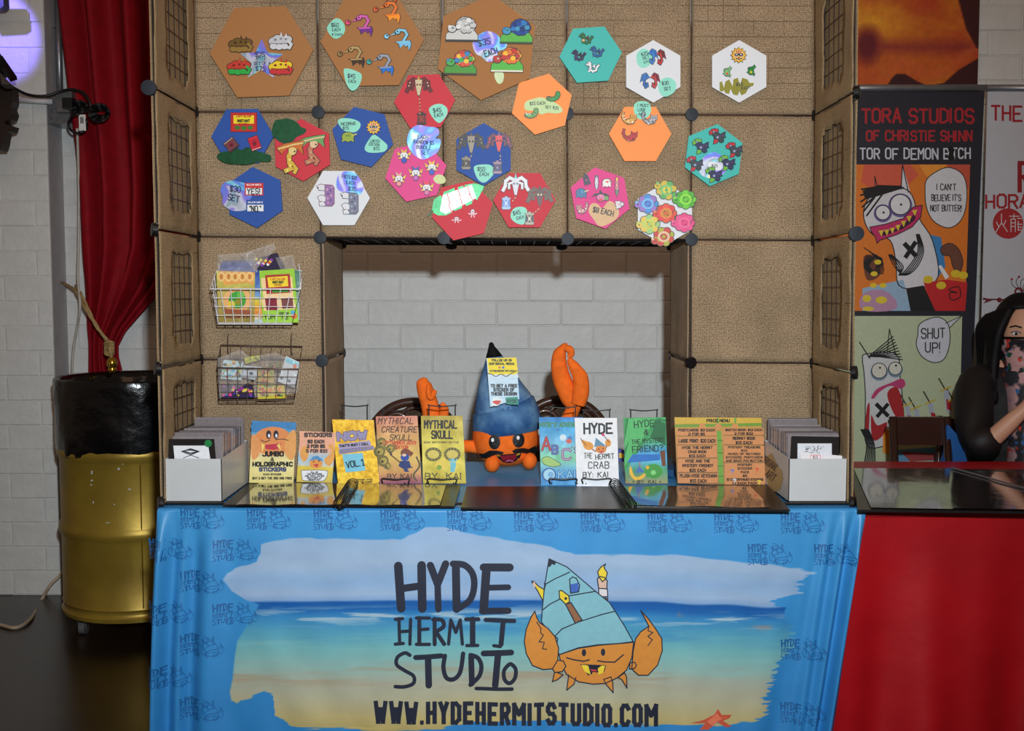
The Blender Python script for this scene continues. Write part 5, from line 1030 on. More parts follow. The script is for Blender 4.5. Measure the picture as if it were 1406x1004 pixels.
# ------------------------------------------------------------------ books, signs and easels
EW = mat('black_easel_wire', (18, 16, 18), rough=.35)
def easel(xc, half, ytop, Yb, ybot, Yf, lip, label):
    rt = root('wire_easel', W(xc, ybot, Yf), label, 'easel', 'black wire easels')
    zt = .742; r = .0021; f = W(xc, ybot, Yf); bt = W(xc, ytop, Yb)
    L_ = W(xc-half, ytop, Yb); R_ = W(xc+half, ytop, Yb); dz = .006
    M().tube(spl([Vector((L_.x, Yb-.004, zt+.12)), L_-Vector((0, 0, dz)), L_, bt+Vector((0, 0, -.003)), R_, R_-Vector((0, 0, dz)), Vector((R_.x, Yb-.004, zt+.12))], 5), r, 6).build('back_loop', EW, rt, smooth=True)
    for x in (L_.x, R_.x):
        M().tube([Vector((x, Yb-.004, zt+.12)), Vector((x, Yf+.02, zt+.004)), Vector((x, Yf-.016, zt+.004))], r, 6).build('leg', EW, rt, smooth=True)
        M().tube([Vector((x, Yb-.004, zt+.12)), Vector((x, Yb+.10, zt+.003))], r, 6).build('back_leg', EW, rt, smooth=True)
    if lip:
        a = W(xc-half*1.05, ybot, Yf-.018); c = W(xc+half*1.05, ybot, Yf-.018); u = Vector((0, 0, .022))
        M().tube(spl([Vector((a.x, Yf-.016, zt+.004)), a.copy()+Vector((0, 0, .002)), Vector((a.x, Yf-.018, zt+.019)), Vector(((a.x+c.x)/2, Yf-.019, zt+.0165)), Vector((c.x, Yf-.018, zt+.019)), c+Vector((0, 0, .002)), Vector((c.x, Yf-.016, zt+.004))], 5), .0025, 6).build('front_lip', EW, rt, smooth=True)
easel(487, 17, 557, 3.20, 664, 3.11, False, 'wire easel holding the yellow sketchbook')
easel(543, 17, 563, 3.20, 664, 3.10, True, 'wire easel holding the orange and purple creature book')
easel(607, 18, 557, 3.20, 664, 3.10, True, 'wire easel holding the yellow-green skull book')
easel(773, 17, 559, 3.20, 664, 3.10, True, 'wire easel holding the blue alphabet book')
easel(819, 18, 563, 3.21, 664, 3.10, True, 'wire easel holding the white crab book')
easel(884, 18, 563, 3.20, 664, 3.13, False, 'wire easel holding the green island book')
def book(label, quad, Y0, colfn, draw, th=.006, lean=.10, name='book', nx=44, ny=60, cat='book', grp='books standing on the table', edge=(226, 222, 210)):
    return flatthing(name, quad, Y0, edge, th, draw, label, cat, grp, lean=lean, colfn=colfn, nx=nx, ny=ny)
SG = 'printed signs on the table'
def d_jumbo(g):
    g.poly(spline2([(348,582),(404,582),(402,590),(388,588),(366,588),(350,594)]), (70,130,180), 1); g.circ(375, 606, 27, (222,140,80), 1, ry=20, n=20)
    g.poly([(346,580),(405,580),(405,591),(390,587),(372,586),(358,589),(346,594)], (64,130,186), 2)
    for x in (369, 379): g.circ(x, 597, 3.6, (40,34,50), 3, ry=6); g.circ(x+.6, 598.5, 1.6, (226,226,236), 4, ry=2.6)
    g.stroke(spline2([(358,604),(364,607),(371,604)], False), 1, DK, 3); g.stroke(spline2([(378,604),(388,603),(396,605)], False), 1, DK, 3)
    g.poly([(362,611),(386,609),(384,616),(376,618),(366,617)], (190,50,70), 3); g.poly([(359,609),(364,611),(360,622)], (236,210,110), 4); g.poly([(384,609),(386,619),(380,612)], (236,210,110), 4)
    g.poly(spline2([(345,600),(352,598),(357,610),(355,626),(346,630)]), (222,150,90), 3); g.poly(spline2([(392,606),(400,592),(406,594),(406,622),(400,632),(392,624)]), (226,160,90), 3)
    g.text('JUMBO', 375, 620.5, 5.6, w=28, th=2.0, align='c', L=6); g.text('&', 374, 628.6, 4.4, w=4, th=1.1, align='c', L=6); g.text('HOLOGRAPHIC', 374.5, 635, 5, w=54, th=1.9, align='c', L=6); g.text('STICKERS', 374.5, 642.5, 4.4, w=36, th=1.7, col=(50,60,110), align='c', L=6)
    g.text('EACH STICKER', 374, 650.5, 2, w=24, th=.7, align='c', L=6); g.text('BUY 2 GET THE 3RD ONE FREE', 374, 655.5, 2.6, w=54, th=.8, align='c', L=6)
book('sign with a cartoon crab face reading JUMBO and HOLOGRAPHIC STICKERS', [(346,578),(406,580),(403,664),(342,663)], 3.07, noisecol([(0,(60,140,200)),(.2,(90,160,200)),(.45,(206,180,140)),(.6,(226,214,150)),(1,(226,210,130))], 3, 3, 10), d_jumbo, .002, .12, 'sign_card', cat='sign', grp=SG, edge=(230,230,226))
def d_stick(g):
    g.poly([(411,592),(460,594),(458,622),(411,620)], (232,170,140), 1); g.circ(434, 636, 9, (226,150,70), 3, ry=7.5); g.poly([(425,633),(430,627),(436,626),(443,631),(443,634),(434,631)], (80,140,190), 4)
    g.poly(spline2([(412,622),(418,612),(424,618),(422,630),(416,634)]), (226,160,80), 3); g.poly(spline2([(445,632),(456,620),(450,612),(458,612),(459,630),(452,640)]), (226,160,80), 3)
    g.circ(431, 634, 1, DK, 5); g.circ(438, 633, 1, DK, 5); g.poly([(430,638),(438,637),(435,642)], (190,50,60), 5); g.stroke([(430,604),(431,612)], 2, (240,180,130), 6)
    g.text('STICKERS', 437, 595, 4.6, w=37, th=1.7, align='c', L=7, col=(60,50,50)); g.text('$3 EACH', 434, 604.5, 3.8, w=22, th=1.5, align='c', L=7, col=(60,50,50)); g.text('2 FOR $5', 434, 611, 3.8, w=24, th=1.5, align='c', L=7, col=(60,50,50)); g.text('5 FOR $10', 435, 617.5, 3.8, w=28, th=1.4, align='c', L=7, col=(80,66,66))
    g.poly(spline2([(414,649),(416,646),(446,646),(450,650),(447,658),(440,661),(418,660),(415,656)]), (226,228,232), 6); g.stroke(spline2([(414,649),(416,646),(446,646),(450,650),(447,658),(440,661),(418,660),(415,656)]), .6, DK, 7, closed=True)
    for i, s_ in enumerate(('ALL OF', 'THE STICKERS', 'ARE VINYL WATER', 'WEATHER UV', 'RESISTANT')): g.text(s_, 432, 647.6+i*2.6, 1.8, w=(10,20,26,20,16)[i], th=.6, align='c', L=8)
book('peach and yellow sign listing STICKERS prices above a small crab drawing', [(412,592),(461,595),(456,663),(407,662)], 3.075, noisecol([(0,(236,180,150)),(.35,(232,190,160)),(.5,(160,190,210)),(.66,(190,200,200)),(.7,(220,190,60)),(1,(214,190,90))], 3, 3, 12), d_stick, .002, .12, 'sign_card', cat='sign', grp=SG, edge=(230,230,226))
def d_now(g):
    def bub(t, x, y, h, w, rot, c, o):
        g.text(t, x, y, h, w=w, th=5.4, col=(96,80,130), align='c', L=3, rot=rot); g.text(t, x, y, h, w=w, th=3.8, col=(150,142,176), align='c', L=4, rot=rot)
    bub('NOW', 483, 594, 9, 38, -4, 0, 0)
    g.poly([(464,610),(508,605),(510,612),(466,618)], (170,160,196), 3); g.text("THAT'S WHAT I CALL", 486, 609.5, 3, w=40, th=1, align='c', L=5, rot=-5)
    g.poly([(465,618),(513,612),(514,617),(466,624)], (150,140,170), 3); g.text('SKETCHBOOK', 489, 615.5, 4.2, w=44, th=1.5, col=(90,80,110), align='c', L=5, rot=-6); g.text('SKETCHBOOK', 489, 615.5, 4.2, w=44, th=.6, col=(170,160,190), align='c', L=6, rot=-6)
    g.poly([(470,624),(498,622),(502,646),(475,649)], (120,196,220), 4); g.text('VOL.1', 487, 633, 8, w=24, th=1.5, align='c', L=6, rot=-10, jit=.06)
    g.text('WHATEVER LIMITED', 500, 658, 1.6, w=22, th=.5, align='c', L=4); g.text('EDITION NUMBER', 500, 661, 1.6, w=22, th=.5, align='c', L=4)
book('bright yellow sketchbook with purple bubble title and a blue note reading VOL.1', [(456,576),(513,577),(521,664),(464,664)], 3.10, noisecol([(0,(240,186,30)),(1,(240,190,36))], 16, 22, 60, 2), d_now)
def d_myth1(g):
    g.text('MYTHICAL', 543, 574, 8, w=48, th=1.2, align='c', L=3, slant=.2, col=(70,40,30)); g.text('CREATURE', 548, 586, 7.5, w=48, th=1.2, align='c', L=3, slant=.2, col=(60,36,28)); g.text('SKULL', 550, 597, 7.5, w=30, th=1.2, align='c', L=3, slant=.2, col=(60,36,28))
    g.text('SEPTEMBER 2019', 548, 606, 4, w=46, th=1, align='c', L=3, col=(200,50,30)); g.text('EDITION', 551, 612, 4, w=18, th=1, align='c', L=3, col=(200,50,30))
    OL = (66,60,36)
    for (x, y, r) in ((524,608,7),(521,620,8),(526,633,8),(532,640,5),(536,616,6)): g.circ(x, y, r, (110,100,50), 2); g.circ(x+1, y, r*.6, (170,150,70), 3); g.circ(x-1, y+1, r*.25, OL, 4)
    g.stroke(spline2([(519,606),(530,616),(543,616),(541,609)], False), 3.5, (130,120,60), 3); g.stroke(spline2([(572,628),(576,640),(568,652),(572,660)], False), 2.4, (90,80,50), 3)
    g.stroke([(536,624),(548,634),(566,642)], 1.6, (90,60,30), 4); g.poly([(533,619),(539,623),(537,627)], (60,50,60), 5)
    g.circ(557, 622, 7, (120,60,40), 5, ry=6); g.poly([(560,617),(568,622),(564,628)], (120,60,40), 5); g.circ(556, 628, 6, (30,70,160), 6, ry=5); g.circ(555, 625, 3, (226,190,160), 7, ry=2); g.poly([(550,633),(562,633),(565,642),(559,644),(562,648),(556,648),(554,644),(547,640)], (30,50,110), 5)
    g.text('By Kai', 549, 651, 6, w=34, th=.9, align='c', L=4, up=True, serif=True)
book('orange and purple book cover reading MYTHICAL CREATURE SKULL with a small ninja', [(516,572),(573,571),(579,664),(521,665)], 3.095, noisecol([(0,(206,130,110)),(.25,(216,160,100)),(.6,(214,180,90)),(.85,(206,150,90)),(1,(150,80,110))], 4, 5, 24, 3), d_myth1)
def d_myth2(g):
    g.text('MYTHICAL', 605, 578, 10, w=44, th=2.1, align='c', L=3, col=(40,32,20)); g.text('SKULL', 607, 592, 10, w=28, th=2.1, align='c', L=3, col=(40,32,20)); g.text('2020 SEPTEMBER EDITION', 606, 606.5, 2, w=48, th=.5, align='c', L=3, col=(60,50,30))
    for cx_ in (595, 621):
        g.circ(cx_, 624, 11.5, (90,84,40), 2, ry=9.5, n=20); g.circ(cx_, 624, 8, (210,190,90), 3, ry=6, n=20)
        for k in range(14): a = k*.449; g.circ(cx_+9.6*math.cos(a), 624+7.6*math.sin(a), 1, (160,150,80), 4, n=6)
    g.poly([(600,632),(612,628),(616,640),(606,646),(597,640)], (226,200,80), 2); g.circ(603, 642, 3.5, (130,160,50), 3); g.circ(622, 632, 2.6, (110,190,210), 5); g.poly([(618,635),(626,635),(626,641),(624,645),(625,648),(618,648),(619,642)], (110,190,210), 5); g.stroke([(617,630),(619,636)], 1.2, (110,190,210), 5); g.stroke([(627,630),(625,636)], 1.2, (110,190,210), 5)
    g.text('BY: KAI', 609, 650, 8, w=50, th=1.1, align='c', L=4, serif=True)
book('yellow-green book cover reading MYTHICAL SKULL with two woven rings', [(578,571),(635,571),(640,664),(581,664)], 3.095, noisecol([(0,(170,150,50)),(.3,(206,190,70)),(.7,(216,200,80)),(1,(190,170,50))], 5, 6, 40, 4), d_myth2)
def d_abc(g):
    g.text("HYDE'S ADVENTURE", 741.5, 580.5, 5.5, w=64, th=1.5, L=2, col=(60,130,70)); g.text("OF", 766, 588.5, 3, w=5, th=.7, L=2, col=(60,100,160), align='c')
    g.text('A', 750, 601, 17, w=11, th=3.4, L=3, col=(130,40,60), align='c'); g.text('A', 750, 601, 17, w=11, th=1.8, L=4, col=(190,60,60), align='c')
    g.text('B', 762, 612, 11, w=7, th=3, L=3, col=(60,70,120), align='c'); g.text('B', 762, 612, 11, w=7, th=1.4, L=4, col=(100,110,190), align='c')
    g.text('C', 778, 617, 14, w=11, th=3.6, L=3, col=(120,90,130), align='c'); g.text('C', 778, 617, 14, w=11, th=1.4, L=4, col=(190,160,190), align='c'); g.text("'S", 789, 614, 8, w=8, th=1.4, L=3, col=(110,80,120), align='c')
    g.circ(773, 601, 4.5, (206,222,232), 3); g.circ(781, 606, 4, (206,90,70), 4, ry=3); g.poly([(778,602),(783,598),(786,604)], (80,120,180), 5); g.poly(spline2([(744,631),(752,627),(762,632),(770,638),(760,641),(748,638)]), (160,196,110), 3); g.stroke(spline2([(744,631),(752,627),(762,632),(770,638),(760,641),(748,638)]), .7, (40,60,30), 4, closed=True)
    g.circ(754, 652, 9.5, (30,70,140), 3, n=18); g.circ(754, 652, 8, (160,206,226), 4, n=18); g.circ(756, 652, 4, (120,170,210), 5); g.text('KAI', 779, 647, 10, w=24, th=3, L=3, col=(40,100,170), align='c'); g.text('KAI', 779, 647, 10, w=24, th=1.2, L=4, col=(150,206,220), align='c')
book('blue watercolour book cover with large letters A B C and a fish', [(740,573),(800,573),(800,668),(743,668)], 3.10, noisecol([(0,(30,120,190)),(.15,(60,160,216)),(.35,(110,180,220)),(.6,(120,196,150)),(.72,(110,180,200)),(.85,(60,140,200)),(1,(70,150,200))], 6, 8, 34, 5), d_abc)
def d_hyde(g):
    g.text('HYDE', 821, 582, 13, w=38, th=2.7, align='c', L=2, jit=.05, col=(16,16,20), rot=-1)
    C = (222,150,50); BR = (150,90,40)
    g.poly(spline2([(798,604),(805,606),(812,608),(815,614),(810,618),(803,616),(800,610)]), C, 2); g.poly(spline2([(831,606),(836,603),(839,608),(837,613),(832,612)]), C, 2); g.stroke([(797,602),(805,612)], .9, (60,70,30), 3); g.stroke([(828,597),(836,607)], 1, (90,40,40), 3); g.circ(828, 597, 2, (200,40,90), 4); g.stroke([(813,617),(818,620)], 1.6, BR, 2); g.stroke([(833,613),(831,617)], 1.6, BR, 2)
    g.circ(825, 617, 7.5, (216,130,50), 3, ry=5.5); g.poly([(816,614),(818,601),(824,606),(833,613),(825,612)], (90,140,170), 4); g.circ(822, 617, .9, DK, 5); g.circ(828, 616, .9, DK, 5); g.poly([(822,620),(829,619),(826,623)], (200,50,50), 5)
    g.text('THE', 807.5, 622, 7.5, w=11, th=.95, align='c', L=2, jit=.06); g.text('HERMIT', 830, 623.5, 6.5, w=25, th=1.1, align='c', L=2, jit=.07, rot=-4); g.text('CRAB', 822, 634.5, 9, w=28, th=1.2, align='c', L=2, jit=.06); g.text('BY: KAI', 818, 648.5, 7, w=35, th=1.2, align='c', L=2, jit=.05)
book('white book cover with hand-lettered crab title above and below a small crab', [(789,574),(847,574),(850,668),(792,668)], 3.085, noisecol([(0,(232,232,234)),(1,(232,232,234))], 2, 2, 3), d_hyde)
def d_myst(g):
    for k in range(7): g.poly([(857+k*3,575),(866+k*7,574),(858,600+k*8),(857,596+k*7)], [(50,150,80),(30,120,60),(80,180,100)][k % 3], 1+(k % 3))
    for k in range(6): g.poly([(914,576+k*3),(890+k*3,574),(902-k*2,600),(914,612)], [(34,116,66),(50,150,80),(26,104,56)][k % 3], 1+(k % 3))
    g.poly([(906,620),(913,618),(914,640),(909,640)], (110,60,30), 3); g.poly([(858,624),(906,624),(906,632),(858,636)], (30,110,190), 2); g.circ(897, 647, 13, (60,150,60), 3, ry=10); g.circ(897, 649, 3.5, (130,206,120), 5)
    g.poly(spline2([(866,640),(870,652),(876,655),(886,650),(884,656),(874,660),(866,654),(864,646)]), (232,180,50), 4); g.poly([(872,650),(877,640),(885,648)], (60,110,180), 5); g.circ(889, 642, 2.5, (226,170,50), 5); g.stroke([(878,635),(879,642)], 1, (200,50,60), 5)
    for t, x, y, h, w in (('HYDE', 884, 577.5, 9, 27), ('&', 887, 590, 7, 5), ('THE MYSTERY', 889, 602.5, 6, 44), ('FRIEND?', 889, 612, 8, 42)): g.text(t, x, y, h, w=w, th=1.3 if h > 6 else 1, align='c', L=7, rot=-4 if w > 10 else 0, jit=.04, col=(10,40,30))
    g.text('BY: KAI', 888, 659.5, 4, w=26, th=.8, align='c', L=6)
book('green book cover of palm leaves over a blue lagoon with a crab', [(856,574),(914,573),(917,664),(859,664)], 3.115, noisecol([(0,(60,160,90)),(.35,(80,180,120)),(.5,(60,150,200)),(.65,(90,180,220)),(.8,(70,150,110)),(1,(150,140,90))], 5, 6, 26, 6), d_myst)
def d_menu(g):
    g.poly([(927,574),(1045,574),(1046,581),(928,582)], (206,170,60), 1); g.poly([(927,583),(1046,581),(1046,585),(927,587)], (110,150,50), 2); g.text('PRICE MENU', 986, 576, 3.6, w=31, th=1.1, align='c', L=4)
    for k in range(3): g.poly([(984+k,592),(990+k,592),(994+k,664),(987+k,664)] if k == 0 else [(960+k*24,574),(963+k*24,574),(963+k*24,586),(960+k*24,586)], (110,160,60), 2)
    for y in (605, 622, 640, 654): g.stroke([(985,y),(993,y)], .8, (60,90,30), 4)
    for x in (964, 986, 1009): g.circ(x, 586, 4.6, (206,140,80), 5)
    Ls = [('POSTCARDS: $3 EACH|2 FOR $5', 588, 599), ('LARGE PRINT: $20 EACH', 600, 611), ('THE HERMIT|CRAB BOOK|$15 EACH', 612, 629), ('AND THE|MYSTERY FRIEND?|$25 EACH', 630, 649), ('PLUSH KEYCHAIN:|$15 EACH', 650, 663)]
    Ls[2] = ('HYDE THE HERMIT|CRAB BOOK|$15 EACH', 612, 629); Ls[3] = ('HYDE AND THE|MYSTERY FRIEND?|$25 EACH', 630, 649); Ls[4] = ('PLUSH HYDE KEYCHAIN|$15 EACH', 650, 664)
    Rs = [('SKETCH BOOK: $12 EACH|2 FOR $22', 588, 598), ('MERMAY BOOK|$15 EACH', 599, 611), ('MYSTERY TREASURE|$10|MIXED OF RETIRED|STICKERS, POSTCARDS|AND BACK PIN BUTTON', 612, 635), ('MYSTERY|STICKER|PACK|$5|10 DISCONTINUED STICKERS|IN EACH PACK', 636, 666)]
    for L_, x0, x1 in ((Ls, 929, 983), (Rs, 993, 1048)):
        for t, a, c in L_:
            k = (a-575)*.035; g.poly([(x0+k*.8,a+.5),(x1+k,a+.3),(x1+k,c-.5),(x0+k*.8,c-.4)], (206,138,84), 3); g.stroke([(x0+k,c-.2),(x1+k,c-.2)], .7, (110,70,50), 4)
            ln = t.split('|'); h = (c-a)/len(ln)
            for i, s_ in enumerate(ln): g.text(s_, (x0+x1)/2+k, a+h*(i+.5)-min(h*.28, 2.2), min(h*.55, 4.4), w=min(len(s_)*2.75, 50), th=min(h*.17, 1.0), align='c', L=6)
    for x, y, c in ((1003,645,(60,120,200)),(1037,643,(220,60,60)),(1040,660,(230,210,50)),(1006,658,(226,226,226))): g.text('?', x, y, 5, w=4, th=1.2, col=c, L=7)
book('wide bamboo-framed sign reading PRICE MENU with rows of wooden planks', [(926,573),(1045,574),(1052,668),(930,664)], 3.075, noisecol([(0,(200,160,60)),(.1,(196,150,70)),(1,(150,110,70))], 6, 6, 16), d_menu, .003, .10, 'sign_board', cat='sign', grp=SG, edge=(120,90,60))
# ------------------------------------------------------------------ black portfolios lying open at the table edge
page = mat('glossy_page_sleeve', None, rough=.10, ns=30, na=.2, spec=.9, coat=1.0, bump=.25, bs=22, dist=.004); cover = mat('black_portfolio_cover', (26, 22, 24), rough=.3, ns=60, na=.1, spec=.5)
def tabq(q, z): return [WF(px, py, z) for px, py in q]
def portfolio(label, spread, pages, coil, zt=TZ):
    rt = root('portfolio', WF(sum(p[0] for p in spread[0])/4, sum(p[1] for p in spread[0])/4, zt), label, 'portfolio', 'open black portfolios on the blue table')
    for q in spread:
        a = tabq(q, zt+.007); M().hexa([p-Vector((0, 0, .005)) for p in a], a).build('cover_leaf', cover, rt)
    for q, cf, zz in pages:
        a = tabq(q, zt+zz); g = M(); A = [np.array(p) for p in a]
        def fn(u, v, A=A): 
            P = (A[0][None]*(1-u)[:, None]+A[1][None]*u[:, None])*(1-v)[:, None]+(A[3][None]*(1-u)[:, None]+A[2][None]*u[:, None])*v[:, None]; P[:, 2] += .0010*np.sin(u*14+v*3); return P
        M().hexa([p-Vector((0, 0, zz-.0075)) for p in a], [p-Vector((0, 0, .0015)) for p in a]).build('page_stack', cover, rt)
        g.grid(30, 16, fn, cf).build('sleeve_page', page, rt, smooth=True)
    if coil:
        a, c = WF(*coil[0], zt+.016), WF(*coil[1], zt+.016)
        for k in range(15):
            p = a.lerp(c, k/14); d = (c-a).normalized(); s_ = d.cross(Vector((0, 0, 1)))
            M().tube([p+s_*(.016*math.cos(t))+Vector((0, 0, .014*math.sin(t))) for t in [2*math.pi*i/12 for i in range(12)]], .0013, 5, closed=True).build('binding_ring', ringm, rt)
        M().tube([a-Vector((0, 0, .010)), c-Vector((0, 0, .010))], .004, 8).build('binding_spine', cover, rt, smooth=True)
    return rt
ringm = mat('black_ring_plastic', (12, 11, 12), rough=.6, spec=.25)
darkpg = lambda c: (lambda u, v: np.tile(np.array(c, float), (len(u), 1))+(fbm(u*5, v*5)-.45)[:, None]*40)
portfolio('black spiral portfolio lying open on the left half of the table', [[(306,693),(470,694),(478,664),(343,662)], [(470,694),(624,695),(632,666),(478,664)]], [([(324,693),(468,693),(478,664),(356,663)], darkpg((70,58,50)), .011), ([(474,693),(604,694),(612,666),(482,664)], darkpg((92,74,40)), .011)], ((466,692),(484,664)))
portfolio('black spiral portfolio lying open on the right half of the table', [[(633,697),(858,699),(842,668),(641,668)], [(858,699),(1085,700),(1054,666),(842,668)]], [([(868,694),(1058,697),(1030,667),(856,668)], darkpg((84,64,50)), .011)], ((866,694),(844,664)))
# ------------------------------------------------------------------ plush crab with a tall blue shell
og = mat('orange_plush', (244, 112, 34), rough=.85, ns=45, na=.14, spec=.2, bump=.4, bs=120, dist=.003); bv = mat('blue_velvet', (92, 136, 176), rough=.7, ns=14, na=.0, c2=(40, 82, 134), thr=(.38, .62), spec=.2, bump=.3, bs=60, dist=.003)
PY = 3.35; c0 = W(694, 612, PY); pl = root('plush_crab', Vector((c0.x, PY, TZ)), 'orange plush hermit crab with a tall blue cone shell and black moustache', 'plush toy')
cz = TZ+.105; RX, RY, RZ = .105, .095, .092
body = M().ball((c0.x, PY, cz), (RX, RY, RZ), n=40, m=26, fn=lambda p: Vector((p.x*(1+.10*(abs(p.z/RZ) < .7)), p.y, p.z*(1 if p.z < 0 else 1.15))) if False else Vector((math.copysign(abs(p.x/RX)**.82*RX, p.x), p.y, math.copysign(abs(p.z/RZ)**.88*RZ, p.z))))
body.build('body', og, pl, smooth=True)
def sp(px, py, off=0.0):
    d = ray(px, py); C = Vector((0, 0, HC)); best = None
    # march to the superellipsoid
    t = (PY-.14)/d.y; e = .004
    for _ in range(200):
        p = C+d*t; q = abs((p.x-c0.x)/RX)**(2/.82)+((p.y-PY)/RY)**2*1.0+abs((p.z-cz)/RZ)**(2/.88)
        if q <= 1: break
        t += .001
        if t*d.y > PY: break
    return C+d*t+Vector((0, -off-.0030, 0))
for x, y, r in ((679,607,8.6), (712,604,9)):
    g = M(sp); g.poly([(x+r*.92*math.cos(a*.35), y+r*1.18*math.sin(a*.35)) for a in range(18)], (10,10,12), 1, sub=5); g.poly([(x-2.6+2.2*math.cos(a*.7)+(2 if x > 700 else 0), y-3+2.8*math.sin(a*.7)) for a in range(9)], (232,232,236), 4)
    g.build('eye', INK, pl)
g = M(sp); g.poly([(653,622),(664,623),(672,618.5),(682,618.5),(692,621),(690,624),(682,624),(676,626),(668,630),(657,628)], (12,10,12), 2, sub=5); g.build('moustache', INK, pl); g = M(sp); g.poly([(703,619.5),(708,616),(718,615),(726,616.5),(734,612.5),(739,611),(739,619),(732,623),(724,623),(716,621.5),(706,622.5)], (12,10,12), 2, sub=5); g.build('moustache', INK, pl)
g = M(sp); g.poly([(681,625),(716,622),(714,628),(710,632),(704,635),(697,636),(690,634),(685,630)], (20,14,14), 1, sub=5); g.poly([(687,626),(710,624),(708,631),(702,634.5),(694,634.5),(689,631)], (150,20,40), 3, sub=5); g.poly([(694,634),(698,631),(704,632),(705,634)], (220,120,160), 5); g.poly([(682,625),(687,625.5),(689,634)], (226,190,60), 5); g.poly([(709,624),(714,622),(711,632)], (226,190,60), 5); g.build('mouth', INK, pl)
for x, y in ((676, 637), (727, 633)): p = W(x, y, PY-.062); M().ball(p, (.024, .030, .026), n=16, m=10).build('foot', og, pl, smooth=True)
def shellring(cx_, cy_, hw, tilt, Y, n=36, yd=None):
    c = W(cx_, cy_, Y); k = 1/437.0*Y/3.3; return [Vector((c.x+hw*k*math.cos(a), Y+(yd or hw)*k*math.sin(a)*.92, c.z+hw*k*math.cos(a)*tilt)) for a in [2*math.pi*i/n for i in range(n)]]
M().loft([shellring(696, 593, 46, .12, PY), shellring(696, 580, 47, .15, PY), shellring(694, 568, 45, .22, PY), shellring(691, 557, 41.5, .32, PY), shellring(690, 555, 38, .33, PY)]).build('shell_band', bv, pl, smooth=True)
M().loft([shellring(695, 572, 43, .10, PY), shellring(694, 558, 42, .12, PY), shellring(691, 545, 37.5, .12, PY), shellring(686, 527, 29.5, .1, PY), shellring(682.5, 507, 20, .08, PY), shellring(679, 490, 11, .1, PY), shellring(676, 484, 6, .1, PY)]).build('shell_cone', mat('light_blue_velvet', (114, 152, 188), rough=.7, ns=18, c2=(68, 108, 156), thr=(.35, .65), spec=.2, bump=.3, bs=60, dist=.003), pl, smooth=True)
M().loft([shellring(678.5, 490, 11.5, .1, PY), shellring(677, 483, 8.0, .1, PY), shellring(675, 476, 4.2, .1, PY), shellring(674.5, 471.5, 3, 0, PY), shellring(674.5, 470, 1, 0, PY)]).build('shell_tip', mat('black_velvet', (14, 13, 16), rough=.8, spec=.2), pl, smooth=True)
def blobtube(name, pts, rads, parent=pl, Ys=None, fl=.8):
    P = [W(p[0], p[1], p[2]) for p in pts]; n = 6; Q = spl(P, n); R_ = []
    rs = [r/437*P[0].y/3.3 for r in rads]
    for i in range(len(rs)-1):
        for k in range(n): t = k/n; t = t*t*(3-2*t); R_.append(rs[i]*(1-t)+rs[i+1]*t)
    R_.append(rs[-1]); return M().tube(Q, R_, 16, flat=fl).build(name, og, parent, smooth=True)
blobtube('arm', [(656,614,3.33),(645,613,3.33),(632,612,3.34),(616,605,3.36),(603,585,3.37)], [9,8.5,9,9,9])
blobtube('claw', [(600,592,3.37),(594,575,3.37),(590,556,3.37),(585,540,3.37),(582,527,3.37),(584,519,3.37)], [11,13,12,11.5,10.5,3])
blobtube('claw_tip', [(598,536,3.345),(592,545,3.34),(589,540,3.335),(588,528,3.335)], [3,5,4.5,2.5])
blobtube('claw_tip', [(606,580,3.35),(610,564,3.345),(607,553,3.345)], [7,6.5,2.5])
blobtube('arm', [(736,610,3.36),(752,600,3.40),(770,590,3.43),(783,570,3.43),(789,556,3.43)], [9,9,9.5,10,10])
blobtube('claw', [(789,556,3.42),(783,545,3.42),(773,525,3.42),(768,505,3.42),(768,488,3.42),(774,478,3.42),(780,474,3.42)], [11,14,13,11.5,9.5,6,3.5])
blobtube('claw_tip', [(793,556,3.40),(797,540,3.40),(797,520,3.40),(789,505,3.40),(783,496,3.40),(780,493,3.40)], [10,12,11,8,5,2.5])
blobtube('claw_tip', [(776,478,3.40),(782,480,3.395),(784,486,3.395),(780,491,3.395)], [4,5.5,5,2.5])
def d_fly(g):
    g.poly([(669,492),(709,491),(711,512),(706,516),(700,514),(695,518),(688,515),(682,518),(676,514),(671,515)], (240,216,20), 1)
    for x, r in ((674,4),(681,4),(688,4),(695,4),(702,4),(708,4)): g.circ(x, 517, r, (206,226,240), 3, ry=3)
    g.stroke(spline2([(670,513),(675,514),(681,517),(688,514),(695,517),(702,513),(710,509)], False), 1, DK, 5)
    g.text('FOLLOW US ON', 689, 493.5, 2.6, w=27, th=.9, align='c', L=6); g.text('OUR SOCIAL MEDIA!', 689, 498.3, 2.6, w=34, th=.9, align='c', L=6); g.circ(686, 504.8, 1.8, (220,120,60), 6, n=8); g.circ(691, 504.8, 1.8, (50,110,200), 6, n=8); g.text('HYDEHERMITSTUDIO', 690, 508.5, 2, w=34, th=.7, align='c', L=6)
    g.text('TO GET A FREE', 692, 528, 3.8, w=36, th=1.3, align='c', L=4); g.text('STICKER OF', 692, 533.5, 3.8, w=28, th=1.3, align='c', L=4); g.text('THESE DESIGN', 692, 539, 3.8, w=35, th=1.3, align='c', L=4)
    g.poly(spline2([(675,552),(680,545),(686,547),(690,550),(684,557),(677,557)]), (226,236,236), 4); g.poly(spline2([(676,552),(681,550),(688,551),(683,556)]), (210,70,60), 5); g.poly([(694,546),(711,545),(712,556),(695,555)], (30,140,120), 4); g.text('HYDE', 703, 549, 4, w=13, th=.8, align='c', L=5)
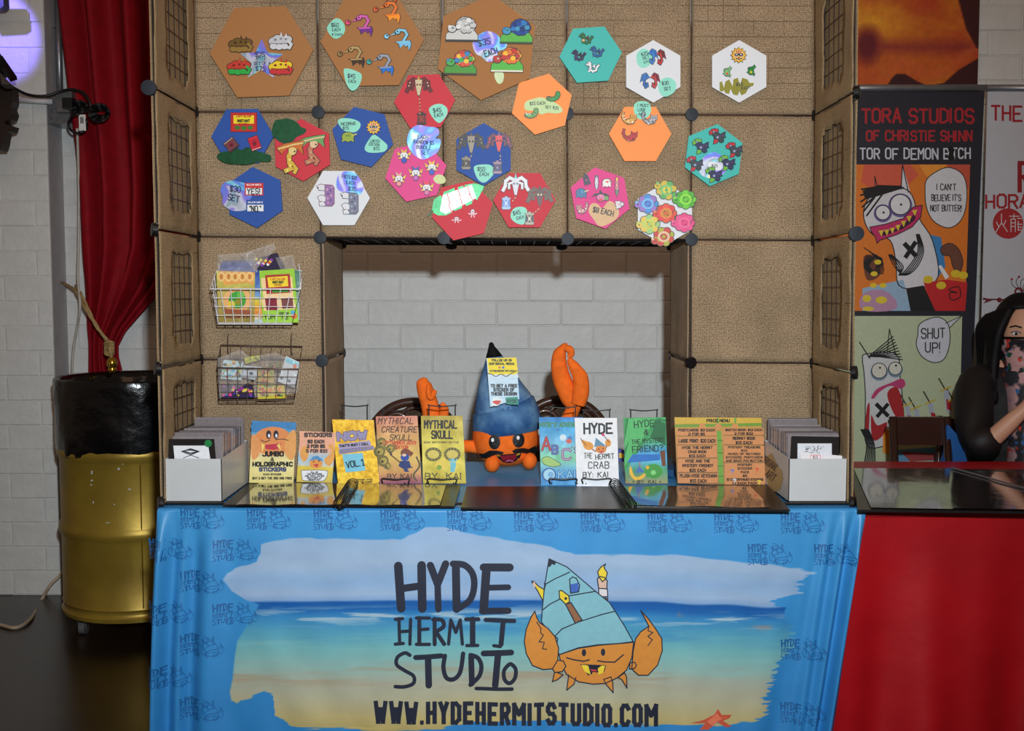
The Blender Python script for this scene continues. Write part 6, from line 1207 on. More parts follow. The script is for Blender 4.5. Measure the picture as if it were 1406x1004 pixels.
flatthing('flyer', [(668,492),(709,491),(713,548),(673,559)], 3.23, (206,226,240), .001, d_fly, 'yellow and pale blue flyer tucked in front of the blue shell', 'flyer', lean=.13, colfn=noisecol([(0,(206,226,240)),(1,(190,220,240))], 2, 2, 4), nx=6, ny=8, m=MATTE)
# ------------------------------------------------------------------ bentwood chairs behind the table
wood = mat('dark_bentwood', (74, 44, 32), rough=.32, ns=12, na=.2, coat=.3)
def arc(cx_, cy_, rx, ry, a0, a1, Y, n=24): return [W(cx_+rx*math.cos(math.radians(a0+(a1-a0)*i/n)), cy_-ry*math.sin(math.radians(a0+(a1-a0)*i/n)), Y) for i in range(n+1)]
def chair(label, cx_, top, Y):
    c = W(cx_, 640, Y); rt = root('bentwood_chair', (c.x, Y-.2, 0), label, 'chair', 'bentwood chairs behind the blue table'); sz = .455
    P = [Vector((c.x-.17, Y-.02, sz))]+arc(cx_, top+62, 62, 60, 178, 2, Y)+[Vector((c.x+.17, Y-.02, sz))]
    M().tube(spl(P, 2), .0175, 12).build('back_hoop', wood, rt, smooth=True)
    for s_ in (-1, 1):
        P = [Vector((c.x+s_*.03, Y-.02, sz))]+arc(cx_+s_*23, top+46, 21, 28, -60, 240, Y-.005)+[Vector((c.x+s_*.10, Y-.02, sz))]
        M().tube(spl(P, 2), .0115, 8).build('inner_loop', wood, rt, smooth=True)
    M().tube(arc(cx_, top+150, 48, 140, 115, 65, Y-.004, 10), .009, 8).build('top_slat', wood, rt, smooth=True)
    M().lathe(c.x, Y-.21, [(.03, sz-.02), (.185, sz-.02), (.2, sz-.008), (.2, sz), (.17, sz+.003), (.03, sz-.004)], 32).build('seat', wood, rt, auto=40)
    for a in (45, 135, 225, 315):
        q = Vector((c.x+.15*math.cos(math.radians(a)), Y-.21+.15*math.sin(math.radians(a)), sz-.01)); M().tube([q, q+Vector((.03*math.cos(math.radians(a)), .03*math.sin(math.radians(a)), -sz+.01))], [.016, .011], 8).build('leg', wood, rt, smooth=True)
    M().tube([Vector((c.x+.14*math.cos(t*.2618), Y-.21+.14*math.sin(t*.2618), .22)) for t in range(24)], .008, 6, closed=True).build('leg_ring', wood, rt, smooth=True)
chair('dark bentwood chair behind the two skull books', 568, 550, 3.95)
chair('dark bentwood chair behind the raised right claw of the plush', 772, 546, 3.97)
# odds and ends on the table behind the books
bt = WF(853, 632, TZ); b = M(flat(3.40)); b.prism([(846,616),(858,619),(859,634),(846,634)], (60,70,150), -.02, 0); b.prism([(850,622),(857,623),(857,629),(850,629)], (230,190,50), 0, .001)
b.build('small_toy_box', INK, label='tiny blue and yellow box standing between the white and green books', cat='box')
a = [WF(903,640,TZ+.001), WF(927,646,TZ+.001), WF(925,656,TZ+.001), WF(901,652,TZ+.001)]; M().hexa(a, [p+Vector((0, 0, .022)) for p in a], (60,120,180)).build('blue_case', mat('blue_case_cloth', (40, 84, 130), rough=.7), label='blue case lying flat behind the green island book', cat='case')
q = W(918, 634, 3.32); b = M(); b.box(q.x-.012, q.x+.012, 3.31, 3.33, TZ, q.z+.012); b.box(q.x-.015, q.x+.015, 3.307, 3.333, q.z-.03, q.z-.004); b.build('marker_cap', plast2, label='small black clip standing left of the price menu sign', cat='clip')
# ------------------------------------------------------------------ neighbouring stall on the right
RX0 = .942; rb = root('red_tablecloth', (1.6, 3.14, TZ), 'plain red satin tablecloth covering the neighbouring stall table', 'tablecloth')
rs = mat('red_satin', (172, 14, 24), rough=.42, ns=8, na=.08, bump=.35, bs=6, dist=.012, spec=.4)
def rfront(u, v):
    z = TZ-.006-v*.71; x = RX0-.11*v*(1-u)+1.45*u; y = 2.800-.01*v-v*(.018*np.sin(x*17+.8*v)+.010*np.sin(x*39+2))*np.clip(v*4, 0, 1); y = y+.03*v*np.exp(-((x-.98)/.05)**2); return np.stack([x, y, z], 1)
M().grid(160, 40, rfront, col=(170, 14, 24)).build('front_drape', rs, rb, smooth=True)
M().box(RX0, RX0+1.45, 2.785, 3.55, TZ-.03, TZ-.006).build('cloth_top', rs, rb)
M().grid(30, 20, lambda u, v: np.stack([RX0-.11*v*(1-u)+.008*np.sin(u*30)*v, 2.785+.76*u-.02*v*(1-u), TZ-.006-.71*v], 1), col=(170,14,24)).build('side_drape', rs, rb, smooth=True)
art = lambda u, v: mixc((84,86,80), (150,146,136), (fbm(u*9+3, v*7, 4)-.4)*3.2)+((fbm(u*30, v*22+9, 3)-.5)*50)[:, None]  # grey mottle paints the silvery reflection of the glossy left page
rp = root('portfolio', WF(1310, 672, TZ), 'large black portfolio open on the red table with a glossy print and a painted silvery reflection', 'portfolio', 'large portfolios on the red table')
a = tabq([(1178,700),(1440,703),(1440,645),(1166,643)], TZ+.006); M().hexa([p-Vector((0, 0, .006)) for p in a], a).build('cover_leaf', cover, rp)
a = tabq([(1196,697),(1308,699),(1306,643),(1172,643)], TZ+.009); A = [np.array(p) for p in a]
def quadfn(A): return lambda u, v: (A[0][None]*(1-u)[:, None]+A[1][None]*u[:, None])*(1-v)[:, None]+(A[3][None]*(1-u)[:, None]+A[2][None]*u[:, None])*v[:, None]
M().grid(40, 24, quadfn(A), art).build('sleeve_page', page, rp, smooth=True)
a = tabq([(1308,698),(1440,700),(1440,652),(1306,644)], TZ+.010); A = [np.array(p) for p in a]; M().grid(30, 16, quadfn(A), darkpg((34,30,34))).build('sleeve_page', page, rp, smooth=True)
M().tube([WF(1306,642,TZ+.014), WF(1412,672,TZ+.014)], .003, 6).build('page_edge', mat('grey_plastic_edge', (90, 88, 92), rough=.3), rp)
# folding chair and blue jacket
fc = W(1262, 600, 3.72); ch = root('folding_chair', (fc.x, 3.6, 0), 'dark brown wooden folding chair behind the red table', 'chair'); dw = mat('dark_walnut', (50, 26, 20), rough=.3, ns=10, na=.15, coat=.3)
mp = flat(3.72)
M(mp).prism(spline2([(1224,575),(1262,573),(1302,575),(1303,592),(1303,610),(1262,611),(1228,610),(1225,592)], True, 3), (60,30,24), -.02, 0).build('backrest', dw, ch)
for x in (1226, 1300): p = W(x, 576, 3.725); q = Vector((p.x, 3.66, .45)); r_ = Vector((p.x, 3.46, .0)); M().tube([p+Vector((0, 0, .01)), q, r_], .014, 8).build('back_post', dw, ch, smooth=True); M().tube([Vector((p.x, 3.42, .46)), Vector((p.x, 3.75, 0))], .013, 8).build('leg', dw, ch, smooth=True)
c_ = W(1263, 600, 3.72); M().box(c_.x-.19, c_.x+.19, 3.38, 3.68, .445, .47).build('seat', dw, ch)
pj = M(); J = [(1300,585),(1308,590),(1316,600),(1322,615),(1326,640),(1290,660),(1293,640),(1300,620)]
pj.mp = flat(3.70); pj.prism(spline2(J, True, 3), (20,80,140), -.03, 0); pj.build('blue_jacket', mat('blue_fabric', (18, 84, 150), rough=.75, ns=20, bump=.4, bs=20, dist=.01), label='bright blue jacket draped between the dark chair and the seated person', cat='jacket')
# ------------------------------------------------------------------ wall painting and pull-up banners
def canvas(u, v):
    px = 1187+160*u; py = -70+188*v; c = mixc((214,120,20), (190,50,24), fbm(px*.018, py*.014)*1.6-.4); c = mixc(c, (240,160,30), np.clip((fbm(px*.01+5, py*.02+3)-.45)*4, 0, 1)*np.clip((110-py)/80, 0, 1))
    c = mixc(c, (110,20,30), np.clip(1-np.hypot((px-1192)/26, (py-62)/34), 0, 1)*1.6); c = mixc(c, (150,46,40), np.clip(1-np.abs(py-64)/16, 0, 1)*.85*(px > 1205))
    low = np.interp(px, [1187,1215,1225,1232,1245,1262,1278,1300,1320,1347], [150,126,108,100,100,110,117,112,94,78]); c = mixc(c, (214,96,40), np.clip(1-np.abs(py-(low-14))/12, 0, 1)*.8)
    right = np.interp(py, [-70,0,40,60,80], [1300,1316,1328,1340,1350]); c = mixc(c, (60,6,12), np.clip((py-low)/2, 0, 1)); c = mixc(c, (66,8,14), np.clip((px-right)/3, 0, 1)*(py < 66)); return c
a = [W(1130, -70, YW-.03), W(1347, -70, YW-.03), W(1342, 119, YW-.03), W(1130, 118, YW-.03)]
pt = root('wall_painting', (a[0]+a[1]+a[2]+a[3])/4, 'large orange and crimson petal-like painting hung on the upper right wall', 'painting')
M().hexa([p+Vector((0, .026, 0)) for p in a], a, (60,10,14)).build('canvas_edge', MATTE, pt); A = [np.array(p)-np.array([0, .0015, 0]) for p in a]
M().grid(90, 90, quadfn(A), lambda u, v: canvas((u*217-57)/160, v)).build('painted_canvas', mat('oil_paint', None, rough=.6, na=.1, ns=40), pt)
alu = mat('brushed_aluminium', (150, 152, 158), rough=.35, metal=.7)
def banner(label, x0, x1, xb0, xb1, y0, y1, Y, lean, base, draw, foot=True):
    c = W((x0+x1)/2, y1, Y); N = Vector((0, -math.cos(lean), -math.sin(lean))); mp = plane_map(W((x0+x1)/2, y0, Y), N)
    rt = root('pull_up_banner', Vector((c.x, Y, 0)), label, 'banner', 'pull-up banners on the right'); yb = 870
    k = (yb-y0)/(y1-y0); B0, B1 = x0+(xb0-x0)*k, x1+(xb1-x1)*k
    M(mp).prism([(x0,y0),(x1,y0),(B1,yb),(B0,yb)], base, -.001, 0).build('banner_sheet', mat('banner_vinyl', None, rough=.5, na=.02), rt)
    p, q = mp(x0-2, y0-2), mp(x1+2, y0-2); M().tube([p, q], .014, 10).build('top_rail', alu, rt, smooth=True)
    p, q = mp(B0-2, yb+2), mp(B1+2, yb+2); M().box(p.x, q.x, p.y-.06, p.y+.10, 0, .08).build('base_case', alu, rt)
    M().tube([mp((B0+B1)/2, yb, -.03), mp((x0+x1)/2, y0, -.03)], .008, 8).build('support_pole', alu, rt, smooth=True)
    g = M(mp); draw(g); g.build('printed_artwork', INK, rt); return mp
WHT = (206,208,216); RD = (176,30,40); OLV = (186,196,160)
def dA(g):
    for t, x, y, h, w in (('TORA STUDIOS', 1336, 150, 18, 152), ('OF CHRISTIE SHINN', 1334, 180, 13, 144)): g.text(t, x, y, h, w=w, th=3.2 if h > 14 else 2.5, col=RD, align='r', L=1, jit=.04)
    g.text('TOR OF DEMON B', 1303, 204, 14, w=122, th=2.0, col=WHT, align='r', L=1, jit=.04); g.text('TCH', 1332, 204, 14, w=25, th=2.0, col=WHT, align='r', L=1, jit=.04); g.poly([(1301,203),(1307,201),(1311,205),(1309,212),(1311,218),(1305,221),(1301,217),(1303,210)], (8,8,10), 2)
    # upper panel
    g.poly([(1120,226),(1332,226),(1325,427),(1120,427)], (222,120,34), 1, sub=60); g.poly([(1186,226),(1250,226),(1262,240),(1240,260),(1200,262),(1182,250)], (214,92,66), 2); g.poly([(1262,226),(1300,226),(1280,250),(1270,240)], (236,150,50), 2); g.poly([(1300,226),(1332,226),(1330,260),(1310,250)], (200,84,60), 2)
    bub = spline2([(1272,247),(1285,236),(1302,230),(1320,238),(1327,256),(1326,284),(1318,304),(1302,313),(1282,304),(1272,285),(1270,262)]); g.poly(bub, (214,214,220), 4); g.stroke(bub, 1.2, DK, 5, closed=True)
    for i, s_ in enumerate(("I CAN'T", "BELIEVE IT'S", 'NOT BUTTER!')): g.text(s_, 1299, 253+i*14.5, 8, w=(26,40,43)[i], th=1.2, align='c', L=6, jit=.05)
    # monster figure
    bd = spline2([(1186,300),(1198,322),(1222,330),(1230,360),(1234,392),(1262,396),(1288,380),(1280,330),(1262,300),(1252,268),(1236,258),(1210,262),(1190,276)]); g.poly(bd, (214,212,216), 3); g.stroke(bd, 1.4, DK, 4, closed=True)
    g.poly([(1236,262),(1239,225),(1249,262)], (214,212,216), 3); g.stroke([(1237,260),(1239,226),(1247,264)], 1.4, DK, 4); g.stroke([(1202,264),(1201,242),(1206,262)], 1.2, DK, 4)
    g.poly([(1184,262),(1206,254),(1236,255),(1242,258),(1210,268),(1188,274)], (14,12,14), 5)
    for a_, c_ in (((1182,268),(1236,256)),((1183,260),(1210,256)),((1184,284),(1206,266)),((1190,296),(1212,266)),((1182,277),(1204,262)),((1186,290),(1200,272))): g.stroke([a_, c_], 2.4, (14,12,14), 5)
    for x, y, r in ((1236,281,14),(1212,292,10)): g.circ(x, y+1, r+2.5, (110,90,150), 5, n=20); g.circ(x, y, r, (222,222,224), 6, n=20); g.stroke([(x+r*math.cos(t*.35), y+r*math.sin(t*.35)) for t in range(18)], 1.2, DK, 7, closed=True); g.circ(x+1, y, 1.6, DK, 8)
    mo = [(1194,312),(1215,308),(1240,300),(1254,284),(1266,282),(1264,298),(1252,312),(1232,322),(1208,330),(1204,334),(1202,326),(1196,318)]; g.poly(mo, (196,40,100), 7); g.stroke(mo, 1.2, DK, 8, closed=True); g.poly([(1206,320),(1230,314),(1250,300),(1258,290),(1256,302),(1240,314),(1214,324)], (60,20,50), 9)
    for i in range(7): t = i/6; x, y = 1209+46*t, 321-26*t*t-2*t; g.poly([(x-3,y-4),(x+4,y-5),(x+1,y+4)], (226,200,60), 10)
    g.stroke([(1243,336),(1256,350)], 6.5, (14,12,14), 6); g.stroke([(1256,334),(1244,352)], 6, (14,12,14), 6)
    for k in range(5): g.stroke(spline2([(1262-k,322),(1268-k*2,345),(1258-k*3,368),(1242-k*2,378),(1228+k*3,366),(1220+k,350)], False, 4), 1.5, (14,12,14), 6)
    for k in range(8): g.stroke(spline2([(1186+k*3,340+k*2),(1204+k,356),(1198+k*2,376),(1186+k,366),(1190+k*2,350)], False, 3), 1.2, (20,14,12), 5)
    g.poly(spline2([(1186,352),(1204,356),(1208,378),(1190,384)]), (110,60,40), 3)
    for x, y in ((1205,360),(1200,376),(1212,392),(1199,392)): g.circ(x, y, 5, (226,196,40), 7, ry=3.5, n=9)
    g.poly([(1184,396),(1240,384),(1252,427),(1184,427)], (150,180,206), 4); g.poly(spline2([(1184,404),(1210,398),(1230,412),(1226,426),(1184,426)]), (186,140,170), 5); g.circ(1210, 412, 8, (226,200,50), 6, ry=5); g.circ(1190, 410, 6, (226,200,50), 6, ry=5); g.circ(1192, 424, 8, (226,200,50), 6, ry=3)
    g.poly([(1244,396),(1268,392),(1284,427),(1250,427)], (20,18,20), 5); g.poly([(1276,322),(1292,326),(1298,366),(1286,384),(1284,350)], (60,130,190), 2); g.poly(spline2([(1292,340),(1304,334),(1316,342),(1322,360),(1316,376),(1308,366),(1304,352),(1294,350)]), (110,66,50), 5); g.stroke(spline2([(1292,340),(1304,334),(1316,342),(1322,360),(1316,376),(1308,366),(1304,352),(1294,350)]), 1, DK, 6, closed=True)
    g.poly([(1268,388),(1300,384),(1328,388),(1325,427),(1280,427)], (196,30,36), 5); g.stroke(spline2([(1302,398),(1316,394),(1318,408),(1306,412),(1304,402),(1314,402)]), 1.4, (40,10,16), 6); g.poly([(1288,366),(1292,364),(1303,380),(1298,384)], (226,226,226), 6)
    for x, y in ((1274,384),(1292,392),(1312,376),(1322,378)): g.circ(x, y, 7, (220,190,40), 7, ry=5.5, n=9)
    # lower panel
    g.poly([(1120,434),(1321,434),(1316,660),(1120,660)], OLV, 1, sub=80)
    bub = spline2([(1260,460),(1262,446),(1275,438),(1290,436),(1302,446),(1304,470),(1297,492),(1283,498),(1266,490),(1258,474)]); g.poly([(1296,446),(1320,434),(1302,450)], (206,206,214), 4); g.poly(bub, (206,206,214), 4); g.stroke(bub, 1.2, DK, 5, closed=True); g.stroke([(1298,444),(1320,434),(1303,451)], 1, DK, 6)
    g.text('SHUT', 1281, 451, 13, w=32, th=1.6, align='c', L=7, jit=.05); g.text('UP!', 1281, 471, 13, w=21, th=1.6, align='c', L=7, jit=.05)
    bd = spline2([(1184,492),(1190,486),(1230,486),(1236,520),(1240,560),(1240,600),(1216,612),(1190,612),(1188,570),(1188,540),(1186,510)]); g.poly(bd, (206,206,206), 3); g.stroke(bd, 1.4, DK, 4, closed=True); g.stroke([(1180,470),(1194,492)], 1.6, DK, 5); g.stroke([(1218,486),(1221,452),(1230,488)], 1.3, DK, 5)
    for k in range(9): g.stroke([(1192+k*2,490),(1226+k*1.6,462+k*4)], 1.5, (14,12,14), 6)
    for x, y, r in ((1207,509,10.5),(1229,506,9)): g.circ(x, y+2, r+1.5, (120,140,160), 5, n=18); g.circ(x, y, r, (214,210,196), 6, n=18); g.stroke([(x+r*math.cos(t*.35), y+r*math.sin(t*.35)) for t in range(18)], 1.1, DK, 7, closed=True); g.circ(x+1, y-4, 1.5, DK, 8)
    g.poly(spline2([(1196,546),(1204,534),(1222,526),(1238,520),(1243,528),(1236,534),(1222,530),(1208,538),(1200,547)]), (190,60,110), 7); g.stroke([(1204,556),(1218,570)], 5.5, (14,12,14), 8); g.stroke([(1218,556),(1205,571)], 5, (14,12,14), 8)
    for q in ([(1218,540),(1232,532),(1240,560),(1240,584),(1226,566)], [(1196,570),(1204,584),(1218,580),(1212,598),(1198,604)], [(1190,560),(1194,556),(1192,600),(1188,590)]): g.poly(spline2(q), (170,30,34), 6)
    for k in range(6): g.stroke(spline2([(1182+k*2,590),(1190+k*2,610),(1186+k*3,640)], False, 3), 1.8, (16,14,16), 7)
    for x, y, h in ((1256,560,40),(1276,552,50),(1297,534,60),(1308,548,40),(1244,556,50)): g.stroke([(x-8,y-14),(x,y),(x+8,y+h*.4)], 2, (70,60,40), 4); g.poly([(x-2,y+2),(x+5,y+2),(x+9,y+h*.6),(x+2,y+h*.5)], (170,176,190), 5); g.stroke([(x-6,y+3),(x+8,y-3)], 1.8, (200,170,40), 6); g.poly([(x+2,y+14),(x+8,y+16),(x+9,y+30),(x+3,y+28)], (170,24,36), 6)
    g.poly([(1228,618),(1316,612),(1315,632),(1228,634)], (90,140,176), 3); g.poly([(1236,620),(1300,624),(1314,630),(1250,634)], (150,60,60), 4); g.poly([(1212,590),(1222,590),(1222,624),(1212,622)], (226,140,40), 5)
    g.poly([(1120,636),(1316,636),(1315,640),(1120,640)], (220,150,50), 2)
banner('black comic-art banner with a horned cartoon monster and lettering SHUT UP', 1075, 1352, 1075, 1330, 123, 640, 4.22, .0, (34,34,46), dA)
def dB(g):
    g.text('THE', 1362, 146, 19, w=40, th=3.2, col=(166,34,44), L=1, jit=.04); g.text('RISE', 1400, 224, 38, w=60, th=6, col=(150,24,34), L=1); g.text('HORA', 1354, 268, 17, w=58, th=3.2, col=(166,34,44), L=1, jit=.04); g.circ(1384, 307, 21, (176,40,46), 1, n=28)
    R2 = (214,206,208)
    for s_ in ([(1368,305),(1371,311)], [(1381,303),(1378,309)], [(1375,294),(1375,306),(1367,319)], [(1375,306),(1383,318)], [(1386,297),(1399,297)], [(1392,294),(1392,300)], [(1388,301),(1388,318)], [(1388,301),(1394,301),(1394,318)], [(1388,306),(1394,306)], [(1388,311),(1394,311)], [(1397,300),(1402,300)], [(1398,304),(1398,316),(1404,316)], [(1397,308),(1403,308)], [(1398,312),(1403,312)]): g.stroke(s_, 1.2, R2, 2)
    g.stroke([(1350,411),(1400,412)], 2, (90,24,30), 1); g.poly([(1348,408),(1364,412),(1350,417),(1354,412)], (110,24,30), 2); g.circ(1372, 412, 3.5, (110,24,30), 2); g.circ(1384, 411, 2.5, (40,30,34), 2); g.text('SMOKE', 1394, 396, 20, w=60, th=2.6, col=(120,24,34), L=3)
    for k in range(9): a_ = -2.6+k*.5; g.stroke(spline2([(1402,400),(1402+14*math.cos(a_), 398+12*math.sin(a_)), (1402+22*math.cos(a_+.4), 398+18*math.sin(a_+.4))], False, 3), .9, (50,40,44), 1); g.circ(1402+22*math.cos(a_+.4), 398+18*math.sin(a_+.4), 1.8, (150,30,40), 2, n=6)
    g.text('GRA', 1350, 446, 17, w=46, th=1.8, L=1, serif=True, col=(50,46,52)); g.text('ILL', 1350, 472, 17, w=30, th=1.8, L=1, serif=True, col=(50,46,52))
banner('white banner with red hand lettering THE and a round red seal', 1356, 1620, 1342, 1600, 123, 640, 4.26, .0, (196,198,206), dB)
# ------------------------------------------------------------------ seated person at the right edge
skin = mat('skin', (206, 156, 128), rough=.5, ns=20, na=.04); hairm = mat('black_hair', (12, 10, 12), rough=.6, ns=80, na=.3, bump=.4, bs=60, spec=.2); blouse = mat('black_sheer_blouse', (12, 11, 13), rough=.6, ns=30, na=.2, alpha=.93, bump=.3, bs=24, dist=.008)
def PPt(px, py, Y): return W(px, py, Y)
PYY = 3.80
per = root('seated_person', (1.93, 3.9, 0), 'person with long black hair, patterned face covering and black blouse seated behind the red table', 'person')
def grow(name, verts, edges, rads, m, sub=2, rootv=0):
    base = world_base(per); me = bpy.data.meshes.new(name); me.from_pydata([tuple(Vector(v)-base) for v in verts], edges, [])
    import bmesh
    bm_ = bmesh.new(); bm_.from_mesh(me); lay = bm_.verts.layers.skin.verify(); bm_.verts.ensure_lookup_table()
    for i, v in enumerate(bm_.verts): r = rads[i]; v[lay].radius = r if isinstance(r, tuple) else (r, r); v[lay].use_root = (i == rootv)
    bm_.to_mesh(me); bm_.free(); o = bpy.data.objects.new(name, me); COL.objects.link(o)
    md = o.modifiers.new('skin', 'SKIN'); md.use_smooth_shade = True; sb = o.modifiers.new('sub', 'SUBSURF'); sb.levels = sb.render_levels = sub
    dg = bpy.context.evaluated_depsgraph_get(); me2 = bpy.data.meshes.new_from_object(o.evaluated_get(dg)); bpy.data.objects.remove(o); me2.name = name; me2.materials.clear(); me2.materials.append(m); me2.shade_smooth()
    o = bpy.data.objects.new(name, me2); COL.objects.link(o); o.parent = per; BASES[o.name] = Vector((0, 0, 0)); return o
HD = W(1404, 462, 3.78); HXc, HZc = HD.x, HD.z
pel = Vector((HXc+.02, 3.88, .50)); waist = Vector((HXc+.01, 3.86, .68)); chest = Vector((HXc, 3.84, .90)); neck = Vector((HXc, 3.82, 1.075)); nk2 = Vector((HXc, 3.80, 1.14))
shL = W(1338, 527, 3.80); elL = W(1342, 622, 3.62); wrL = W(1402, 566, 3.56); haL = W(1420, 550, 3.56)
shR = Vector((2*HXc-shL.x, 3.82, shL.z)); elR = Vector((shR.x+.04, 3.66, .80)); wrR = Vector((HXc+.08, 3.52, .84)); haR = Vector((HXc+.02, 3.50, .88))
hipL, hipR = pel+Vector((-.09, -.02, -.02)), pel+Vector((.09, -.02, -.02)); knL, knR = Vector((HXc-.11, 3.42, .50)), Vector((HXc+.13, 3.42, .50)); anL, anR = Vector((HXc-.11, 3.44, .08)), Vector((HXc+.13, 3.44, .08)); toL, toR = anL+Vector((-.01, -.14, -.05)), anR+Vector((.01, -.14, -.05))
V = [pel, waist, chest, neck, nk2, shL, elL, wrL, haL, shR, elR, wrR, haR, hipL, knL, anL, toL, hipR, knR, anR, toR]
E = [(0,1),(1,2),(2,3),(3,4),(2,5),(5,6),(6,7),(7,8),(2,9),(9,10),(10,11),(11,12),(0,13),(13,14),(14,15),(15,16),(0,17),(17,18),(18,19),(19,20)]
Rr = [(.15,.11),(.13,.10),(.15,.11),.055,.055,.055,.040,.026,(.034,.018),.055,.040,.026,(.034,.018),.09,.065,.04,.035,.09,.065,.04,.035]
# fingers: five short chains rooted in each palm
for palm, wr, sgn in ((8, wrL, 1), (12, wrR, -1)):
    pd = (V[palm]-wr).normalized(); sd_ = pd.cross(Vector((0, -1, 0))).normalized()
    for k, (o_, ln) in enumerate(((-.030, .050), (-.012, .066), (.006, .070), (.022, .064), (.036, .050))):
        if k == 0: a_ = V[palm]+sd_*(-.03)+Vector((0, -.01, 0)); b_ = a_+pd*.03-sd_*.012; c_ = b_+pd*.03+sd_*.008
        else: a_ = V[palm]+pd*.045+sd_*o_; b_ = a_+pd*ln*.6; c_ = b_+pd*ln*.35+Vector((0, .025, -.006))
        n = len(V); V += [a_, b_, c_]; E += [(palm, n), (n, n+1), (n+1, n+2)]; Rr += [.0095, .0085, .0075]
grow('body', V, E, Rr, skin)
# head
def headfn(p):
    x, y, z = p; t = z/.125
    if z < 0: x *= 1-.28*(-t)**1.6; y *= 1-.12*(-t)
    if y < 0: y += .012*math.exp(-((z+.01)/.02)**2-(x/.014)**2)*-1.4     # nose
    if y < 0: y += .010*math.exp(-((z-.018)/.014)**2)*(math.exp(-((x-.032)/.018)**2)+math.exp(-((x+.032)/.018)**2))
    return Vector((x, y, z))
yaw = Matrix.Rotation(math.radians(-18), 3, 'Z')
M().ball(HD, (.075, .095, .125), n=40, m=28, fn=lambda p: yaw @ headfn(p)).build('head', skin, per, smooth=True)
def hp(x, z, d=.0):      # point on the face
    y = -.095*math.sqrt(max(1-(x/.075)**2-(z/.125)**2, .02))-d; return HD+yaw @ Vector((x, y, z))
eyew = mat('eye_white', (226, 222, 216), rough=.2); eyed = mat('dark_iris', (30, 20, 16), rough=.2)
for s_ in (-1, 1):
    M().ball(hp(s_*.032, .012, -.010), (.014, .010, .007), n=12, m=8).build('eye', eyew, per, smooth=True); M().ball(hp(s_*.032, .012, -.002), .0055, n=10, m=8).build('iris', eyed, per, smooth=True)
    M().tube([hp(s_*.016, .034, .001), hp(s_*.034, .040, .001), hp(s_*.05, .034, -.002)], .0028, 6).build('eyebrow', hairm, per, smooth=True)
    M().tube([hp(s_*.018, .016, .001), hp(s_*.032, .0215, .001), hp(s_*.047, .016, -.001)], .0018, 6).build('eyelid', mat('blue_eyeshadow', (70, 80, 120), rough=.5), per, smooth=True)
    M().ball(HD+yaw @ Vector((s_*.074, .0, -.005)), (.010, .018, .028), n=10, m=8).build('ear', skin, per, smooth=True)
# patterned face covering over nose, mouth and neck
pat = mat('patterned_face_cloth', None, rough=.6, na=.05)
def mask(u, v):
    a = np.pi*(1.0+u); z = -.008-v*.20; t = np.clip(-z/.125, 0, 1.7); rx = np.where(t < .8, .079*(1-.22*t**1.6), .066+.03*(t-.8)); ry = np.where(t < .8, .101*(1-.08*t), .093-.03*(t-.8)); x = rx*np.cos(a)*-1; y = ry*np.sin(a); y = y-.014*np.exp(-((z+.015)/.025)**2-(x/.02)**2)
    P = np.stack([x, y, z], 1) @ np.array(yaw.transposed()); return P+np.array(HD)[None]
def mcol(u, v):
    n1 = fbm(u*9+3, v*7+2, 4); n2 = fbm(u*12+31, v*9+12, 3); c = mixc((26,26,34), (196,150,150), (n1-.42)*9); c = mixc(c, (206,50,30), (n2-.58)*14); c = mixc(c, (30,80,60), (fbm(u*8+60, v*8, 3)-.58)*12); return mixc(c, (40,100,160), (fbm(u*14+90, v*11, 3)-.64)*14)
M().grid(130, 110, mask, mcol).build('face_covering', pat, per, smooth=True)
M().tube([HD+yaw @ Vector((-.08*math.cos(t), -.103*math.sin(t), -.006+.004*math.sin(t))) for t in [math.pi*i/16 for i in range(17)]], .0045, 6).build('mask_strap', hairm, per, smooth=True)
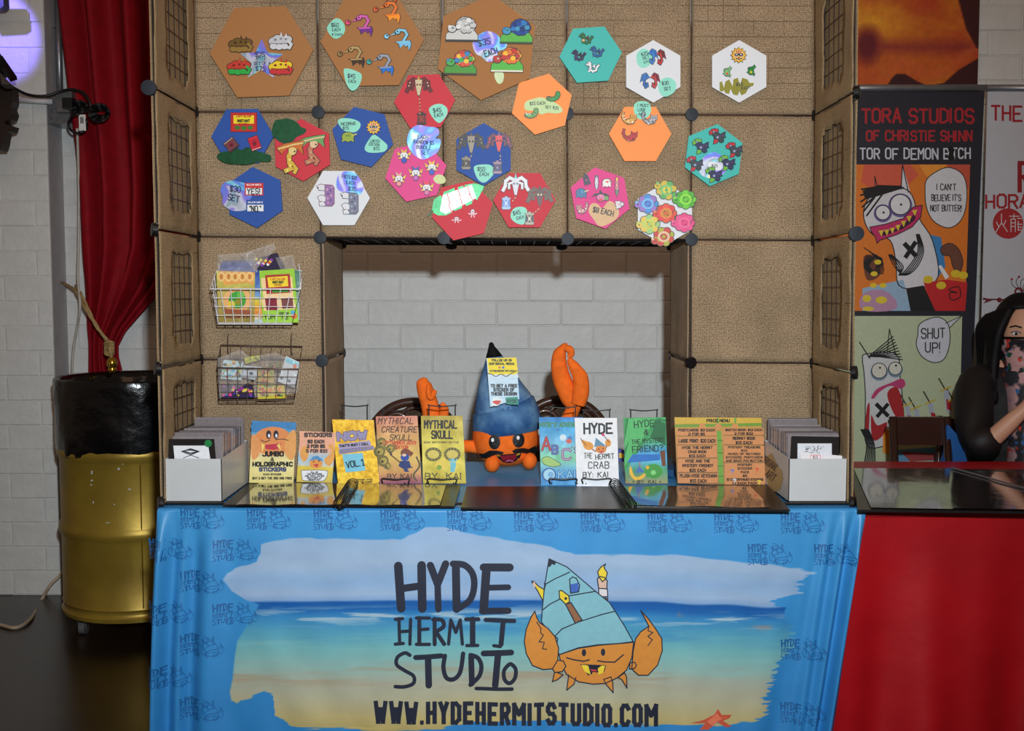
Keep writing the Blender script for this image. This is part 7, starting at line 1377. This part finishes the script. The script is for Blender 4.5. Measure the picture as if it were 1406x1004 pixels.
# hair
def hairpt(p): 
    x, y, z = p
    if y < -.035 and z < .085 and abs(x) < .06: y = -.035
    return Vector((x, y, z))
M().ball(HD+Vector((0, .022, .012)), (.098, .105, .145), n=36, m=24, fn=lambda p: yaw @ hairpt(p)).build('hair', hairm, per, smooth=True)
for s_, tw in ((-1, -.0), (1, .0)):
    b = M()
    for k in range(9):
        o_ = .012*k; P = [HD+Vector((s_*(.055+.004*k), -.02+o_*.9, .10-.004*k)), HD+Vector((s_*(.092+.003*k), -.02+o_, .02)), HD+Vector((s_*(.102+.004*math.sin(k)), -.01+o_, -.08)), HD+Vector((s_*(.108+.006*math.sin(k*2)), -.02+o_, -.17)), HD+Vector((s_*(.10+.01*math.sin(k*3)), -.03+o_, -.24))]
        b.tube(spl(P, 5), [.020]*12+[.019]*4+[.014]*3+[.009, .004], 7)
    b.build('hair_lock', hairm, per, smooth=True, kind='stuff')
# blouse (torso and sleeves, ending at the forearms)
mid = elL.lerp(wrL, .52); midR = elR.lerp(wrR, .5)
grow('blouse', [pel+Vector((0, 0, .02)), waist, chest, neck-Vector((0, 0, .035)), shL+Vector((-.005, 0, 0)), elL, mid, shR, elR, midR, shL.lerp(elL, .5)+Vector((-.012, 0, 0)), shR.lerp(elR, .5)], [(0,1),(1,2),(2,3),(2,4),(4,10),(10,5),(5,6),(2,7),(7,11),(11,8),(8,9)], [(.165,.13),(.15,.12),(.17,.13),(.085,.08),.078,.074,.062,.078,.074,.06,.078,.07], blouse)
grow('trousers', [pel-Vector((0, 0, .0)), hipL, knL, anL+Vector((0, 0, .06)), hipR, knR, anR+Vector((0, 0, .06))], [(0,1),(1,2),(2,3),(0,4),(4,5),(5,6)], [(.16,.12),.10,.078,.055,.10,.078,.055], mat('dark_trousers', (24, 26, 40), rough=.7))
b = M(); cb = chest+Vector((0, -.135, .03))
def bib(u, v): 
    x = (u-.5)*.20*(1-.35*v); z = .13-v*.33; return np.stack([chest.x+x, chest.y-.150+.16*(u-.5)**2*2+.02*v, chest.z+z], 1)
M().grid(80, 100, bib, lambda u, v: mixc(mcol(u*.7+.1, v+.5), (12,12,16), np.clip(np.abs(u-.5)*3-.7, 0, 1))).build('patterned_scarf', pat, per, smooth=True)
sc = root('person_chair', (HXc+.02, 3.95, 0), 'dark chair under the seated person, mostly hidden by the red table', 'chair')
M().box(HXc-.2, HXc+.22, 3.70, 4.08, .35, .375).build('seat', dw, sc)
for x in (HXc-.18, HXc+.20):
    for y in (3.72, 4.06): M().tube([(x, y, .36), (x, y, 0)], .014, 8).build('leg', dw, sc, smooth=True)
M().box(HXc-.18, HXc+.20, 4.06, 4.08, .62, .82).build('backrest', dw, sc)
for x in (HXc-.17, HXc+.19): M().tube([(x, 4.07, .36), (x, 4.07, .83)], .012, 8).build('back_post', dw, sc, smooth=True)
